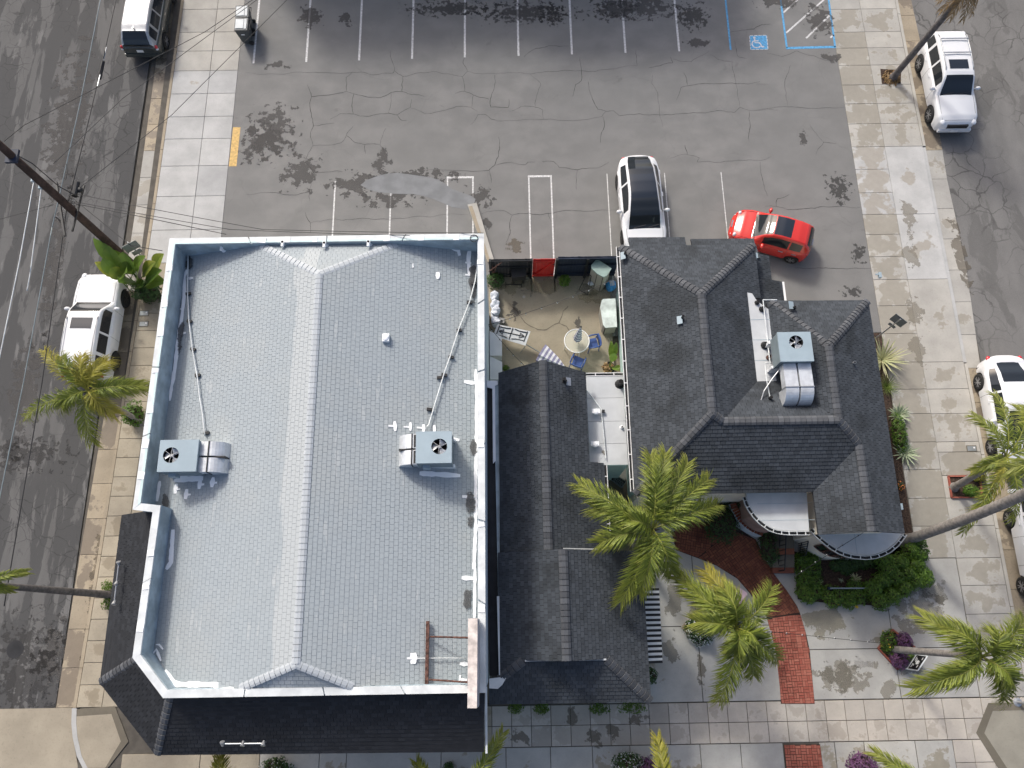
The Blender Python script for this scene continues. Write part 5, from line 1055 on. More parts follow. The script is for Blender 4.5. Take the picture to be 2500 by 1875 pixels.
def paddle(mb, b, tip, w, tipc=.1, droop=.2):
    b, tip = Vector(b), Vector(tip); d = tip-b; h = Vector((d.x, d.y, 0)); h = h.normalized() if h.length > .05 else Vector((1,0,0)); sd_ = Vector((-h.y, h.x, 0)); vs = []; tp = []; n = 7
    for k in range(n):
        s = k/(n-1); p = b.lerp(tip, s)+Vector((0, 0, droop*4*s*(1-s)*.6)); ww = w*math.sin(math.pi*min(1, .06+.92*s**.8))+.005
        vs += [p-sd_*ww+Vector((0, 0, ww*.28)), p, p+sd_*ww+Vector((0, 0, ww*.28))]; tp += [tipc*random.uniform(.4, 1.6), tipc*.4, tipc*random.uniform(.4, 1.6)]
    mb.add(vs, [f for k in range(n-1) for f in ((3*k, 3*k+1, 3*k+4, 3*k+3), (3*k+1, 3*k+2, 3*k+5, 3*k+4))], None, tp)
# paddle-leaved clump at the utility pole
bp = thing('paddle_leaf_plant', 'big clump of broad paddle leaves at the foot of the utility pole', 'plant', (-15.997,13.74,0))
cl = Vector((-16.004,13.799,0))
for i, (q, w, tc) in enumerate(zip([(-17.105,15.212,2.3),(-16.321,14.763,2.5),(-16.665,14.323,2.2),(-17.122,14.325,1.9),(-15.752,14.526,2.4),(-16.383,13.988,2),(-15.275,14.059,2.4),(-16.07,13.429,1.8),(-15.043,13.828,2.3),(-14.453,14.141,2.2),(-14.255,13.862,2),(-14.678,13.451,1.7),(-14.215,13.488,1.6),(-15.363,13.512,2.6),(-16.396,13.798,1.4),(-14.907,14.425,2.2),(-15.495,13.508,1.6),(-14.35,14.704,1.8),(-16.776,14.931,1.8),(-15.183,13.362,1.5),(-15.91,14.259,2)], [.29]*21, [.05, .1, .1, .9, .1, .5, .1, .1, .1, .6, .1, .2, .1, .1, .3, .1, .1, .5, .1, .1, .2])):
    b = cl+Vector((random.uniform(-.5, .5), random.uniform(-.35, .35), .4)); st = Vector(q)*.45+b*.55; st.z = q[2]*.62
    mb = MB(); paddle(mb, st, q, w*random.uniform(.9, 1.25), tc); mb.tube([b, st], .02, 5); mb.build('leaf', 'banana', bp, world=True)
shrub('round dark shrub under the paddle-leaved clump beside the meter lids', (-15.498,13.597,0), (.62, .5, .7), 1500, .06, 'hedged')
shrub('small bright shrub split by the short palm trunk', (-15.448,8.141,0), (.42, .55, .7), 800, .055, 'hedge')
for lb, p in (('weeds sprouting north of the leaning palm on the west sidewalk', (-15.778,1.299,0)), ('weeds sprouting south of the leaning palm on the west sidewalk', (-15.709,0.649,0))): shrub(lb, p, (.22, .25, .25), 160, .05, 'grass', 'weeds', 'weed_clump', core=False)
# bed along the east wall
bed = struct(sheet('east_planting_bed', [(13.3, 11.38), (16.05, 11.38), (16.05, 2.0), (13.3, 2.0)], .012, 'soil'))
blades('striped flax with long pale leaves by the charcoal roof edge', (15.899,10.129,0), 46, 1.15, .045, 'varieg', up=.75)
blades('grassy green clump below the striped flax', (15.911,8.947,0), 60, .7, .012, 'grass', 'grass_clump', 'plant', .7)
blades('upper pale green agave by the east sidewalk', (16.219,7.714,0), 34, .62, .05, 'agave', 'agave', 'agave', .7, 0, 'agaves in the east bed'); blades('lower pale green agave by the east sidewalk', (16.233,6.081,0), 34, .66, .05, 'agave', 'agave', 'agave', .7, 0, 'agaves in the east bed')
shrub('yellow-green shrub between the two agaves', (16.026,6.912,0), (.32, .85, .4), 900, .05, 'hedge')
shrub('small orange flowering plant in the east bed', (15.819,4.735,0), (.12, .2, .2), 60, .04, 'hedged', flowers=('oflower', 40, .035))
# corner hedge
hb = struct(sheet('hedge_bed', [(11.235,2.233,0),(12.205,1.873,0),(13.787,1.848,0),(15.733,2.626,0),(16.146,2.619,0),(16.241,1.41,0),(16.098,0.903,0),(14.461,0.09,0),(11.999,0.268,0),(11.147,0.392,0)], .012, 'soil'))
for lb, pts in (('low trimmed green hedge block beside the entry steps', [(11.443,1.885,0),(11.795,1.879,0),(11.395,1.486,0),(11.774,1.48,0),(11.405,1.089,0),(11.754,1.084,0),(11.357,0.696,0),(11.731,0.663,0),(11.482,0.527,0)]),
                ('green hedge along the front of the corner bed', [(12.27,0.57,0),(12.668,0.508,0),(13.069,0.474,0),(13.478,0.495,0),(12.414,0.345,0),(12.988,0.308,0),(13.347,0.805,0)]),
                ('large dark green hedge mass at the sidewalk corner', [(13.92,0.74,0),(14.309,1.016,0),(14.606,1.436,0),(15.088,1.713,0),(14.854,1.148,0),(15.313,1.283,0),(15.738,1.56,0),(15.08,0.722,0),(14.602,0.45,0),(14.139,0.262,0),(15.56,0.996,0),(15.897,1.274,0),(15.654,2.135,0),(15.872,2.391,0),(15.952,1.074,0),(14.52,1.837,0),(15.925,1.987,0)]),
                ('dark ground cover beneath the rounded porch', [(12.764,1.664,0),(13.115,1.659,0),(13.466,1.653,0),(13.829,1.733,0),(13.154,1.515,0),(14.131,1.786,0)])):
    t = thing('hedge', lb, 'hedge', (pts[0][0], pts[0][1], 0), 0, 'hedge plants of the corner bed'); mb = MB(); co = MB()
    big = 'mass' in lb; low = 'ground' in lb
    for p in pts:
        r = (.36, .36, .55 if big else .32) if not low else (.28, .25, .16)
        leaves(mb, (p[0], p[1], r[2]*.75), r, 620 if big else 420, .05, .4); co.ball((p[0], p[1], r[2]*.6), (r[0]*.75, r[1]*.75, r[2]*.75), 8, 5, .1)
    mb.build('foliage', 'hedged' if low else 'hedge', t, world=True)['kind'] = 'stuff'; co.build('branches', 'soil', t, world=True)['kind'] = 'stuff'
blades('pale rosette plant in the bare soil of the corner bed', [(13.497,1.141,0)][0], 16, .32, .03, 'varieg', up=.3)
blades('tiny pale succulent in the bare soil', [(12.112,1.036,0)][0], 10, .15, .02, 'varieg', up=.3); blades('small grey plant in the bare soil near the rosette', [(12.934,1.08,0)][0], 10, .14, .015, 'agave', up=.4)
for lb, q in (('bright yellow flower below the hedge', [(13.361,0.08,0)][0]), ('faded yellow flower at the hedge edge', [(12.683,0.187,0)][0])):
    t = thing('flower', lb, 'flower', (q[0], q[1], 0)); leaves(MB(), (q[0], q[1], .12), (.06, .06, .05), 40, .04, .5).build('petals', 'yflower', t, world=True); mb = MB(); mb.tube([(q[0], q[1], 0), (q[0], q[1], .12)], .008, 5); mb.build('stem', 'hedge', t, world=True)
t = thing('bed_light_bar', 'dark metal bar on two posts lying across the corner hedge bed', 'light bar', [(13.344,0.777,0)][0])
q = [(12.255,0.777,0.55),(13.894,0.752,0.55)]; mb = MB(); mb.bar(q[0], q[1], .05, .06); mb.build('bar', 'acside', t, world=True)
for p in q: mb = MB(); mb.box(Vector(p)-Vector((0,0,.25)), (.13, .1, .55)); mb.build('post', 'navy', t, world=True)
# diamond planters
def frame(label, pts, w=.07, h=.07, mat='rust'):
    t = thing('planter_edging', label, 'edging', (pts[0][0], pts[0][1], 0)); n = len(pts)
    for i in range(n): mb = MB(); mb.bar(Vector((pts[i][0], pts[i][1], h/2)), Vector((pts[(i+1)%n][0], pts[(i+1)%n][1], h/2)), w, h); mb.build('edge_board', mat, t, world=True)
    o = sheet('soil', [(p[0], p[1]) for p in pts], .02, 'soil', parent=t)
    return t
d1 = [(6.544,-0.569,0),(7.227,0.013,0),(7.82,-0.649,0),(7.15,-1.284,0)]; frame('timber edging of the diamond planter with white flowers', d1, .06, .08, 'conc_old')
shrub('white flowering bush filling the diamond planter', (7.17,-0.669,0), (.58, .58, .42), 1100, .055, 'hedged', flowers=('wflower', 330, .035))
d2 = [(14.008,-1.466,0),(14.664,-0.787,0),(15.413,-1.443,0),(14.628,-2.229,0)]; frame('brick edging of the diamond planter under the ringed palm', d2, .06, .08, 'brick')
shrub('yellow-green mound on the west side of the diamond planter', [(14.403,-1.25,0)][0], (.33, .5, .28), 700, .045, 'hedge', flowers=('yflower', 12, .03)); shrub('purple shrub at the top of the diamond planter', [(14.925,-1.192,0)][0], (.36, .3, .35), 900, .04, 'purple')
shrub('purple shrub at the foot of the diamond planter', [(14.679,-1.869,0)][0], (.4, .34, .35), 900, .04, 'purple'); shrub('small green shrub behind the notice board', [(15.043,-1.765,0)][0], (.22, .2, .25), 300, .045, 'hedge')
d3 = [(17.855,5.122,0),(19.125,5.102,0),(19.079,4.235,0),(17.836,4.254,0)]; frame('red-edged square planter on the east sidewalk', d3, .06, .08, 'brick')
shrub('golden shrub in the square planter', (18.994,5.121,0), (.3, .3, .35), 500, .05, 'frondy'); shrub('bright green shrub in the square planter', (18.611,4.491,0), (.32, .25, .25), 600, .05, 'hedge')
ww = MB(); pit = sheet('tree_pit', [(18.052,24.811,0),(19.045,24.727,0),(18.907,23.964,0),(17.999,23.958,0)], .008, 'soil'); 
shrub('ring of brown fallen leaves around the dark palm foot', (18.5,24.255,0), (.42, .42, .1), 260, .07, 'deadf', 'leaf litter', 'leaf_litter', core=False)
for lb, c, r, n, m, fl in (('dark bush with white flowers at the bottom pavement edge', (4.146,-5.362,0), (.55, .5, .5), 900, 'hedged', ('wflower', 240, .03)), ('purple bush beside the white flowering bush', (4.863,-5.483,0), (.36, .42, .42), 700, 'purple', None),
                  ('dark bush with white specks under the south skirt roof', (-8.712,-5.297,0), (.6, .45, .5), 900, 'hedged', ('wflower', 120, .025)), ('round purple bush at the bottom pavement edge', (12.716,-5.552,0), (.62, .55, .5), 1500, 'purple', None), ('small dark bush in the planter near the skirt corner', (-2.408,-5.342,0), (.2, .2, .3), 250, 'hedged', None),
                  ('small pot-like bush with white flowers by the awning', (5.226,-2.287,0), (.22, .32, .4), 300, 'hedged', ('wflower', 60, .025)),
                  ('dark leafy shrub against the porch planter wall', (8.383,3.417,0), (.75, .9, .6), 1600, 'hedged', None), ('blue-green shrub between the planter wall and the steps', (10.11,2.502,0), (.4, .9, .6), 900, 'hedged', None), ('shrub inside the curved porch planter', (9.352,4.057,0), (.45, .4, .7), 700, 'hedged', None)):
    shrub(lb, c, r, n, .05, m, flowers=fl)
for lb, p, rx in (('first weed tuft under the narrow building eave', (0.086,-3.348,0), .3), ('second weed tuft under the narrow building eave', (1.055,-3.392,0), .3), ('third weed tuft under the narrow building eave', (3.21,-3.426,0), .4), ('widest weed tuft under the narrow building eave', (4.458,-3.417,0), .55)):
    shrub(lb, (p[0], p[1]), (rx, .2, .3), 260, .05, 'grass', 'weeds', 'weed_clump', core=False)

# ---------------------------------------------------------------- brick path
bpth = struct(sheet('brick_path', [(6.431,3.043,0),(6.543,2.35,0),(7.394,2.019,0),(8.098,1.723,0),(8.874,1.208,0),(9.315,0.642,0),(9.872,-0.287,0),(10.086,-1.493,0),(10.092,-2.829,0),(10.06,-3.38,0),(11.339,-3.4,0),(11.359,-2.631,0),(11.389,-1.514,0),(11.325,-0.885,0),(11.18,-0.125,0),(11.1,0.136,0),(10.769,0.727,0),(10.273,1.468,0),(9.988,2.121,0),(9.757,2.716,0),(8.991,3.245,0),(7.956,3.424,0),(7.289,3.516,0)], .006, 'mortar'))
def brickwork(parent, poly, rot, mat, budget, L=.2, z=.03):
    m = Matrix.Rotation(-rot, 2); mi = Matrix.Rotation(rot, 2); P = [tuple(m @ Vector((p[0], p[1]))) for p in poly]
    u0 = min(p[0] for p in P); u1 = max(p[0] for p in P); v0 = min(p[1] for p in P); v1 = max(p[1] for p in P); items = []
    for i in range(int((u1-u0)/L)+2):
        for j in range(int((v1-v0)/L)+2):
            x, y = u0+i*L, v0+j*L; fl = ((i//1)+(j//1)) % 2 if True else 0
            for h in (0, .5):
                r = (x, x+L, y+h*L, y+h*L+L/2) if fl else (x+h*L, x+h*L+L/2, y, y+L)
                g = .007; q = clip_rect(P, r[0]+g, r[1]-g, r[2]+g, r[3]-g)
                if q and area2(q) > .003: items.append((area2(q) > (L-2*g)*(L/2-2*g)*.99, fl, r, q))
    fulls = [k for k, it in enumerate(items) if it[0]][:budget]; fs = set(fulls); rest = MB(); me = {}
    for f in (0, 1):
        a, b = ((L-2*g)/2, (L/2-2*g)/2) if f else ((L/2-2*g)/2, (L-2*g)/2); t = MB(); e = .006
        t.add([(-a,-b,0),(a,-b,0),(a,b,0),(-a,b,0),(-a+e,-b+e,z-.006),(a-e,-b+e,z-.006),(a-e,b-e,z-.006),(-a+e,b-e,z-.006)], [(4,5,6,7),(0,1,5,4),(1,2,6,5),(2,3,7,6),(3,0,4,7)], 0.); me[f] = t.mesh('brick', mat)
    off = woff(parent)
    for k, (full, fl, r, q) in enumerate(items):
        if k in fs:
            c = mi @ Vector(((r[0]+r[1])/2, (r[2]+r[3])/2)); mt = Matrix.Translation((c.x, c.y, .007+random.uniform(-.002, .004))) @ Matrix.Rotation(rot+random.uniform(-.02, .02), 4, 'Z'); inst(me[fl], 'brick', parent, mt, off)
        else: rest.prism([tuple(mi @ Vector(p)) for p in q], .005, z+random.uniform(-.003, .002))
    if rest.v: o = rest.build('bricks', mat, parent, world=True); o['kind'] = 'stuff'
brickwork(bpth, [(9.884,-0.318,0),(10.086,-1.493,0),(10.092,-2.829,0),(10.062,-3.362,0),(11.326,-3.382,0),(11.343,-2.631,0),(11.373,-1.514,0),(11.309,-0.885,0),(11.176,-0.156,0)], R(2), 'brick', 110)
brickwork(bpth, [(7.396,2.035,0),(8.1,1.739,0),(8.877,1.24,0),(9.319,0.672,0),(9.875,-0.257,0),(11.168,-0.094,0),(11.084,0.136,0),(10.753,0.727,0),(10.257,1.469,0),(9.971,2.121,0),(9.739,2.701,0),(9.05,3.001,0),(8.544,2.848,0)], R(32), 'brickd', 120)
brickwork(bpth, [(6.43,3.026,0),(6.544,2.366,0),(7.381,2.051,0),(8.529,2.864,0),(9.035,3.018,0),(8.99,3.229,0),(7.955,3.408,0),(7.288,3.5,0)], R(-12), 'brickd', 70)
bp2 = struct(sheet('brick_panel', [(10.006,-4.789,0),(11.361,-4.796,0),(11.38,-5.941,0),(10.012,-5.92,0)], .006, 'mortar')); brickwork(bp2, [(10.02,-4.803,0),(11.344,-4.81,0),(11.366,-5.928,0),(10.028,-5.907,0)], 0, 'brick', 60)
# entry steps, planter wall, railings
st = thing('entry_steps', 'concrete entry steps with red brick nosings below the rounded porch', 'steps', (10.784,1.697,0))
for k, (y0_, y1_, z) in enumerate(((680, 880, .5), (880, 1000, .5), (960, 1140, .33), (1140, 1215, .16))):
    q = [(10.658,2.928,0),(11.324,2.918,0)][0:2]
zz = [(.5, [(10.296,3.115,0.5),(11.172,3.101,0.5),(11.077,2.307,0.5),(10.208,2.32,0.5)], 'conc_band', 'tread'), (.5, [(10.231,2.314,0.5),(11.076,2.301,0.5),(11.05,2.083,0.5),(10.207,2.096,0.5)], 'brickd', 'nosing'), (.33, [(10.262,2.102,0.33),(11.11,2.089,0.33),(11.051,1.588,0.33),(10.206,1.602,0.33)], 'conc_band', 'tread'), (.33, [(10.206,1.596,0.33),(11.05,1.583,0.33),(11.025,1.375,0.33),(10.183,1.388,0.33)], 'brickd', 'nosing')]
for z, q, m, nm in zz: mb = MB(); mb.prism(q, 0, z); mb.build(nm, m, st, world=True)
pwl = thing('planter_wall', 'curved low planter wall with red brick capping by the porch', 'low wall', (9.418,3.401,0))
C = [Vector(p) for p in [(8.772,4.071,0.75),(8.813,3.89,0.75),(8.91,3.686,0.75),(9.058,3.424,0.75),(9.241,3.22,0.75),(9.511,3.03,0.75),(9.843,2.882,0.75)]]
mb = MB()
for a, b in zip(C, C[1:]): d = (b-a).normalized(); nn = Vector((-d.y, d.x, 0))*.11; mb.prism([a-nn, b-nn, b+nn, a+nn], 0, .72)
mb.build('wall', 'wall_w', pwl, world=True)
tot = sum((b-a).length for a, b in zip(C, C[1:])); nb_ = int(tot/.11)
for i in range(nb_):
    s = (i+.5)/nb_*tot
    for a, b in zip(C, C[1:]):
        L = (b-a).length
        if s <= L: p = a.lerp(b, s/L); d = (b-a).normalized(); break
        s -= L
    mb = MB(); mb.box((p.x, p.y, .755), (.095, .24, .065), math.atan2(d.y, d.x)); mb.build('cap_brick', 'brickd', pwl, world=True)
for lb, a, b, top in (('black iron railing left of the entry steps', (10.555,2.978,0), (10.434,1.466,0), .9), ('short black iron railing right of the entry steps', (11.388,2.675,0), (11.307,2.005,0), .9)):
    a, b = Vector(a), Vector(b); t = thing('railing', lb, 'railing', (a+b)/2, 0, 'iron railings'); mb = MB(); mb.tube([a+Vector((0,0,top+.45)), b+Vector((0,0,top+.1))], .022, 6); mb.tube([a+Vector((0,0,.65)), b+Vector((0,0,.25))], .018, 6); mb.build('rail', 'black', t, world=True)
    for k in range(9):
        p = a.lerp(b, k/8); mb = MB(); mb.tube([p+Vector((0,0,.2)), p+Vector((0,0,top+.4-.32*k/8))], .014 if 0 < k < 8 else .025, 6); mb.build('picket', 'black', t, world=True)

# ================================================================ VEHICLES
WM = {}
def wheel_meshes(r, w, dark):
    k = (round(r, 2), dark)
    if k in WM: return WM[k]
    ry = Matrix.Rotation(math.pi/2, 4, 'X')
    ty = MB(); ty.lathe([(r*.66, -w/2+.01), (r*.9, -w/2), (r*.985, -w/2+.03), (r, -w/4), (r, w/4), (r*.985, w/2-.03), (r*.9, w/2), (r*.66, w/2-.01)], 28, mat=ry)
    rm = MB(); rm.lathe([(r*.68, -w/2+.05), (r*.68, w/2-.012), (r*.60, w/2-.012), (r*.58, w/2-.05)], 28, mat=ry)
    for i in range(10):
        a = i*math.pi/5+(.1 if i % 2 else -.1); rm.bar((math.cos(a)*.05, -w/2+.02, math.sin(a)*.05), (math.cos(a)*r*.62, -w/2+.02, math.sin(a)*r*.62), .03, .035, up=(0,1,0))
        rm.bar((math.cos(a)*.05, w/2-.02, math.sin(a)*.05), (math.cos(a)*r*.62, w/2-.02, math.sin(a)*r*.62), .03, .035, up=(0,1,0))
    rm.lathe([(.06, -w/2+.005), (.06, w/2-.005)], 12, mat=ry)
    dk = MB(); dk.lathe([(r*.6, -w*.3), (r*.6, w*.3)], 24, mat=ry)
    WM[k] = (ty.mesh('tyre', 'tyre', smooth=True), rm.mesh('rim', 'rimd' if dark else 'rim'), dk.mesh('brake_disc', 'dark')); return WM[k]
def car(label, loc, rz, sp):
    t = thing('parked_car', label, 'car', loc, R(rz), 'parked cars'); L = sp['L']; body = sp['paint']
    hw, zs = sp['hw'], sp['zs']; X = lambda q: (q-.5)*L; r = sp['r']; wt = sp['wheels']; zb0 = sp.get('zb', .26)
    g0, g1 = sp['g']; N = 96; vs = []; fs = []; ring = None
    ts = [i/N for i in range(N+1)]
    def zbot(x):
        z = zb0+(.1 if abs(x) > L*.47 else 0)
        for w in wt:
            d = abs(x-X(w))
            if d < r*1.16: z = max(z, r*.98+math.sqrt(max(0, (r*1.16)**2-d*d))-.02)
        return z
    K = 7
    for q in ts:
        x = X(q); w = interp(hw, q); z1 = interp(zs, q); z0 = min(zbot(x), z1-.12); cr_ = .035
        e = min(q, 1-q)*L; tuck = max(0, 1-e/.12)*.05
        sec = [(w*.955, z0), (w*.995, z0+(z1-z0)*.35), (w, z0+(z1-z0)*.62), (w*.985, z1-.09), (w*.955, z1-.025), (w*.86, z1+.004), (w*.45, z1+cr_*.8), (0, z1+cr_)]
        row = [(x, y, z) for y, z in sec]+[(x, -y, z) for y, z in sec[-2::-1]]
        vs += row
    m = len(row)
    for i in range(N):
        for j in range(m-1): fs.append((i*m+j, i*m+j+1, (i+1)*m+j+1, (i+1)*m+j))
    fs.append(tuple(range(m))[::-1]); fs.append(tuple(range(N*m, N*m+m)))
    mb = MB(); mb.add(vs, [f[::-1] for f in fs]); bo = mb.build('body', body, t, smooth=True)
    bo.data.polygons[-1].use_smooth = False; bo.data.polygons[-2].use_smooth = False
    mb = MB(); mb.box((0, 0, .45), (L*.86, interp(hw, .5)*1.72, .42)); mb.build('underbody', 'dark', t)
    G = 60; parts = {}
    def put(name, quad):
        d = parts.setdefault(name, ({}, [], [])); idx = []
        for p in quad:
            k = tuple(round(c, 4) for c in p)
            if k not in d[0]: d[0][k] = len(d[1]); d[1].append(p)
            idx.append(d[0][k])
        if len(set(idx)) >= 3: d[2].append(tuple(dict.fromkeys(idx)))
    def sect(q):
        x = X(q); wb = interp(hw, q)*.93; zb = interp(zs, q)-.03; zr = max(interp(sp['zr'], q), zb+.035); wr = min(interp(sp['wr'], q), wb)
        h = zr-zb
        return [Vector((x, wb, zb)), Vector((x, lerp(wb, wr, .12), zb+h*.10)), Vector((x, lerp(wb, wr, .86), zb+h*.80)), Vector((x, wr, zr-.045*min(1, h/.2))), Vector((x, wr-.05, zr-.006)), Vector((x, wr-.09, zr)), Vector((x, wr*.5, zr+.012)), Vector((x, 0, zr+.016))]
    qs = sorted(set([g0+(g1-g0)*i/G for i in range(G+1)]+[a for w in sp['win'] for a in w]+[sp['ws'], sp['rw']]+[a for w in sp.get('gr', ()) for a in w]))
    for a, b in zip(qs, qs[1:]):
        qm = (a+b)/2; A, B = sect(a), sect(b)
        for j in range(7):
            if j == 1 and any(w0 <= qm <= w1 for w0, w1 in sp['win']):
                for sg, sn in ((1, 'l'), (-1, 'r')):
                    k = [i for i, (w0, w1) in enumerate(sp['win']) if w0 <= qm <= w1][0]; put('side_window|%d%s' % (k, sn), [Vector((p.x, p.y*sg, p.z)) for p in (A[j], B[j], B[j+1], A[j+1])])
                continue
            nm = 'roof'
            if j >= (4 if sp.get('gr') and sp['L'] > 4 else 5):
                if qm > sp['ws']: nm = 'windshield'
                elif qm < sp['rw']: nm = 'rear_window'
                elif any(w0 <= qm <= w1 for w0, w1 in sp.get('gr', ())): nm = 'glass_roof'
            for sg in (1, -1): put(nm, [Vector((p.x, p.y*sg, p.z)) for p in (A[j], B[j], B[j+1], A[j+1])])
    A = sect(g0); put('roof', [Vector((p.x, p.y, p.z)) for p in (A[0], A[3], Vector((A[3].x, -A[3].y, A[3].z)), Vector((A[0].x, -A[0].y, A[0].z)))])
    for k, (d, v, f) in parts.items():
        nm = k.split('|')[0]; mb = MB(); mb.add(v, f)
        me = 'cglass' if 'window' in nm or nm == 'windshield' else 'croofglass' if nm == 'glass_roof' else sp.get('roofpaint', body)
        o = mb.build(nm, me, t, smooth=True)
        bm = bmesh.new(); bm.from_mesh(o.data); bmesh.ops.recalc_face_normals(bm, faces=bm.faces); bm.to_mesh(o.data); bm.free()
    # shut lines
    def side(q, z0f, z1f, sg):
        w = interp(hw, q); z1 = interp(zs, q); z0 = zbot(X(q)); P = []
        for k in range(5):
            f = lerp(z0f, z1f, k/4); z = z0+(z1-z0)*f; ww = w*(.955+.04*min(1, f/.35)) if f < .62 else w*lerp(1, .97, (f-.62)/.38); P.append((X(q), sg*(ww+.003), z))
        return P
    sm = MB()
    for sg in (1, -1):
        for q in [w[0]-.012 for w in sp['win'][1:]]+[sp['win'][-1][1]+.02]: sm.tube(side(q, .05, .98, sg), .0065, 4)
        sm.tube([(X(q), sg*interp(hw, q)*.84, interp(zs, q)+.012) for q in (g1-.01, g1+.05, .88, .95)], .0065, 4)
    sm.tube([(X(.955), interp(hw, .955)*.84*k, interp(zs, .955)+.012+.028*(1-k*k)) for k in (-1, -.5, 0, .5, 1)], .0065, 4)
    sm.build('shut_lines', 'black', t)
    # wheels
    ty, rm, dk = wheel_meshes(r, .24, sp.get('darkrim', False))
    for w in wt:
        for sg in (1, -1):
            y = sg*(interp(hw, w)-.115); o = inst(ty, 'wheel', t, Matrix.Translation((X(w), y, r)), Vector((0,0,0)))
            inst(rm, 'rim', o, Matrix(), Vector((0,0,0))); inst(dk, 'brake_disc', o, Matrix(), Vector((0,0,0)))
    # mirrors, lamps, plate, wipers, handles
    mq = sp['ws']+.07; my = interp(hw, mq)
    for sg in (1, -1):
        mb = MB(); mb.ball((X(mq), sg*(my+.10), interp(zs, mq)+.07), (.085, .13, .085), 10, 7); mb.bar((X(mq), sg*(my-.06), interp(zs, mq)+.03), (X(mq), sg*(my+.06), interp(zs, mq)+.05), .05, .04); mb.build('mirror', body, t, smooth=True)
        for (q0, q1) in sp['win']:
            if q1-q0 < .12: continue
            q = q0+.03; mb = MB(); mb.bar((X(q), sg*(interp(hw, q)+.012), interp(zs, q)-.14), (X(q)+.2, sg*(interp(hw, q)+.012), interp(zs, q)-.14), .03, .03); mb.build('door_handle', 'rim' if sp.get('chrome') else body, t)
        for (nm, q, fy, z, s, mat) in sp['lamps']:
            mb = MB(); mb.ball((X(q), sg*interp(hw, q)*fy, z), s, 12, 8); mb.build(nm, mat, t, smooth=True)
    for (nm, c, s, mat) in sp.get('boxes', ()):
        mb = MB(); mb.box(c, s); mb.build(nm, mat, t)
    q = sp['ws']+.0; xe = X(g1)-.03; zc_ = interp(zs, g1-.01)+.045
    for sg in (.15, -.45):
        mb = MB(); mb.bar((xe-.02, sg, zc_), (xe-.12, sg+.5, zc_+.05), .022, .02); mb.build('wiper', 'black', t)
    if sp.get('rails'):
        for sg in (1, -1):
            mb = MB(); y = interp(sp['wr'], .3)-.07
            mb.tube([(X(.1), sg*y, interp(sp['zr'], .1)+.0), (X(.13), sg*y, interp(sp['zr'], .13)+.07), (X(.3), sg*y, interp(sp['zr'], .3)+.075), (X(.48), sg*y, interp(sp['zr'], .48)+.06), (X(.51), sg*y, interp(sp['zr'], .51))], .022, 6); mb.build('roof_rail', 'steel', t, smooth=True)
        if sp['rails'] == 2:
            for q in (.17, .33): mb = MB(); y = interp(sp['wr'], .3)-.06; mb.bar((X(q), -y, interp(sp['zr'], q)+.085), (X(q), y, interp(sp['zr'], q)+.085), .05, .03); mb.build('cross_bar', 'steel', t)
    if sp.get('sunroof'):
        a, b = sp['sunroof']; y = interp(sp['wr'], a)*.62; mb = MB(); vs = []
        for i in range(6):
            for j in range(5): q = lerp(a, b, i/5); yy = lerp(-y, y, j/4); vs.append((X(q), yy, interp(sp['zr'], q)+.024))
        mb.add(vs, [(i*5+j, i*5+j+1, (i+1)*5+j+1, (i+1)*5+j) for i in range(5) for j in range(4)]); mb.build('sunroof', 'croofglass', t)
    return t
def suv(paint='cwhite', **k):
    d = dict(L=4.78, paint=paint, r=.385, wheels=(.205, .795), hw=[(0, .66), (.006, .76), (.02, .85), (.05, .91), (.2, .945), (.8, .945), (.91, .92), (.955, .86), (.985, .74), (1, .56)],
             zs=[(0, 1.08), (.1, 1.14), (.6, 1.13), (.70, 1.13), (.76, 1.12), (.9, 1.07), (.965, .98), (1, .80)], g=(.012, .70), zr=[(.012, 1.25), (.035, 1.60), (.07, 1.72), (.16, 1.785), (.4, 1.79), (.52, 1.765), (.565, 1.72), (.70, 1.13)],
             wr=[(.012, .74), (.08, .70), (.5, .695), (.565, .70), (.70, .82)], ws=.56, rw=.05, win=[(.075, .175), (.205, .37), (.39, .60)], zb=.34,
             lamps=[('headlight', .962, .84, .93, (.16, .13, .09), 'lampw'), ('taillight', .016, .95, 1.08, (.05, .07, .15), 'lampr')], sunroof=(.40, .50), rails=1,
             boxes=[('grille', (2.345, 0, .80), (.1, .95, .2), 'black'), ('bumper', (2.36, 0, .52), (.12, 1.5, .16), 'cwhite'), ('number_plate', (2.43, 0, .55), (.02, .31, .15), 'white'), ('rear_bumper', (-2.36, 0, .58), (.14, 1.66, .2), 'cwhite'), ('rear_plate', (-2.40, 0, .95), (.02, .31, .15), 'white')]); d.update(k); return d
car('white off-road car under the short palm on the west street', (-17.43, 11.95, -.1), 88.8, suv(darkrim=True))
car('white off-road car with roof bars parked facing down the east street', (20.70, 23.45, -.1), -90, suv(rails=2))
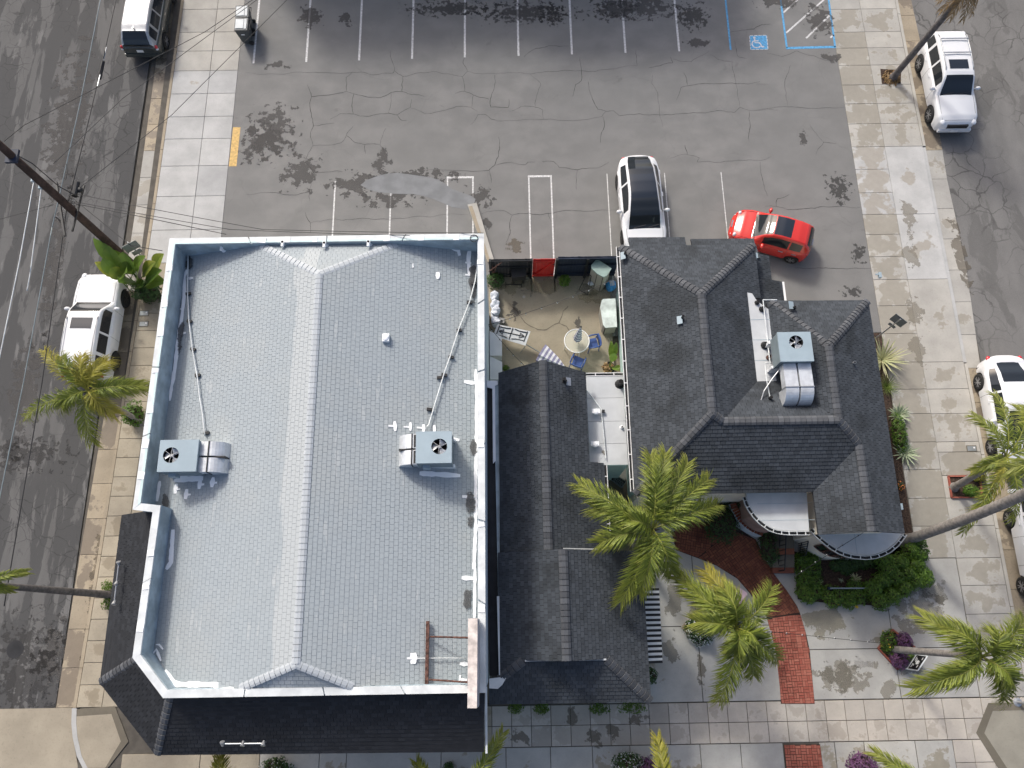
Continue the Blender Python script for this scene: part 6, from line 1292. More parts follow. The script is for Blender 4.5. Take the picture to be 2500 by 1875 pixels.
dk = suv('cdark', L=4.6, r=.36, rails=0, sunroof=None, roofpaint='steel', zr=[(.012, 1.15), (.05, 1.42), (.10, 1.60), (.18, 1.68), (.4, 1.70), (.52, 1.66), (.57, 1.58), (.70, 1.06)], zs=[(0, .98), (.06, 1.05), (.6, 1.06), (.7, 1.05), (.9, .98), (.97, .88), (1, .7)], rw=.10,  # silver roof panel paints the sun and sky glint onto dark bodywork
         wr=[(.012, .70), (.1, .62), (.5, .62), (.58, .66), (.70, .78)], lamps=[('headlight', .962, .84, .85, (.16, .13, .09), 'lampw'), ('taillight', .022, .95, .97, (.08, .07, .09), 'lampr'), ('tail_lens', .02, .95, .84, (.07, .07, .06), 'lampw')],
         boxes=[('grille', (2.25, 0, .72), (.1, .9, .2), 'black'), ('rear_bumper', (-2.24, 0, .52), (.18, 1.6, .22), 'cdark'), ('number_plate', (-2.30, 0, .80), (.02, .31, .15), 'white'), ('antenna', (-1.75, 0, 1.71), (.12, .03, .06), 'cdark')])
car('dark grey crossover with glint coloured into its roof parked at the top of the west street', (-17.12, 28.1, -.1), 88.8, dk)
ty_ = suv('cwhite', L=4.72, r=.35, hw=[(0, .40), (.006, .54), (.02, .68), (.05, .80), (.10, .885), (.18, .94), (.3, .955), (.8, .95), (.9, .90), (.96, .78), (.99, .62), (1, .45)], zs=[(0, .92), (.05, 1.02), (.2, 1.03), (.6, .97), (.74, .94), (.86, .88), (.95, .76), (1, .55)], g=(.03, .775),
         zr=[(.03, 1.06), (.10, 1.22), (.22, 1.45), (.36, 1.58), (.47, 1.605), (.55, 1.55), (.63, 1.40), (.775, .94)], wr=[(.03, .50), (.1, .56), (.2, .60), (.47, .62), (.775, .74)], ws=.53, rw=.275, gr=[(.275, .53)], win=[(.13, .34), (.36, .62)], sunroof=None, rails=0, zb=.24,
         lamps=[('headlight', .94, .80, .78, (.2, .10, .05), 'lampw'), ('taillight', .025, .86, .93, (.05, .12, .04), 'lampr')], boxes=[('number_plate', (-2.33, 0, .75), (.03, .31, .15), 'white')], darkrim=True)
car('white hatchback with full glass roof parked nose to the charcoal building', (5.99, 17.30, 0), -88.3, ty_)
ft = suv('cred', L=3.55, r=.29, wheels=(.17, .82), hw=[(0, .42), (.006, .54), (.02, .65), (.06, .755), (.2, .805), (.8, .80), (.9, .74), (.96, .62), (.99, .46), (1, .32)], zs=[(0, .80), (.03, .92), (.1, .97), (.6, .93), (.74, .91), (.86, .85), (.95, .72), (1, .52)], g=(.02, .745),
         zr=[(.02, 1.02), (.06, 1.25), (.12, 1.40), (.22, 1.465), (.4, 1.49), (.50, 1.45), (.58, 1.33), (.745, .91)], wr=[(.02, .60), (.12, .53), (.5, .54), (.58, .57), (.745, .67)], ws=.515, rw=.085, gr=[(.30, .505)], win=[(.13, .27), (.29, .60)], sunroof=None, rails=0, zb=.22, chrome=True,
         lamps=[('headlight', .93, .80, .72, (.08, .10, .10), 'lampw'), ('fog_light', .965, .78, .58, (.06, .06, .05), 'lampw'), ('taillight', .035, .93, .82, (.06, .05, .09), 'lampr')], boxes=[('number_plate', (1.755, 0, .45), (.03, .3, .12), 'white'), ('chrome_trim', (1.70, 0, .62), (.12, .34, .04), 'rim'), ('rear_trim', (-1.76, 0, .88), (.06, .3, .06), 'rim')])
car('small red hatchback with dark sunroof behind the charcoal building', (11.60, 15.83, 0), 161.5, ft)
sd_ = dict(ty_); sd_.update(gr=(), L=4.7, zr=[(.03, .98), (.08, 1.05), (.2, 1.30), (.32, 1.41), (.45, 1.44), (.55, 1.38), (.64, 1.25), (.775, .94)], rw=.27, darkrim=False, lamps=[('headlight', .94, .80, .78, (.2, .10, .05), 'lampw'), ('taillight', .03, .92, .9, (.14, .1, .07), 'lampr')])
car('white sedan parked behind the square planter palm', (20.60, 7.65, -.1), -90, sd_)
car('white crossover at the right edge below the white sedan', (20.76, 2.05, -.1), -90, suv('cwhite', L=4.45, r=.36, rails=0, sunroof=None))

# ================================================================ STREET FURNITURE, SMALL THINGS
def wheelie(label, loc, rz):
    t = thing('wheelie_bin', label, 'bin', loc, rz, 'wheeled bins')
    mb = MB(); a, b = .24, .30; h = 1.0
    mb.add([(-.2,-.24,.06),(.2,-.24,.06),(.2,.24,.06),(-.2,.24,.06),(-b,-.33,h),(b,-.33,h),(b,.33,h),(-b,.33,h)], [(3,2,1,0),(0,1,5,4),(1,2,6,5),(2,3,7,6),(3,0,4,7),(4,5,6,7)]); bo = mb.build('body', 'bin', t)
    mb = MB(); mb.box((0, 0, h+.04), (.62, .70, .07)); l = mb.build('lid', 'bin', t)
    mb = MB(); mb.box((-.07, 0, h+.088), (.38, .52, .03)); mb.box((.2, 0, h+.085), (.12, .56, .028)); mb.build('lid_panel', 'binlid', l)
    mb = MB(); mb.tube([(.33, -.28, h-.03), (.40, -.28, h), (.40, .28, h), (.33, .28, h-.03)], .018, 6); mb.build('handle', 'black', t)
    for sg in (1, -1): mb = MB(); mb.lathe([(.12, -.03), (.12, .03)], 16, (.22, sg*.27, .12), Matrix.Rotation(math.pi/2, 4, 'X')); mb.build('wheel', 'tyre', t)
    mb = MB(); mb.box((0, -.305, .72), (.16, .02, .06)); mb.build('sticker', 'white', t)
wheelie('nearer grey wheeled bin with pale lid at the lot entrance', (-12.38, 26.95, 0), 0); wheelie('farther grey wheeled bin at the top edge of the lot entrance', (-12.40, 27.68, 0), .05)
# utility pole and lines
b = Vector((-16.662,15.22,0)); top = Vector((b.x-.15, b.y, 11.2))
up = thing('utility_pole', 'dark wooden utility pole leaning over the west street with cables', 'utility pole', b)
mb = MB(); mb.tube([b, b.lerp(top, .5), top], [.17, .155, .12], 14); mb.build('pole', 'wood', up, world=True, smooth=True)
pz_ = lambda z: b.lerp(top, z/11.2)
mb = MB(); mb.bar(pz_(5.0)+Vector((-.55, 1.0, 0)), pz_(5.0)+Vector((.12, -1.3, 0)), .07, .09); mb.build('cable_arm', 'black', up, world=True)
mb = MB(); mb.bar(pz_(4.6)+Vector((.3, 1.1, 0)), pz_(4.6)+Vector((.12, -.9, 0)), .05, .07); mb.build('cable_arm', 'black', up, world=True)
mb = MB(); c = Vector((-16.563,15.962,4.9)); mb.tube([c-Vector((0, .3, 0)), c+Vector((.03, .3, 0))], .11, 12); mb.ball(c+Vector((.15, .0, -.05)), (.12, .12, .1)); mb.build('splice_case', 'black', up, world=True)
mb = MB(); mb.tube([(-17.09,14.722,5),(-16.895,14.6,4.9),(-16.946,14.568,4.8),(-17.044,14.721,5)], .012, 5); mb.tube([(-16.807,16.177,5.2),(-16.781,16.532,5.2),(-16.88,16.891,5.2)], .012, 5); mb.build('cable_loop', 'black', up, world=True)
mb = MB(); mb.tube([pz_(8.0)+Vector((0, .2, 0)), pz_(7.6)+Vector((.3, .1, .1)), pz_(6)+Vector((.25, .2, 0)), pz_(4.9)+Vector((.35, .4, 0))], .018, 6); mb.build('riser_cable', 'black', up, world=True)
mb = MB(); mb.box(pz_(8.3), (.4, .5, .1)); mb.build('cross_bracket', 'navy', up, world=True)
for p in ((-17.224,15.488,6.35), (-17.146,15.407,6)):
    mb = MB(); mb.box(p, (.18, .14, .1)); mb.ball(p, (.06, .06, .1)); mb.build('insulator', 'acbox', up, world=True)
def sag(a, b, s, n=14): a, b = Vector(a), Vector(b); return [a.lerp(b, i/n)-Vector((0, 0, s*4*(i/n)*(1-i/n))) for i in range(n+1)]
def wire(label, pts, r=.014, mat='black', s=.0, joins=True):
    t = MB(); P = []
    for a, b in zip(pts, pts[1:]): P += sag(a, b, s)
    t.tube(P, r, 6); o = t.build('overhead_wire', mat, world=True, smooth=True, loc=tuple(P[0])); tag(o, label, 'wire', 'overhead wires'); return o
wire('pale cable running up the west street past the utility pole arm', [(-16.452,27.665,5.3),(-16.545,24.493,5.3),(-16.673,19.575,5.3),(-16.994,15.798,5.1),(-17.149,14.292,5),(-17.232,8.235,5),(-17.517,0.279,5)], .018, 'acside')
wire('dark cable running up the west street beside the splice case', [(-16.059,27.214,5.1),(-16.027,24.67,5.1),(-16.141,22.336,5.1),(-16.423,18.849,5),(-16.655,16.715,4.9),(-16.843,15.352,4.8),(-16.7,8.18,4.8),(-16.75,0.526,4.8)], .02)
t = thing('splice_closure', 'black splice closure hanging on the street cable', 'splice', (-16.24,21.334,5)); mb = MB(); mb.tube([(-16.21,21.726,5),(-16.248,20.905,5)], .07, 10); mb.build('case', 'black', t, world=True); mb = MB(); mb.tube([(-16.108,22.335,5.1),(-16.217,21.53,5),(-16.222,20.479,5.1)], .02, 6); mb.build('tail', 'steel', t, world=True)
wire('first pale guy rod dropping from the utility pole', [(-17.224,15.488,6.35), (-17.26,12.238,6.3), (-17.487,6.029,6.2)], .02, 'coping'); wire('second pale guy rod dropping from the utility pole', [(-17.146,15.407,6), (-17.072,12.024,5.9), (-17.074,11.309,5.9)], .02, 'coping')
wire('service wire from the pole to the north-west roof corner', [(-16.805,15.741,4.8), (-13.539,12.968,6), (-11.811,12.155,7.2)], .014)
wire('upper service wire crossing above the sidewalk to the roof edge', [(-16.794,15.824,4.9), (-8.652,13.231,6.6), (-0.779,12.443,7.6)], .012, s=.05)
wire('middle service wire crossing above the sidewalk to the roof edge', [(-16.774,15.528,4.8), (-9.853,13.303,6.5), (-3.282,12.39,7.6)], .012, s=.04)
wire('lower service wire crossing the sidewalk toward the white parapet', [(-16.792,15.496,4.7), (-13.647,14.558,5.2), (-9.833,12.953,6.8)], .014)
wire('thin wire sloping from the pole toward the lot bins', [(-16.468,15.961,4.9), (-12.855,18.739,5.6), (-7.428,23.944,7)], .011); wire('second thin wire sloping from the street cable toward the lot', [(-16.856,16.385,6), (-14.62,19.21,6), (-9.492,23.562,6.4)], .011)
wire('thin wire crossing the street from the pole top', [(-17.448,16.087,7.9), (-17.841,17.731,6.5), (-16.061,20.285,5.3), (-11.775,22.23,6), (-9.161,23.859,6.5)], .011); wire('faint wire reaching west from the pole arm', [(-17.247,15.246,5), (-19.028,14.557,5.2), (-21.753,13.564,5.4)], .011)
# signs
def sign(label, base, h, plates, az, mat='signgrey'):
    base = Vector(base); t = thing('road_sign', label, 'sign', base, 0, 'road signs seen from behind'); mb = MB(); mb.tube([base, base+Vector((0, 0, h))], .03, 8); mb.build('post', 'steel', t, world=True)
    d = Vector((math.cos(az), math.sin(az), 0)); nrm = Vector((-d.y, d.x, 0))
    for z, w, hh, o in plates: mb = MB(); m = Matrix((d, nrm, Vector((0,0,1)))).transposed().to_4x4(); mb.box(base+nrm*o+Vector((0, 0, z)), (w, .012, hh), mat=m); mb.build('plate', mat, t, world=True)
sign('square sign on a post among the paddle leaves on the west sidewalk', (-15.558,14.906,0), 2.5, ((2.2, .6, .55, -.05), (1.7, .4, .3, -.05)), .55)
sign('grey square sign on a leaning-looking post above the east sidewalk', (15.686,11.057,0), 2.45, ((2.2, .55, .6, .05), (1.65, .3, .2, .05)), -.75)
for lb, p in (('upper meter lid on the west sidewalk', (-15.758,12.777,0)), ('lower meter lid on the west sidewalk', (-15.717,12.283,0)), ('meter lid in the east sidewalk patch', (19.036,6.26,0))):
    t = thing('meter_lid', lb, 'meter lid', (p[0], p[1], 0), 0, 'utility meter lids'); mb = MB(); mb.box((0, 0, .004), (.42, .26, .02)); mb.build('frame', 'conc_band', t); mb = MB(); mb.box((0, 0, .012), (.36, .2, .014)); l = mb.build('lid', 'signgrey', t); mb = MB(); mb.lathe([(.035, 0), (.035, .006)], 12, (.1, .03, .019)); mb.build('lid_cap', 'white', l)
p = (-19.129,-0.979,-0.1); t = thing('manhole_cover', 'round dark manhole cover in the cracked west street', 'manhole', (p[0], p[1], -.1)); mb = MB(); mb.lathe([(.33, 0), (.33, .006)], 28); mb.build('cover', 'black', t); mb = MB(); mb.lathe([(.2, .006), (.2, .01), (.17, .01)], 24); mb.build('ring', 'rimd', t)
t = thing('low_kerb', 'tan concrete kerb strip running to the corner of the white-roofed building', 'kerb', (-1.209,16.585,0)); mb = MB(); mb.prism([(-1.724,17.765,0),(-1.316,17.842,0),(-0.545,14.967,0),(-0.853,14.972,0)], 0, .14); mb.build('strip', 'conc', t, world=True); mb = MB(); mb.prism([(-1.68,17.665,0.14),(-1.514,17.693,0.14),(-0.705,14.903,0.14),(-0.831,14.905,0.14)], .141, .15); mb.build('top_face', 'conc_old', t, world=True)
t = thing('corner_post', 'grey signal post at the lower right street corner', 'post', (18.981,-3.459,0)); b = Vector((18.981,-3.459,0)); mb = MB(); mb.lathe([(.16, 0), (.16, .02), (.08, .05)], 16, b); mb.build('base', 'steel', t, world=True); mb = MB(); mb.tube([b, b+Vector((0, 0, 3.2))], .055, 10); mb.build('pole', 'steel', t, world=True)
# notice board
t = thing('notice_board', 'black notice board with lines of white writing beside the ringed palm', 'notice board', (15.249,-2.063,0))
Q = [Vector(p) for p in [(14.854,-2.196,0.35),(15.292,-1.693,0.35),(15.383,-1.723,0.95),(14.952,-2.217,0.95)]]
mb = MB(); mb.add(Q, [(0,1,2,3)]); mb.add([q-Vector((0,0,.03)) for q in Q], [(0,1,2,3)]); mb.build('board', 'signboard', t, world=True)
for a, b in zip(Q, Q[1:]+Q[:1]): mb = MB(); mb.bar(a, b, .035, .035); mb.build('frame', 'coping', t, world=True)
U = Q[1]-Q[0]; V2 = Q[3]-Q[0]; nrm = U.cross(V2).normalized(); nrm = nrm if nrm.z > 0 else -nrm
for s, a, b, w in ((.2, .15, .40, .03), (.2, .6, .85, .03), (.32, .25, .38, .03), (.32, .5, .75, .03), (.42, .42, .62, .03), (.5, .36, .64, .035), (.58, .38, .62, .035), (.66, .40, .60, .02), (.72, .15, .32, .035), (.76, .68, .85, .035)):
    mb = MB(); p0 = Q[0]+V2*s+U*a+nrm*.006; p1 = Q[0]+V2*s+U*b+nrm*.006; wv = V2.normalized()*w*.5; mb.add([p0-wv, p1-wv, p1+wv, p0+wv], [(0,1,2,3)]); mb.build('text_line', 'white', t, world=True)
mb = MB(); mb.tube([Q[0]-Vector((0,0,.35)), Q[0]], .02, 6); mb.tube([Q[1]-Vector((0,0,.35)), Q[1]], .02, 6); mb.tube([(Q[2].x, Q[2].y, 0), Q[2]], .02, 6); mb.tube([(Q[3].x, Q[3].y, 0), Q[3]], .02, 6); mb.build('legs', 'coping', t, world=True)
# passage board with rows of lettering
t = thing('passage_board', 'black lettered board leaning in the dark passage between buildings', 'board', (4.712,5.043,0)); Q = [Vector(p) for p in [(4.18,5.469,0.3),(4.686,5.045,0.3),(4.375,4.708,1),(3.988,5.022,1)]]
Q = [Vector(p) for p in [(4.133,5.416,0.5),(4.646,5.023,0.5),(4.459,4.786,0.5),(4.063,5.109,0.5)]]
mb = MB(); mb.add(Q, [(0,1,2,3)]); mb.build('board', 'signboard', t, world=True)
for a, b in zip(Q, Q[1:]+Q[:1]): mb = MB(); mb.bar(a, b, .03, .03); mb.build('frame', 'acside', t, world=True)
U = Q[1]-Q[0]; V2 = Q[3]-Q[0]
for r_, n_ in ((.25, 5), (.52, 6), (.8, 7)):
    for k in range(n_):
        p = Q[0]+U*(.14+.74*(k+.5)/n_)+V2*r_+Vector((0,0,.012)); mb = MB(); e = U.normalized()*.035; g = V2.normalized()*.05
        mb.add([p-e-g, p-e*.5-g, p-e*.5+g, p-e+g, p+e*.6-g, p+e-g, p+e+g, p+e*.6+g], [(0,1,2,3), (4,5,6,7)]); mb.add([p-e+g*.6, p+e+g*.6, p+e+g, p-e+g], [(0,1,2,3)]); mb.build('letter', 'acside', t, world=True)
# ---------------------------------------------------------------- courtyard
fn = thing('board_fence', 'dark navy board fence closing the courtyard behind the parking stalls', 'fence', ((1.485), YF, 0))
gx0, gx1 = 1.107, 2.046; fx0, fx1 = -.75, 4.72
def boards(parent, a, b, h, mat, w=.135, name='board'):
    n = int((b-a)/w); w = (b-a)/n; m2 = MB(); m2.box((0, 0, h/2), (w-.004, .02, h)); me = m2.mesh(name, mat); off = woff(parent)
    for i in range(n): o = inst(me, name, parent, Matrix.Translation((a+w*(i+.5), YF+.02, random.uniform(-.012, .012))), off)
boards(fn, fx0, gx0-.1, 1.78, 'blackf'); boards(fn, gx1+.1, fx1, 1.92, 'navy')
for a, b, h, m in ((fx0, gx0-.1, 1.78, 'blackf'), (gx1+.1, fx1, 1.92, 'navy')):
    for z in (.35, h*.62, h-.08): mb = MB(); mb.box(((a+b)/2, YF-.03, z), (b-a, .05, .09)); mb.build('rail', m, fn, world=True)
for x in (fx0+.05, gx0-.07, gx1+.07, 3.4): mb = MB(); mb.box((x, YF-.05, .93), (.1, .1, 1.86)); mb.build('post', 'blackf', fn, world=True)
gt = thing('red_gate', 'bright red board gate in the navy courtyard fence', 'gate', ((gx0+gx1)/2, YF, 0)); boards(gt, gx0, gx1, 1.75, 'redp')
for z in (.2, 1.6): mb = MB(); mb.box(((gx0+gx1)/2, YF-.02, z), (gx1-gx0-.02, .04, .1)); mb.build('rail', 'redp', gt, world=True)
mb = MB(); mb.bar((gx0+.05, YF-.025, .25), (gx1-.05, YF-.025, 1.55), .04, .1, up=(0, 1, 0)); mb.build('brace', 'redp', gt, world=True)
for z in (.35, 1.35): mb = MB(); mb.box((gx1-.08, YF-.05, z), (.14, .012, .05)); mb.build('hinge', 'black', gt, world=True)
# tall shed, deck box
def prism_thing(t, name, pts, z0, z1, mat): mb = MB(); mb.prism(pts, z0, z1); return mb.build(name, mat, t, world=True)
t = thing('storage_cabinet', 'tall beige resin storage cabinet with green lid in the courtyard corner', 'cabinet', (4.015,13.562,0))
T = [Vector(p) for p in [(3.8,14.308,1.55),(4.401,13.863,1.55),(4.172,13.515,1.55),(4.034,13.477,1.55),(3.781,13.629,1.55),(3.544,13.89,1.55),(3.55,14.026,1.55)]]; c = sum(T, Vector((0,0,0)))/7; I = [c+(p-c)*.93 for p in T]
prism_thing(t, 'body', I, 0, 1.5, 'shedg'); prism_thing(t, 'lid', T, 1.5, 1.57, 'shedt')
for i in (3, 4): p = I[i]; mb = MB(); mb.box((p.x, p.y, .75), (.025, .025, 1.49)); mb.build('door_seam', 'black', t, world=True)
t = thing('deck_box', 'beige deck storage box with mottled grey-green lid against the mint wall', 'storage box', (4.259,11.988,0))
T = [Vector(p) for p in [(4.066,12.768,0.85),(4.595,12.787,0.85),(4.588,11.501,0.85),(4.101,11.468,0.85),(4.008,11.602,0.85),(3.922,12.406,0.85),(3.999,12.702,0.85)]]; c = sum(T, Vector((0,0,0)))/7; I = [c+(p-c)*.95 for p in T]
prism_thing(t, 'body', I, 0, .82, 'shedg'); prism_thing(t, 'lid', T, .82, .88, plain('mottled_lid', (.50, .55, .53), .5, var=.28, sc=2.2))
mb = MB(); mb.box((I[3].x, I[3].y, .42), (.03, .03, .82)); mb.build('corner_seam', 'black', t, world=True)
t = thing('blue_sack', 'blue and white plastic sack by the tall cabinet', 'sack', (4.523,13.67,0)); c = Vector((4.523,13.67,0)); mb = MB(); mb.ball(c+Vector((0, 0, .2)), (.24, .26, .22), 12, 8, .12); mb.build('sack', 'bagb', t, world=True); mb = MB(); mb.box(c+Vector((.03, .03, .41)), (.2, .24, .03), .2); mb.build('label_panel', 'bagw', t, world=True)
t = thing('folding_stand', 'black folding stand left of the tall cabinet', 'stand', (3.456,13.921,0))
L = [(3.433,13.946,0.9),(3.146,13.578,0.05),(3.51,13.321,0.05),(3.605,13.833,0.9)]
for a, b in zip(L, L[1:]+L[:1]): mb = MB(); mb.tube([a, b], .018, 6); mb.build('bar', 'black', t, world=True)
t = thing('small_bag', 'small pale bag on the folding stand', 'bag', (3.688,13.878,0)); mb = MB(); mb.ball(Vector((3.647,13.724,0.35)), (.14, .1, .1), 10, 6, .15); mb.build('sack', 'bagw', t, world=True)
# smoker on wheels, red rake frame
t = thing('barbecue', 'black barbecue cart with shelf standing against the fence', 'barbecue', (0.435,13.968,0))
Q = [(0.158,14.483,1),(0.804,14.496,1),(0.811,13.817,1),(0.21,13.758,1)]; prism_thing(t, 'cover', Q, .62, 1.0, 'black')
c = (Vector(Q[0])+Vector(Q[2]))/2
for dx, dy in ((-.2, -.2), (.22, -.2), (-.2, .18), (.22, .18)): mb = MB(); mb.box((c.x+dx, c.y+dy, .31), (.08, .07, .62)); mb.build('leg', 'black', t, world=True)
mb = MB(); mb.bar((-0.033,13.831,0.15), (0.646,13.801,0.15), .04, .03); mb.bar((-0.049,13.948,0.15), (-0.054,13.638,0.15), .03, .03); mb.bar((0.629,13.86,0.15), (0.626,13.666,0.15), .03, .03); mb.build('foot_rail', 'black', t, world=True)
t = thing('red_rack', 'thin red metal rack leaning in the fence corner', 'rack', (-0.569,14.336,0)); 
for a, b in (((-0.758,13.733,1.7), (-0.189,14.154,1.7)), ((-0.605,14.02,1.6), (-0.601,14.168,0.2)), ((-0.397,14.111,1.6), (-0.635,14.162,0.3)), ((-0.684,14.019,1.2), (-0.382,14.229,0.4))): mb = MB(); mb.tube([a, b], .016, 6); mb.build('bar', 'rust', t, world=True)
def pot(label, p, r, h, mat='terrag'):
    t = thing('potted_plant', label, 'potted plant', (p[0], p[1], 0)); mb = MB(); mb.lathe([(r*.72, 0), (r, h), (r*1.06, h), (r*1.06, h-.03), (r*.9, h-.04)], 18); mb.build('pot', mat, t); mb = MB(); mb.lathe([(r*.9, h-.05), (.01, h-.04)], 18); mb.build('soil', 'soil', t); return t
t = pot('leafy plant in a round grey pot by the navy fence', (2.482,13.838,0), .17, .25); leaves(MB(), (0, 0, .42), (.26, .26, .26), 420, .06, .8).build('foliage', 'hedge', t)
p = (4.222,9.855,0); t = pot('dark plant pot with sprawling yellow leaves beside the mint wall', p, .25, .4, 'black'); mb = MB()
for tp, w in (((4.297,10.064,1.7), .16), ((4.375,10.448,1.9), .13), ((4.529,9.472,1.2), .16), ((4.206,10.628,1.6), .12)): q = Vector(tp)-Vector((p[0], p[1], 0)); lf = MB(); paddle(lf, q*.3+Vector((.02, 0, .5)), q, w, .25); lf.tube([(0, 0, .35), q*.3+Vector((.02, 0, .5))], .015, 5); lf.build('leaf', 'banana', t)
leaves(MB(), (0, 0, .42), (.3, .26, .1), 120, .07, .9).build('dry_leaves', 'deadf', t)
shrub('dark leafy plant in the fence corner of the courtyard', (-0.5,13.944,0), (.4, .35, .5), 500, .06, 'hedged', 'plant', 'corner_plant'); t = pot('small potted plant at the gable end', (-0.052,9.958,0), .12, .2); leaves(MB(), (-.06, 0, .25), (.16, .12, .12), 120, .05, .8).build('foliage', 'grass', t)
for i, (u_, v_, r_) in enumerate(((1204, 722, .30), (1205, 745, .26), (1206, 768, .28), (1205, 790, .26))): pass
for lb, c in (('white sack nearest the fence along the wall', (-0.525,13.246,0)), ('second white sack from the fence along the wall', (-0.511,12.862,0)), ('third white sack from the fence along the wall', (-0.514,12.48,0)), ('white sack nearest the leaning table along the wall', (-0.518,12.101,0))):
    t = thing('white_sack', lb, 'sack', (c[0]-.02, c[1], 0), 0, 'white sacks along the wall')
    for k in range(2):
        mb = MB(); mb.ball((random.uniform(-.03, .03), random.uniform(-.05, .05), .11+.17*k), (.19, .27-.04*k, .12), 18, 10)
        mb.v = [tuple(Vector(v)*(1+.28*mnoise.noise(Vector(v)*6+Vector((c[1]*3, k*5, 0))))) for v in mb.v]; mb.build('sack' if k == 0 else 'sack_fold', 'bagw', t)
# folding table standing on edge, cabinets, fallen umbrella
t = thing('folding_table', 'white folding table leaning upside with its folded legs showing', 'folding table', (0.18,11.488,0))
Q = [Vector(p) for p in [(-0.436,11.726,0.8),(0.953,11.385,0.8),(0.732,10.803,0.66),(-0.62,11.254,0.66)]]; nrm = (Q[1]-Q[0]).cross(Q[3]-Q[0]).normalized(); nrm = nrm if nrm.z > 0 else -nrm
mb = MB(); vs = Q+[q-nrm*.05 for q in Q]; mb.add(vs, [(0,1,2,3),(7,6,5,4),(0,4,5,1),(1,5,6,2),(2,6,7,3),(3,7,4,0)]); mb.build('top', 'pgrey', t, world=True)
U = Q[1]-Q[0]; V2 = Q[3]-Q[0]; G = lambda a, b: Q[0]+U*a+V2*b+nrm*.02
for seg in ([(.08, .15), (.3, .15), (.42, .08)], [(.08, .85), (.3, .85), (.42, .92)], [(.9, .15), (.68, .15), (.54, .08)], [(.9, .85), (.68, .85), (.54, .92)], [(.14, .5), (.86, .5)], [(.48, 0.02), (.48, .98)], [(.08, .05), (.08, .95)], [(.92, .05), (.92, .95)], [(.12, .5), (.24, .3), (.24, .7), (.12, .5)], [(.88, .5), (.74, .3), (.74, .7), (.88, .5)]):
    mb = MB(); mb.tube([G(a, b) for a, b in seg], .02, 5); mb.build('leg_frame', 'black', t, world=True)
mb = MB(); mb.tube([Q[3]-nrm*.05, Vector((Q[3].x+.3, Q[3].y-.2, 0))], .015, 5); mb.tube([Q[2]-nrm*.05, Vector((Q[2].x-.2, Q[2].y-.1, 0))], .015, 5); mb.build('prop_leg', 'acside', t, world=True)
for lb, y0_, y1_ in (('upper white cabinet along the west courtyard wall', 11.35, 10.28), ('lower white cabinet along the west courtyard wall', 10.24, 9.25)):
    t = thing('white_cabinet', lb, 'cabinet', (-.5, (y0_+y1_)/2, 0), 0, 'white cabinets along the wall'); prism_thing(t, 'body', [(-.76, y0_), (-.27, y0_-.25), (-.27, y1_), (-.76, y1_)], 0, .95, 'white'); prism_thing(t, 'lid', [(-.76, y0_+.01), (-.25, y0_-.25), (-.25, y1_-.01), (-.76, y1_-.01)], .952, 1.0, 'pgrey'); mb = MB(); mb.box((-.262, (y0_+y1_)/2-.1, .5), (.012, .02, .85)); mb.build('door_seam', 'black', t, world=True)
t = thing('box_speaker', 'small grey box on the floor by the sacks', 'box', (-0.269,12.172,0)); mb = MB(); mb.box(Vector((-0.268,12.126,0.12)), (.28, .22, .24), -.2); mb.build('case', 'terrag', t, world=True); mb = MB(); mb.lathe([(.06, 0), (.06, .01)], 12, Vector((-0.267,12.08,0.24))); mb.build('knob', 'black', t, world=True)
M['stripe'] = (lambda t: t.fin(t.mix(t.step(t.math('FRACT', t.math('MULTIPLY', t.attr('tip').outputs['Fac'], 6)), .5, .52), (.24, .23, .34), (.66, .66, .70)), .8))(NT('umbrella_stripe'))
def parasol(label, a, b, r, open_=0):
    a, b = Vector(a), Vector(b); t = thing('parasol', label, 'parasol', (a.x, a.y, 0), 0, 'striped parasols'); d = b-a; x = d.normalized(); y = x.cross(Vector((0, 0, 1))).normalized() if abs(x.z) < .95 else Vector((1, 0, 0)); z = x.cross(y); mb = MB(); n = 16; vs = []; tp = []
    prof = [(.0, r*1.0), (.1, r*.95), (.35, r*.75), (.6, r*.55), (.8, r*.33), (.95, r*.12), (1, .02)]
    for s, rr2 in prof:
        for k in range(n): an = 2*math.pi*k/n; q = rr2*(1+.22*(k % 2)); vs.append(a+d*(.25+.75*s)+y*math.cos(an)*q+z*math.sin(an)*q*(.55 if open_ else 1)); tp.append(s)
    mb.add(vs, [(i*n+k, i*n+(k+1)%n, (i+1)*n+(k+1)%n, (i+1)*n+k) for i in range(len(prof)-1) for k in range(n)], None, tp); mb.build('canopy', 'stripe', t, world=True)
    mb = MB(); mb.tube([a-d*.35 if open_ else Vector((a.x, a.y, .02)), b], .018, 8); mb.build('pole', 'acside', t, world=True); mb = MB(); mb.ball(b+x*.03, .045, 10, 6); mb.build('finial', 'black', t, world=True)
parasol('striped parasol lying folded on the courtyard floor', (1.041,10.839,0.22), (2.374,10.015,0.16), .36, 1)
c = Vector((2.891,10.961,0)); tb = thing('round_table', 'round glass patio table with white rim in the courtyard', 'table', c)
zt = .72; Rr = .52; mb = MB(); mb.lathe([(Rr-.02, zt-.006), (Rr-.02, zt)], 40); mb.build('glass_top', 'tgl', tb)
mb = MB(); mb.tube([(Rr*math.cos(k*math.pi/20), Rr*math.sin(k*math.pi/20), zt) for k in range(41)], .02, 8, cap=False); mb.build('rim', 'white', tb, smooth=True)
for k in range(2): a = k*math.pi/2+.25; mb = MB(); mb.bar((Rr*math.cos(a), Rr*math.sin(a), zt-.03), (-Rr*math.cos(a), -Rr*math.sin(a), zt-.03), .03, .025); mb.build('cross_bar', 'white', tb)
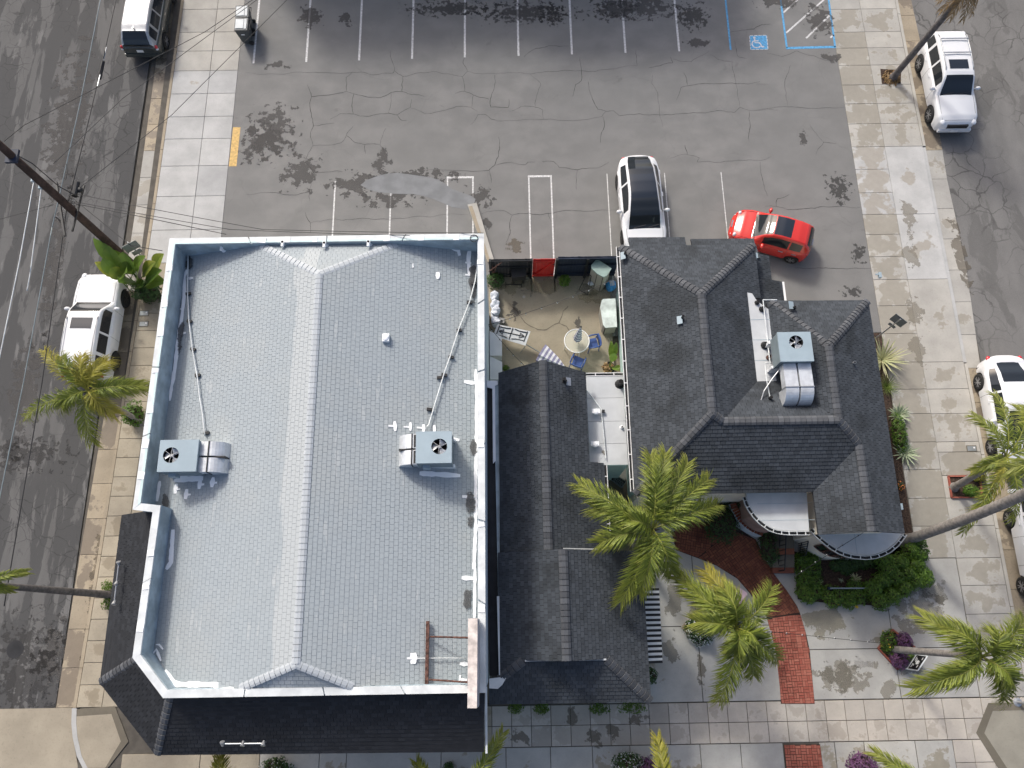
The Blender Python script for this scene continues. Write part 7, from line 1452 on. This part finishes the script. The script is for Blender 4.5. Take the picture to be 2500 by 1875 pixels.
for k in range(4): a = k*math.pi/2+.25; mb = MB(); mb.tube([(Rr*.92*math.cos(a), Rr*.92*math.sin(a), zt-.03), (Rr*.95*math.cos(a), Rr*.95*math.sin(a), 0)], .018, 6); mb.build('leg', 'white', tb)
parasol('folded striped parasol standing through the round glass table', (c.x, c.y, .55), (c.x+.03, c.y+.0, 2.35), .15)
def plastic_chair(label, loc, rz):
    t = thing('plastic_chair', label, 'chair', loc, rz, 'blue plastic chairs'); mb = MB(); mb.prism([(-.21, -.2), (.2, -.22), (.2, .22), (-.21, .2)], .40, .43); mb.build('seat', 'pblue', t)
    mb = MB(); vs = []
    for k in range(9):
        a = lerp(-1.25, 1.25, k/8); vs += [(-.2-.05*math.cos(a)*1, .26*math.sin(a), .43), (-.24-.08*math.cos(a), .29*math.sin(a), .80-.05*abs(math.sin(a)))]
    mb.add(vs, [(2*k, 2*k+2, 2*k+3, 2*k+1) for k in range(8)]); o = mb.build('backrest', 'pblue', t, smooth=True); sm = o.modifiers.new('thickness', 'SOLIDIFY'); sm.thickness = .025
    for sg in (1, -1):
        mb = MB(); mb.tube([(-.24, sg*.27, .66), (0, sg*.28, .66), (.2, sg*.26, .64)], [.03, .032, .028], 8); mb.build('armrest', 'pblue', t, smooth=True)
        for x in (-.22, .2): mb = MB(); mb.tube([(x, sg*.25, .64 if x > 0 else .45), (x*1.15, sg*.27, 0)], .022, 6); mb.build('leg', 'pblue', t)
plastic_chair('blue plastic armchair east of the round glass table', (3.575,10.95,0), math.pi+.2); plastic_chair('blue plastic armchair south of the round glass table', (2.93,10.149,0), 1.15)
# string lights
def strings(label, a, b, n, s, r=.009):
    t = thing('string_lights', label, 'string lights', tuple(a), 0, 'festoon light strings'); P = sag(a, b, s, 24); mb = MB(); mb.tube(P, r, 5); mb.build('cable', 'black', t, world=True)
    for k in range(n): p = P[min(24, int(24*(k+.5)/n))]; mb = MB(); mb.tube([p, p-Vector((0, 0, .06))], .02, 6); f = mb.build('socket', 'black', t, world=True); mb = MB(); mb.ball(p-Vector((0, 0, .09)), .03, 8, 6); mb.build('bulb', 'white', f, world=True)
strings('festoon lights strung diagonally across the courtyard', (-0.76,10.905,2.9), (4.34,12.798,2.9), 8, .25); strings('short festoon lights running down the courtyard west side', (-0.745,10.871,2.9), (0.688,9.242,2.6), 5, .2)
strings('festoon lights from the rounded porch to the hedge', (12.721,2.653,3.2), (10.288,1.156,2.4), 5, .15); strings('festoon lights crossing the brick path to the diamond planter palm', (8.478,-0.644,2.6), (12.979,-1.169,2.6), 8, .2)
# pink chairs and bistro table on the plaza
def bistro(label, loc, rz):
    t = thing('bistro_chair', label, 'chair', loc, rz, 'pale pink plaza chairs'); mb = MB(); pts = [(.2*math.cos(a)*(1 if abs(math.cos(a)) < .7 else 1.05), .2*math.sin(a)) for a in [k*math.pi/10 for k in range(20)]]
    mb.prism([(-.19, -.2), (.16, -.2), (.2, -.14), (.2, .14), (.16, .2), (-.19, .2)], .44, .465); mb.build('seat', 'pink', t); mb = MB(); mb.box((-.22, 0, .66), (.03, .40, .26)); mb.build('backrest', 'pink', t)
    for x in (-.2, .18):
        for y in (-.18, .18): mb = MB(); mb.tube([(x, y, .45 if x > 0 else .78), (x*1.2, y*1.15, 0)], .013, 6); mb.build('leg', 'pink', t)
bistro('pale pink chair on the plaza beside the brick path', (8.814,0.603,0), .9); bistro('pale pink chair half hidden under palm fronds', (8.23,0.181,0), -2.0)
t = thing('bistro_table', 'small round table with black and white patterned top under the palm', 'table', (8.449,0.301,0)); mb = MB(); mb.lathe([(.3, .70), (.3, .72)], 28); mb.build('top', 'pink', t); mb = MB(); mb.tube([(0, 0, 0), (0, 0, .7)], .03, 8); mb.lathe([(.2, 0), (.2, .02)], 20); mb.build('stand', 'pink', t)
for k in range(6):
    for s in (-1, 1): mb = MB(); x = -.2+k*.075; mb.bar((x, 0, .7225), (x+.05, s*.2*math.sqrt(max(.05, 1-(x/.28)**2)), .7225), .03, .003); mb.build('pattern_stripe', 'black', t)
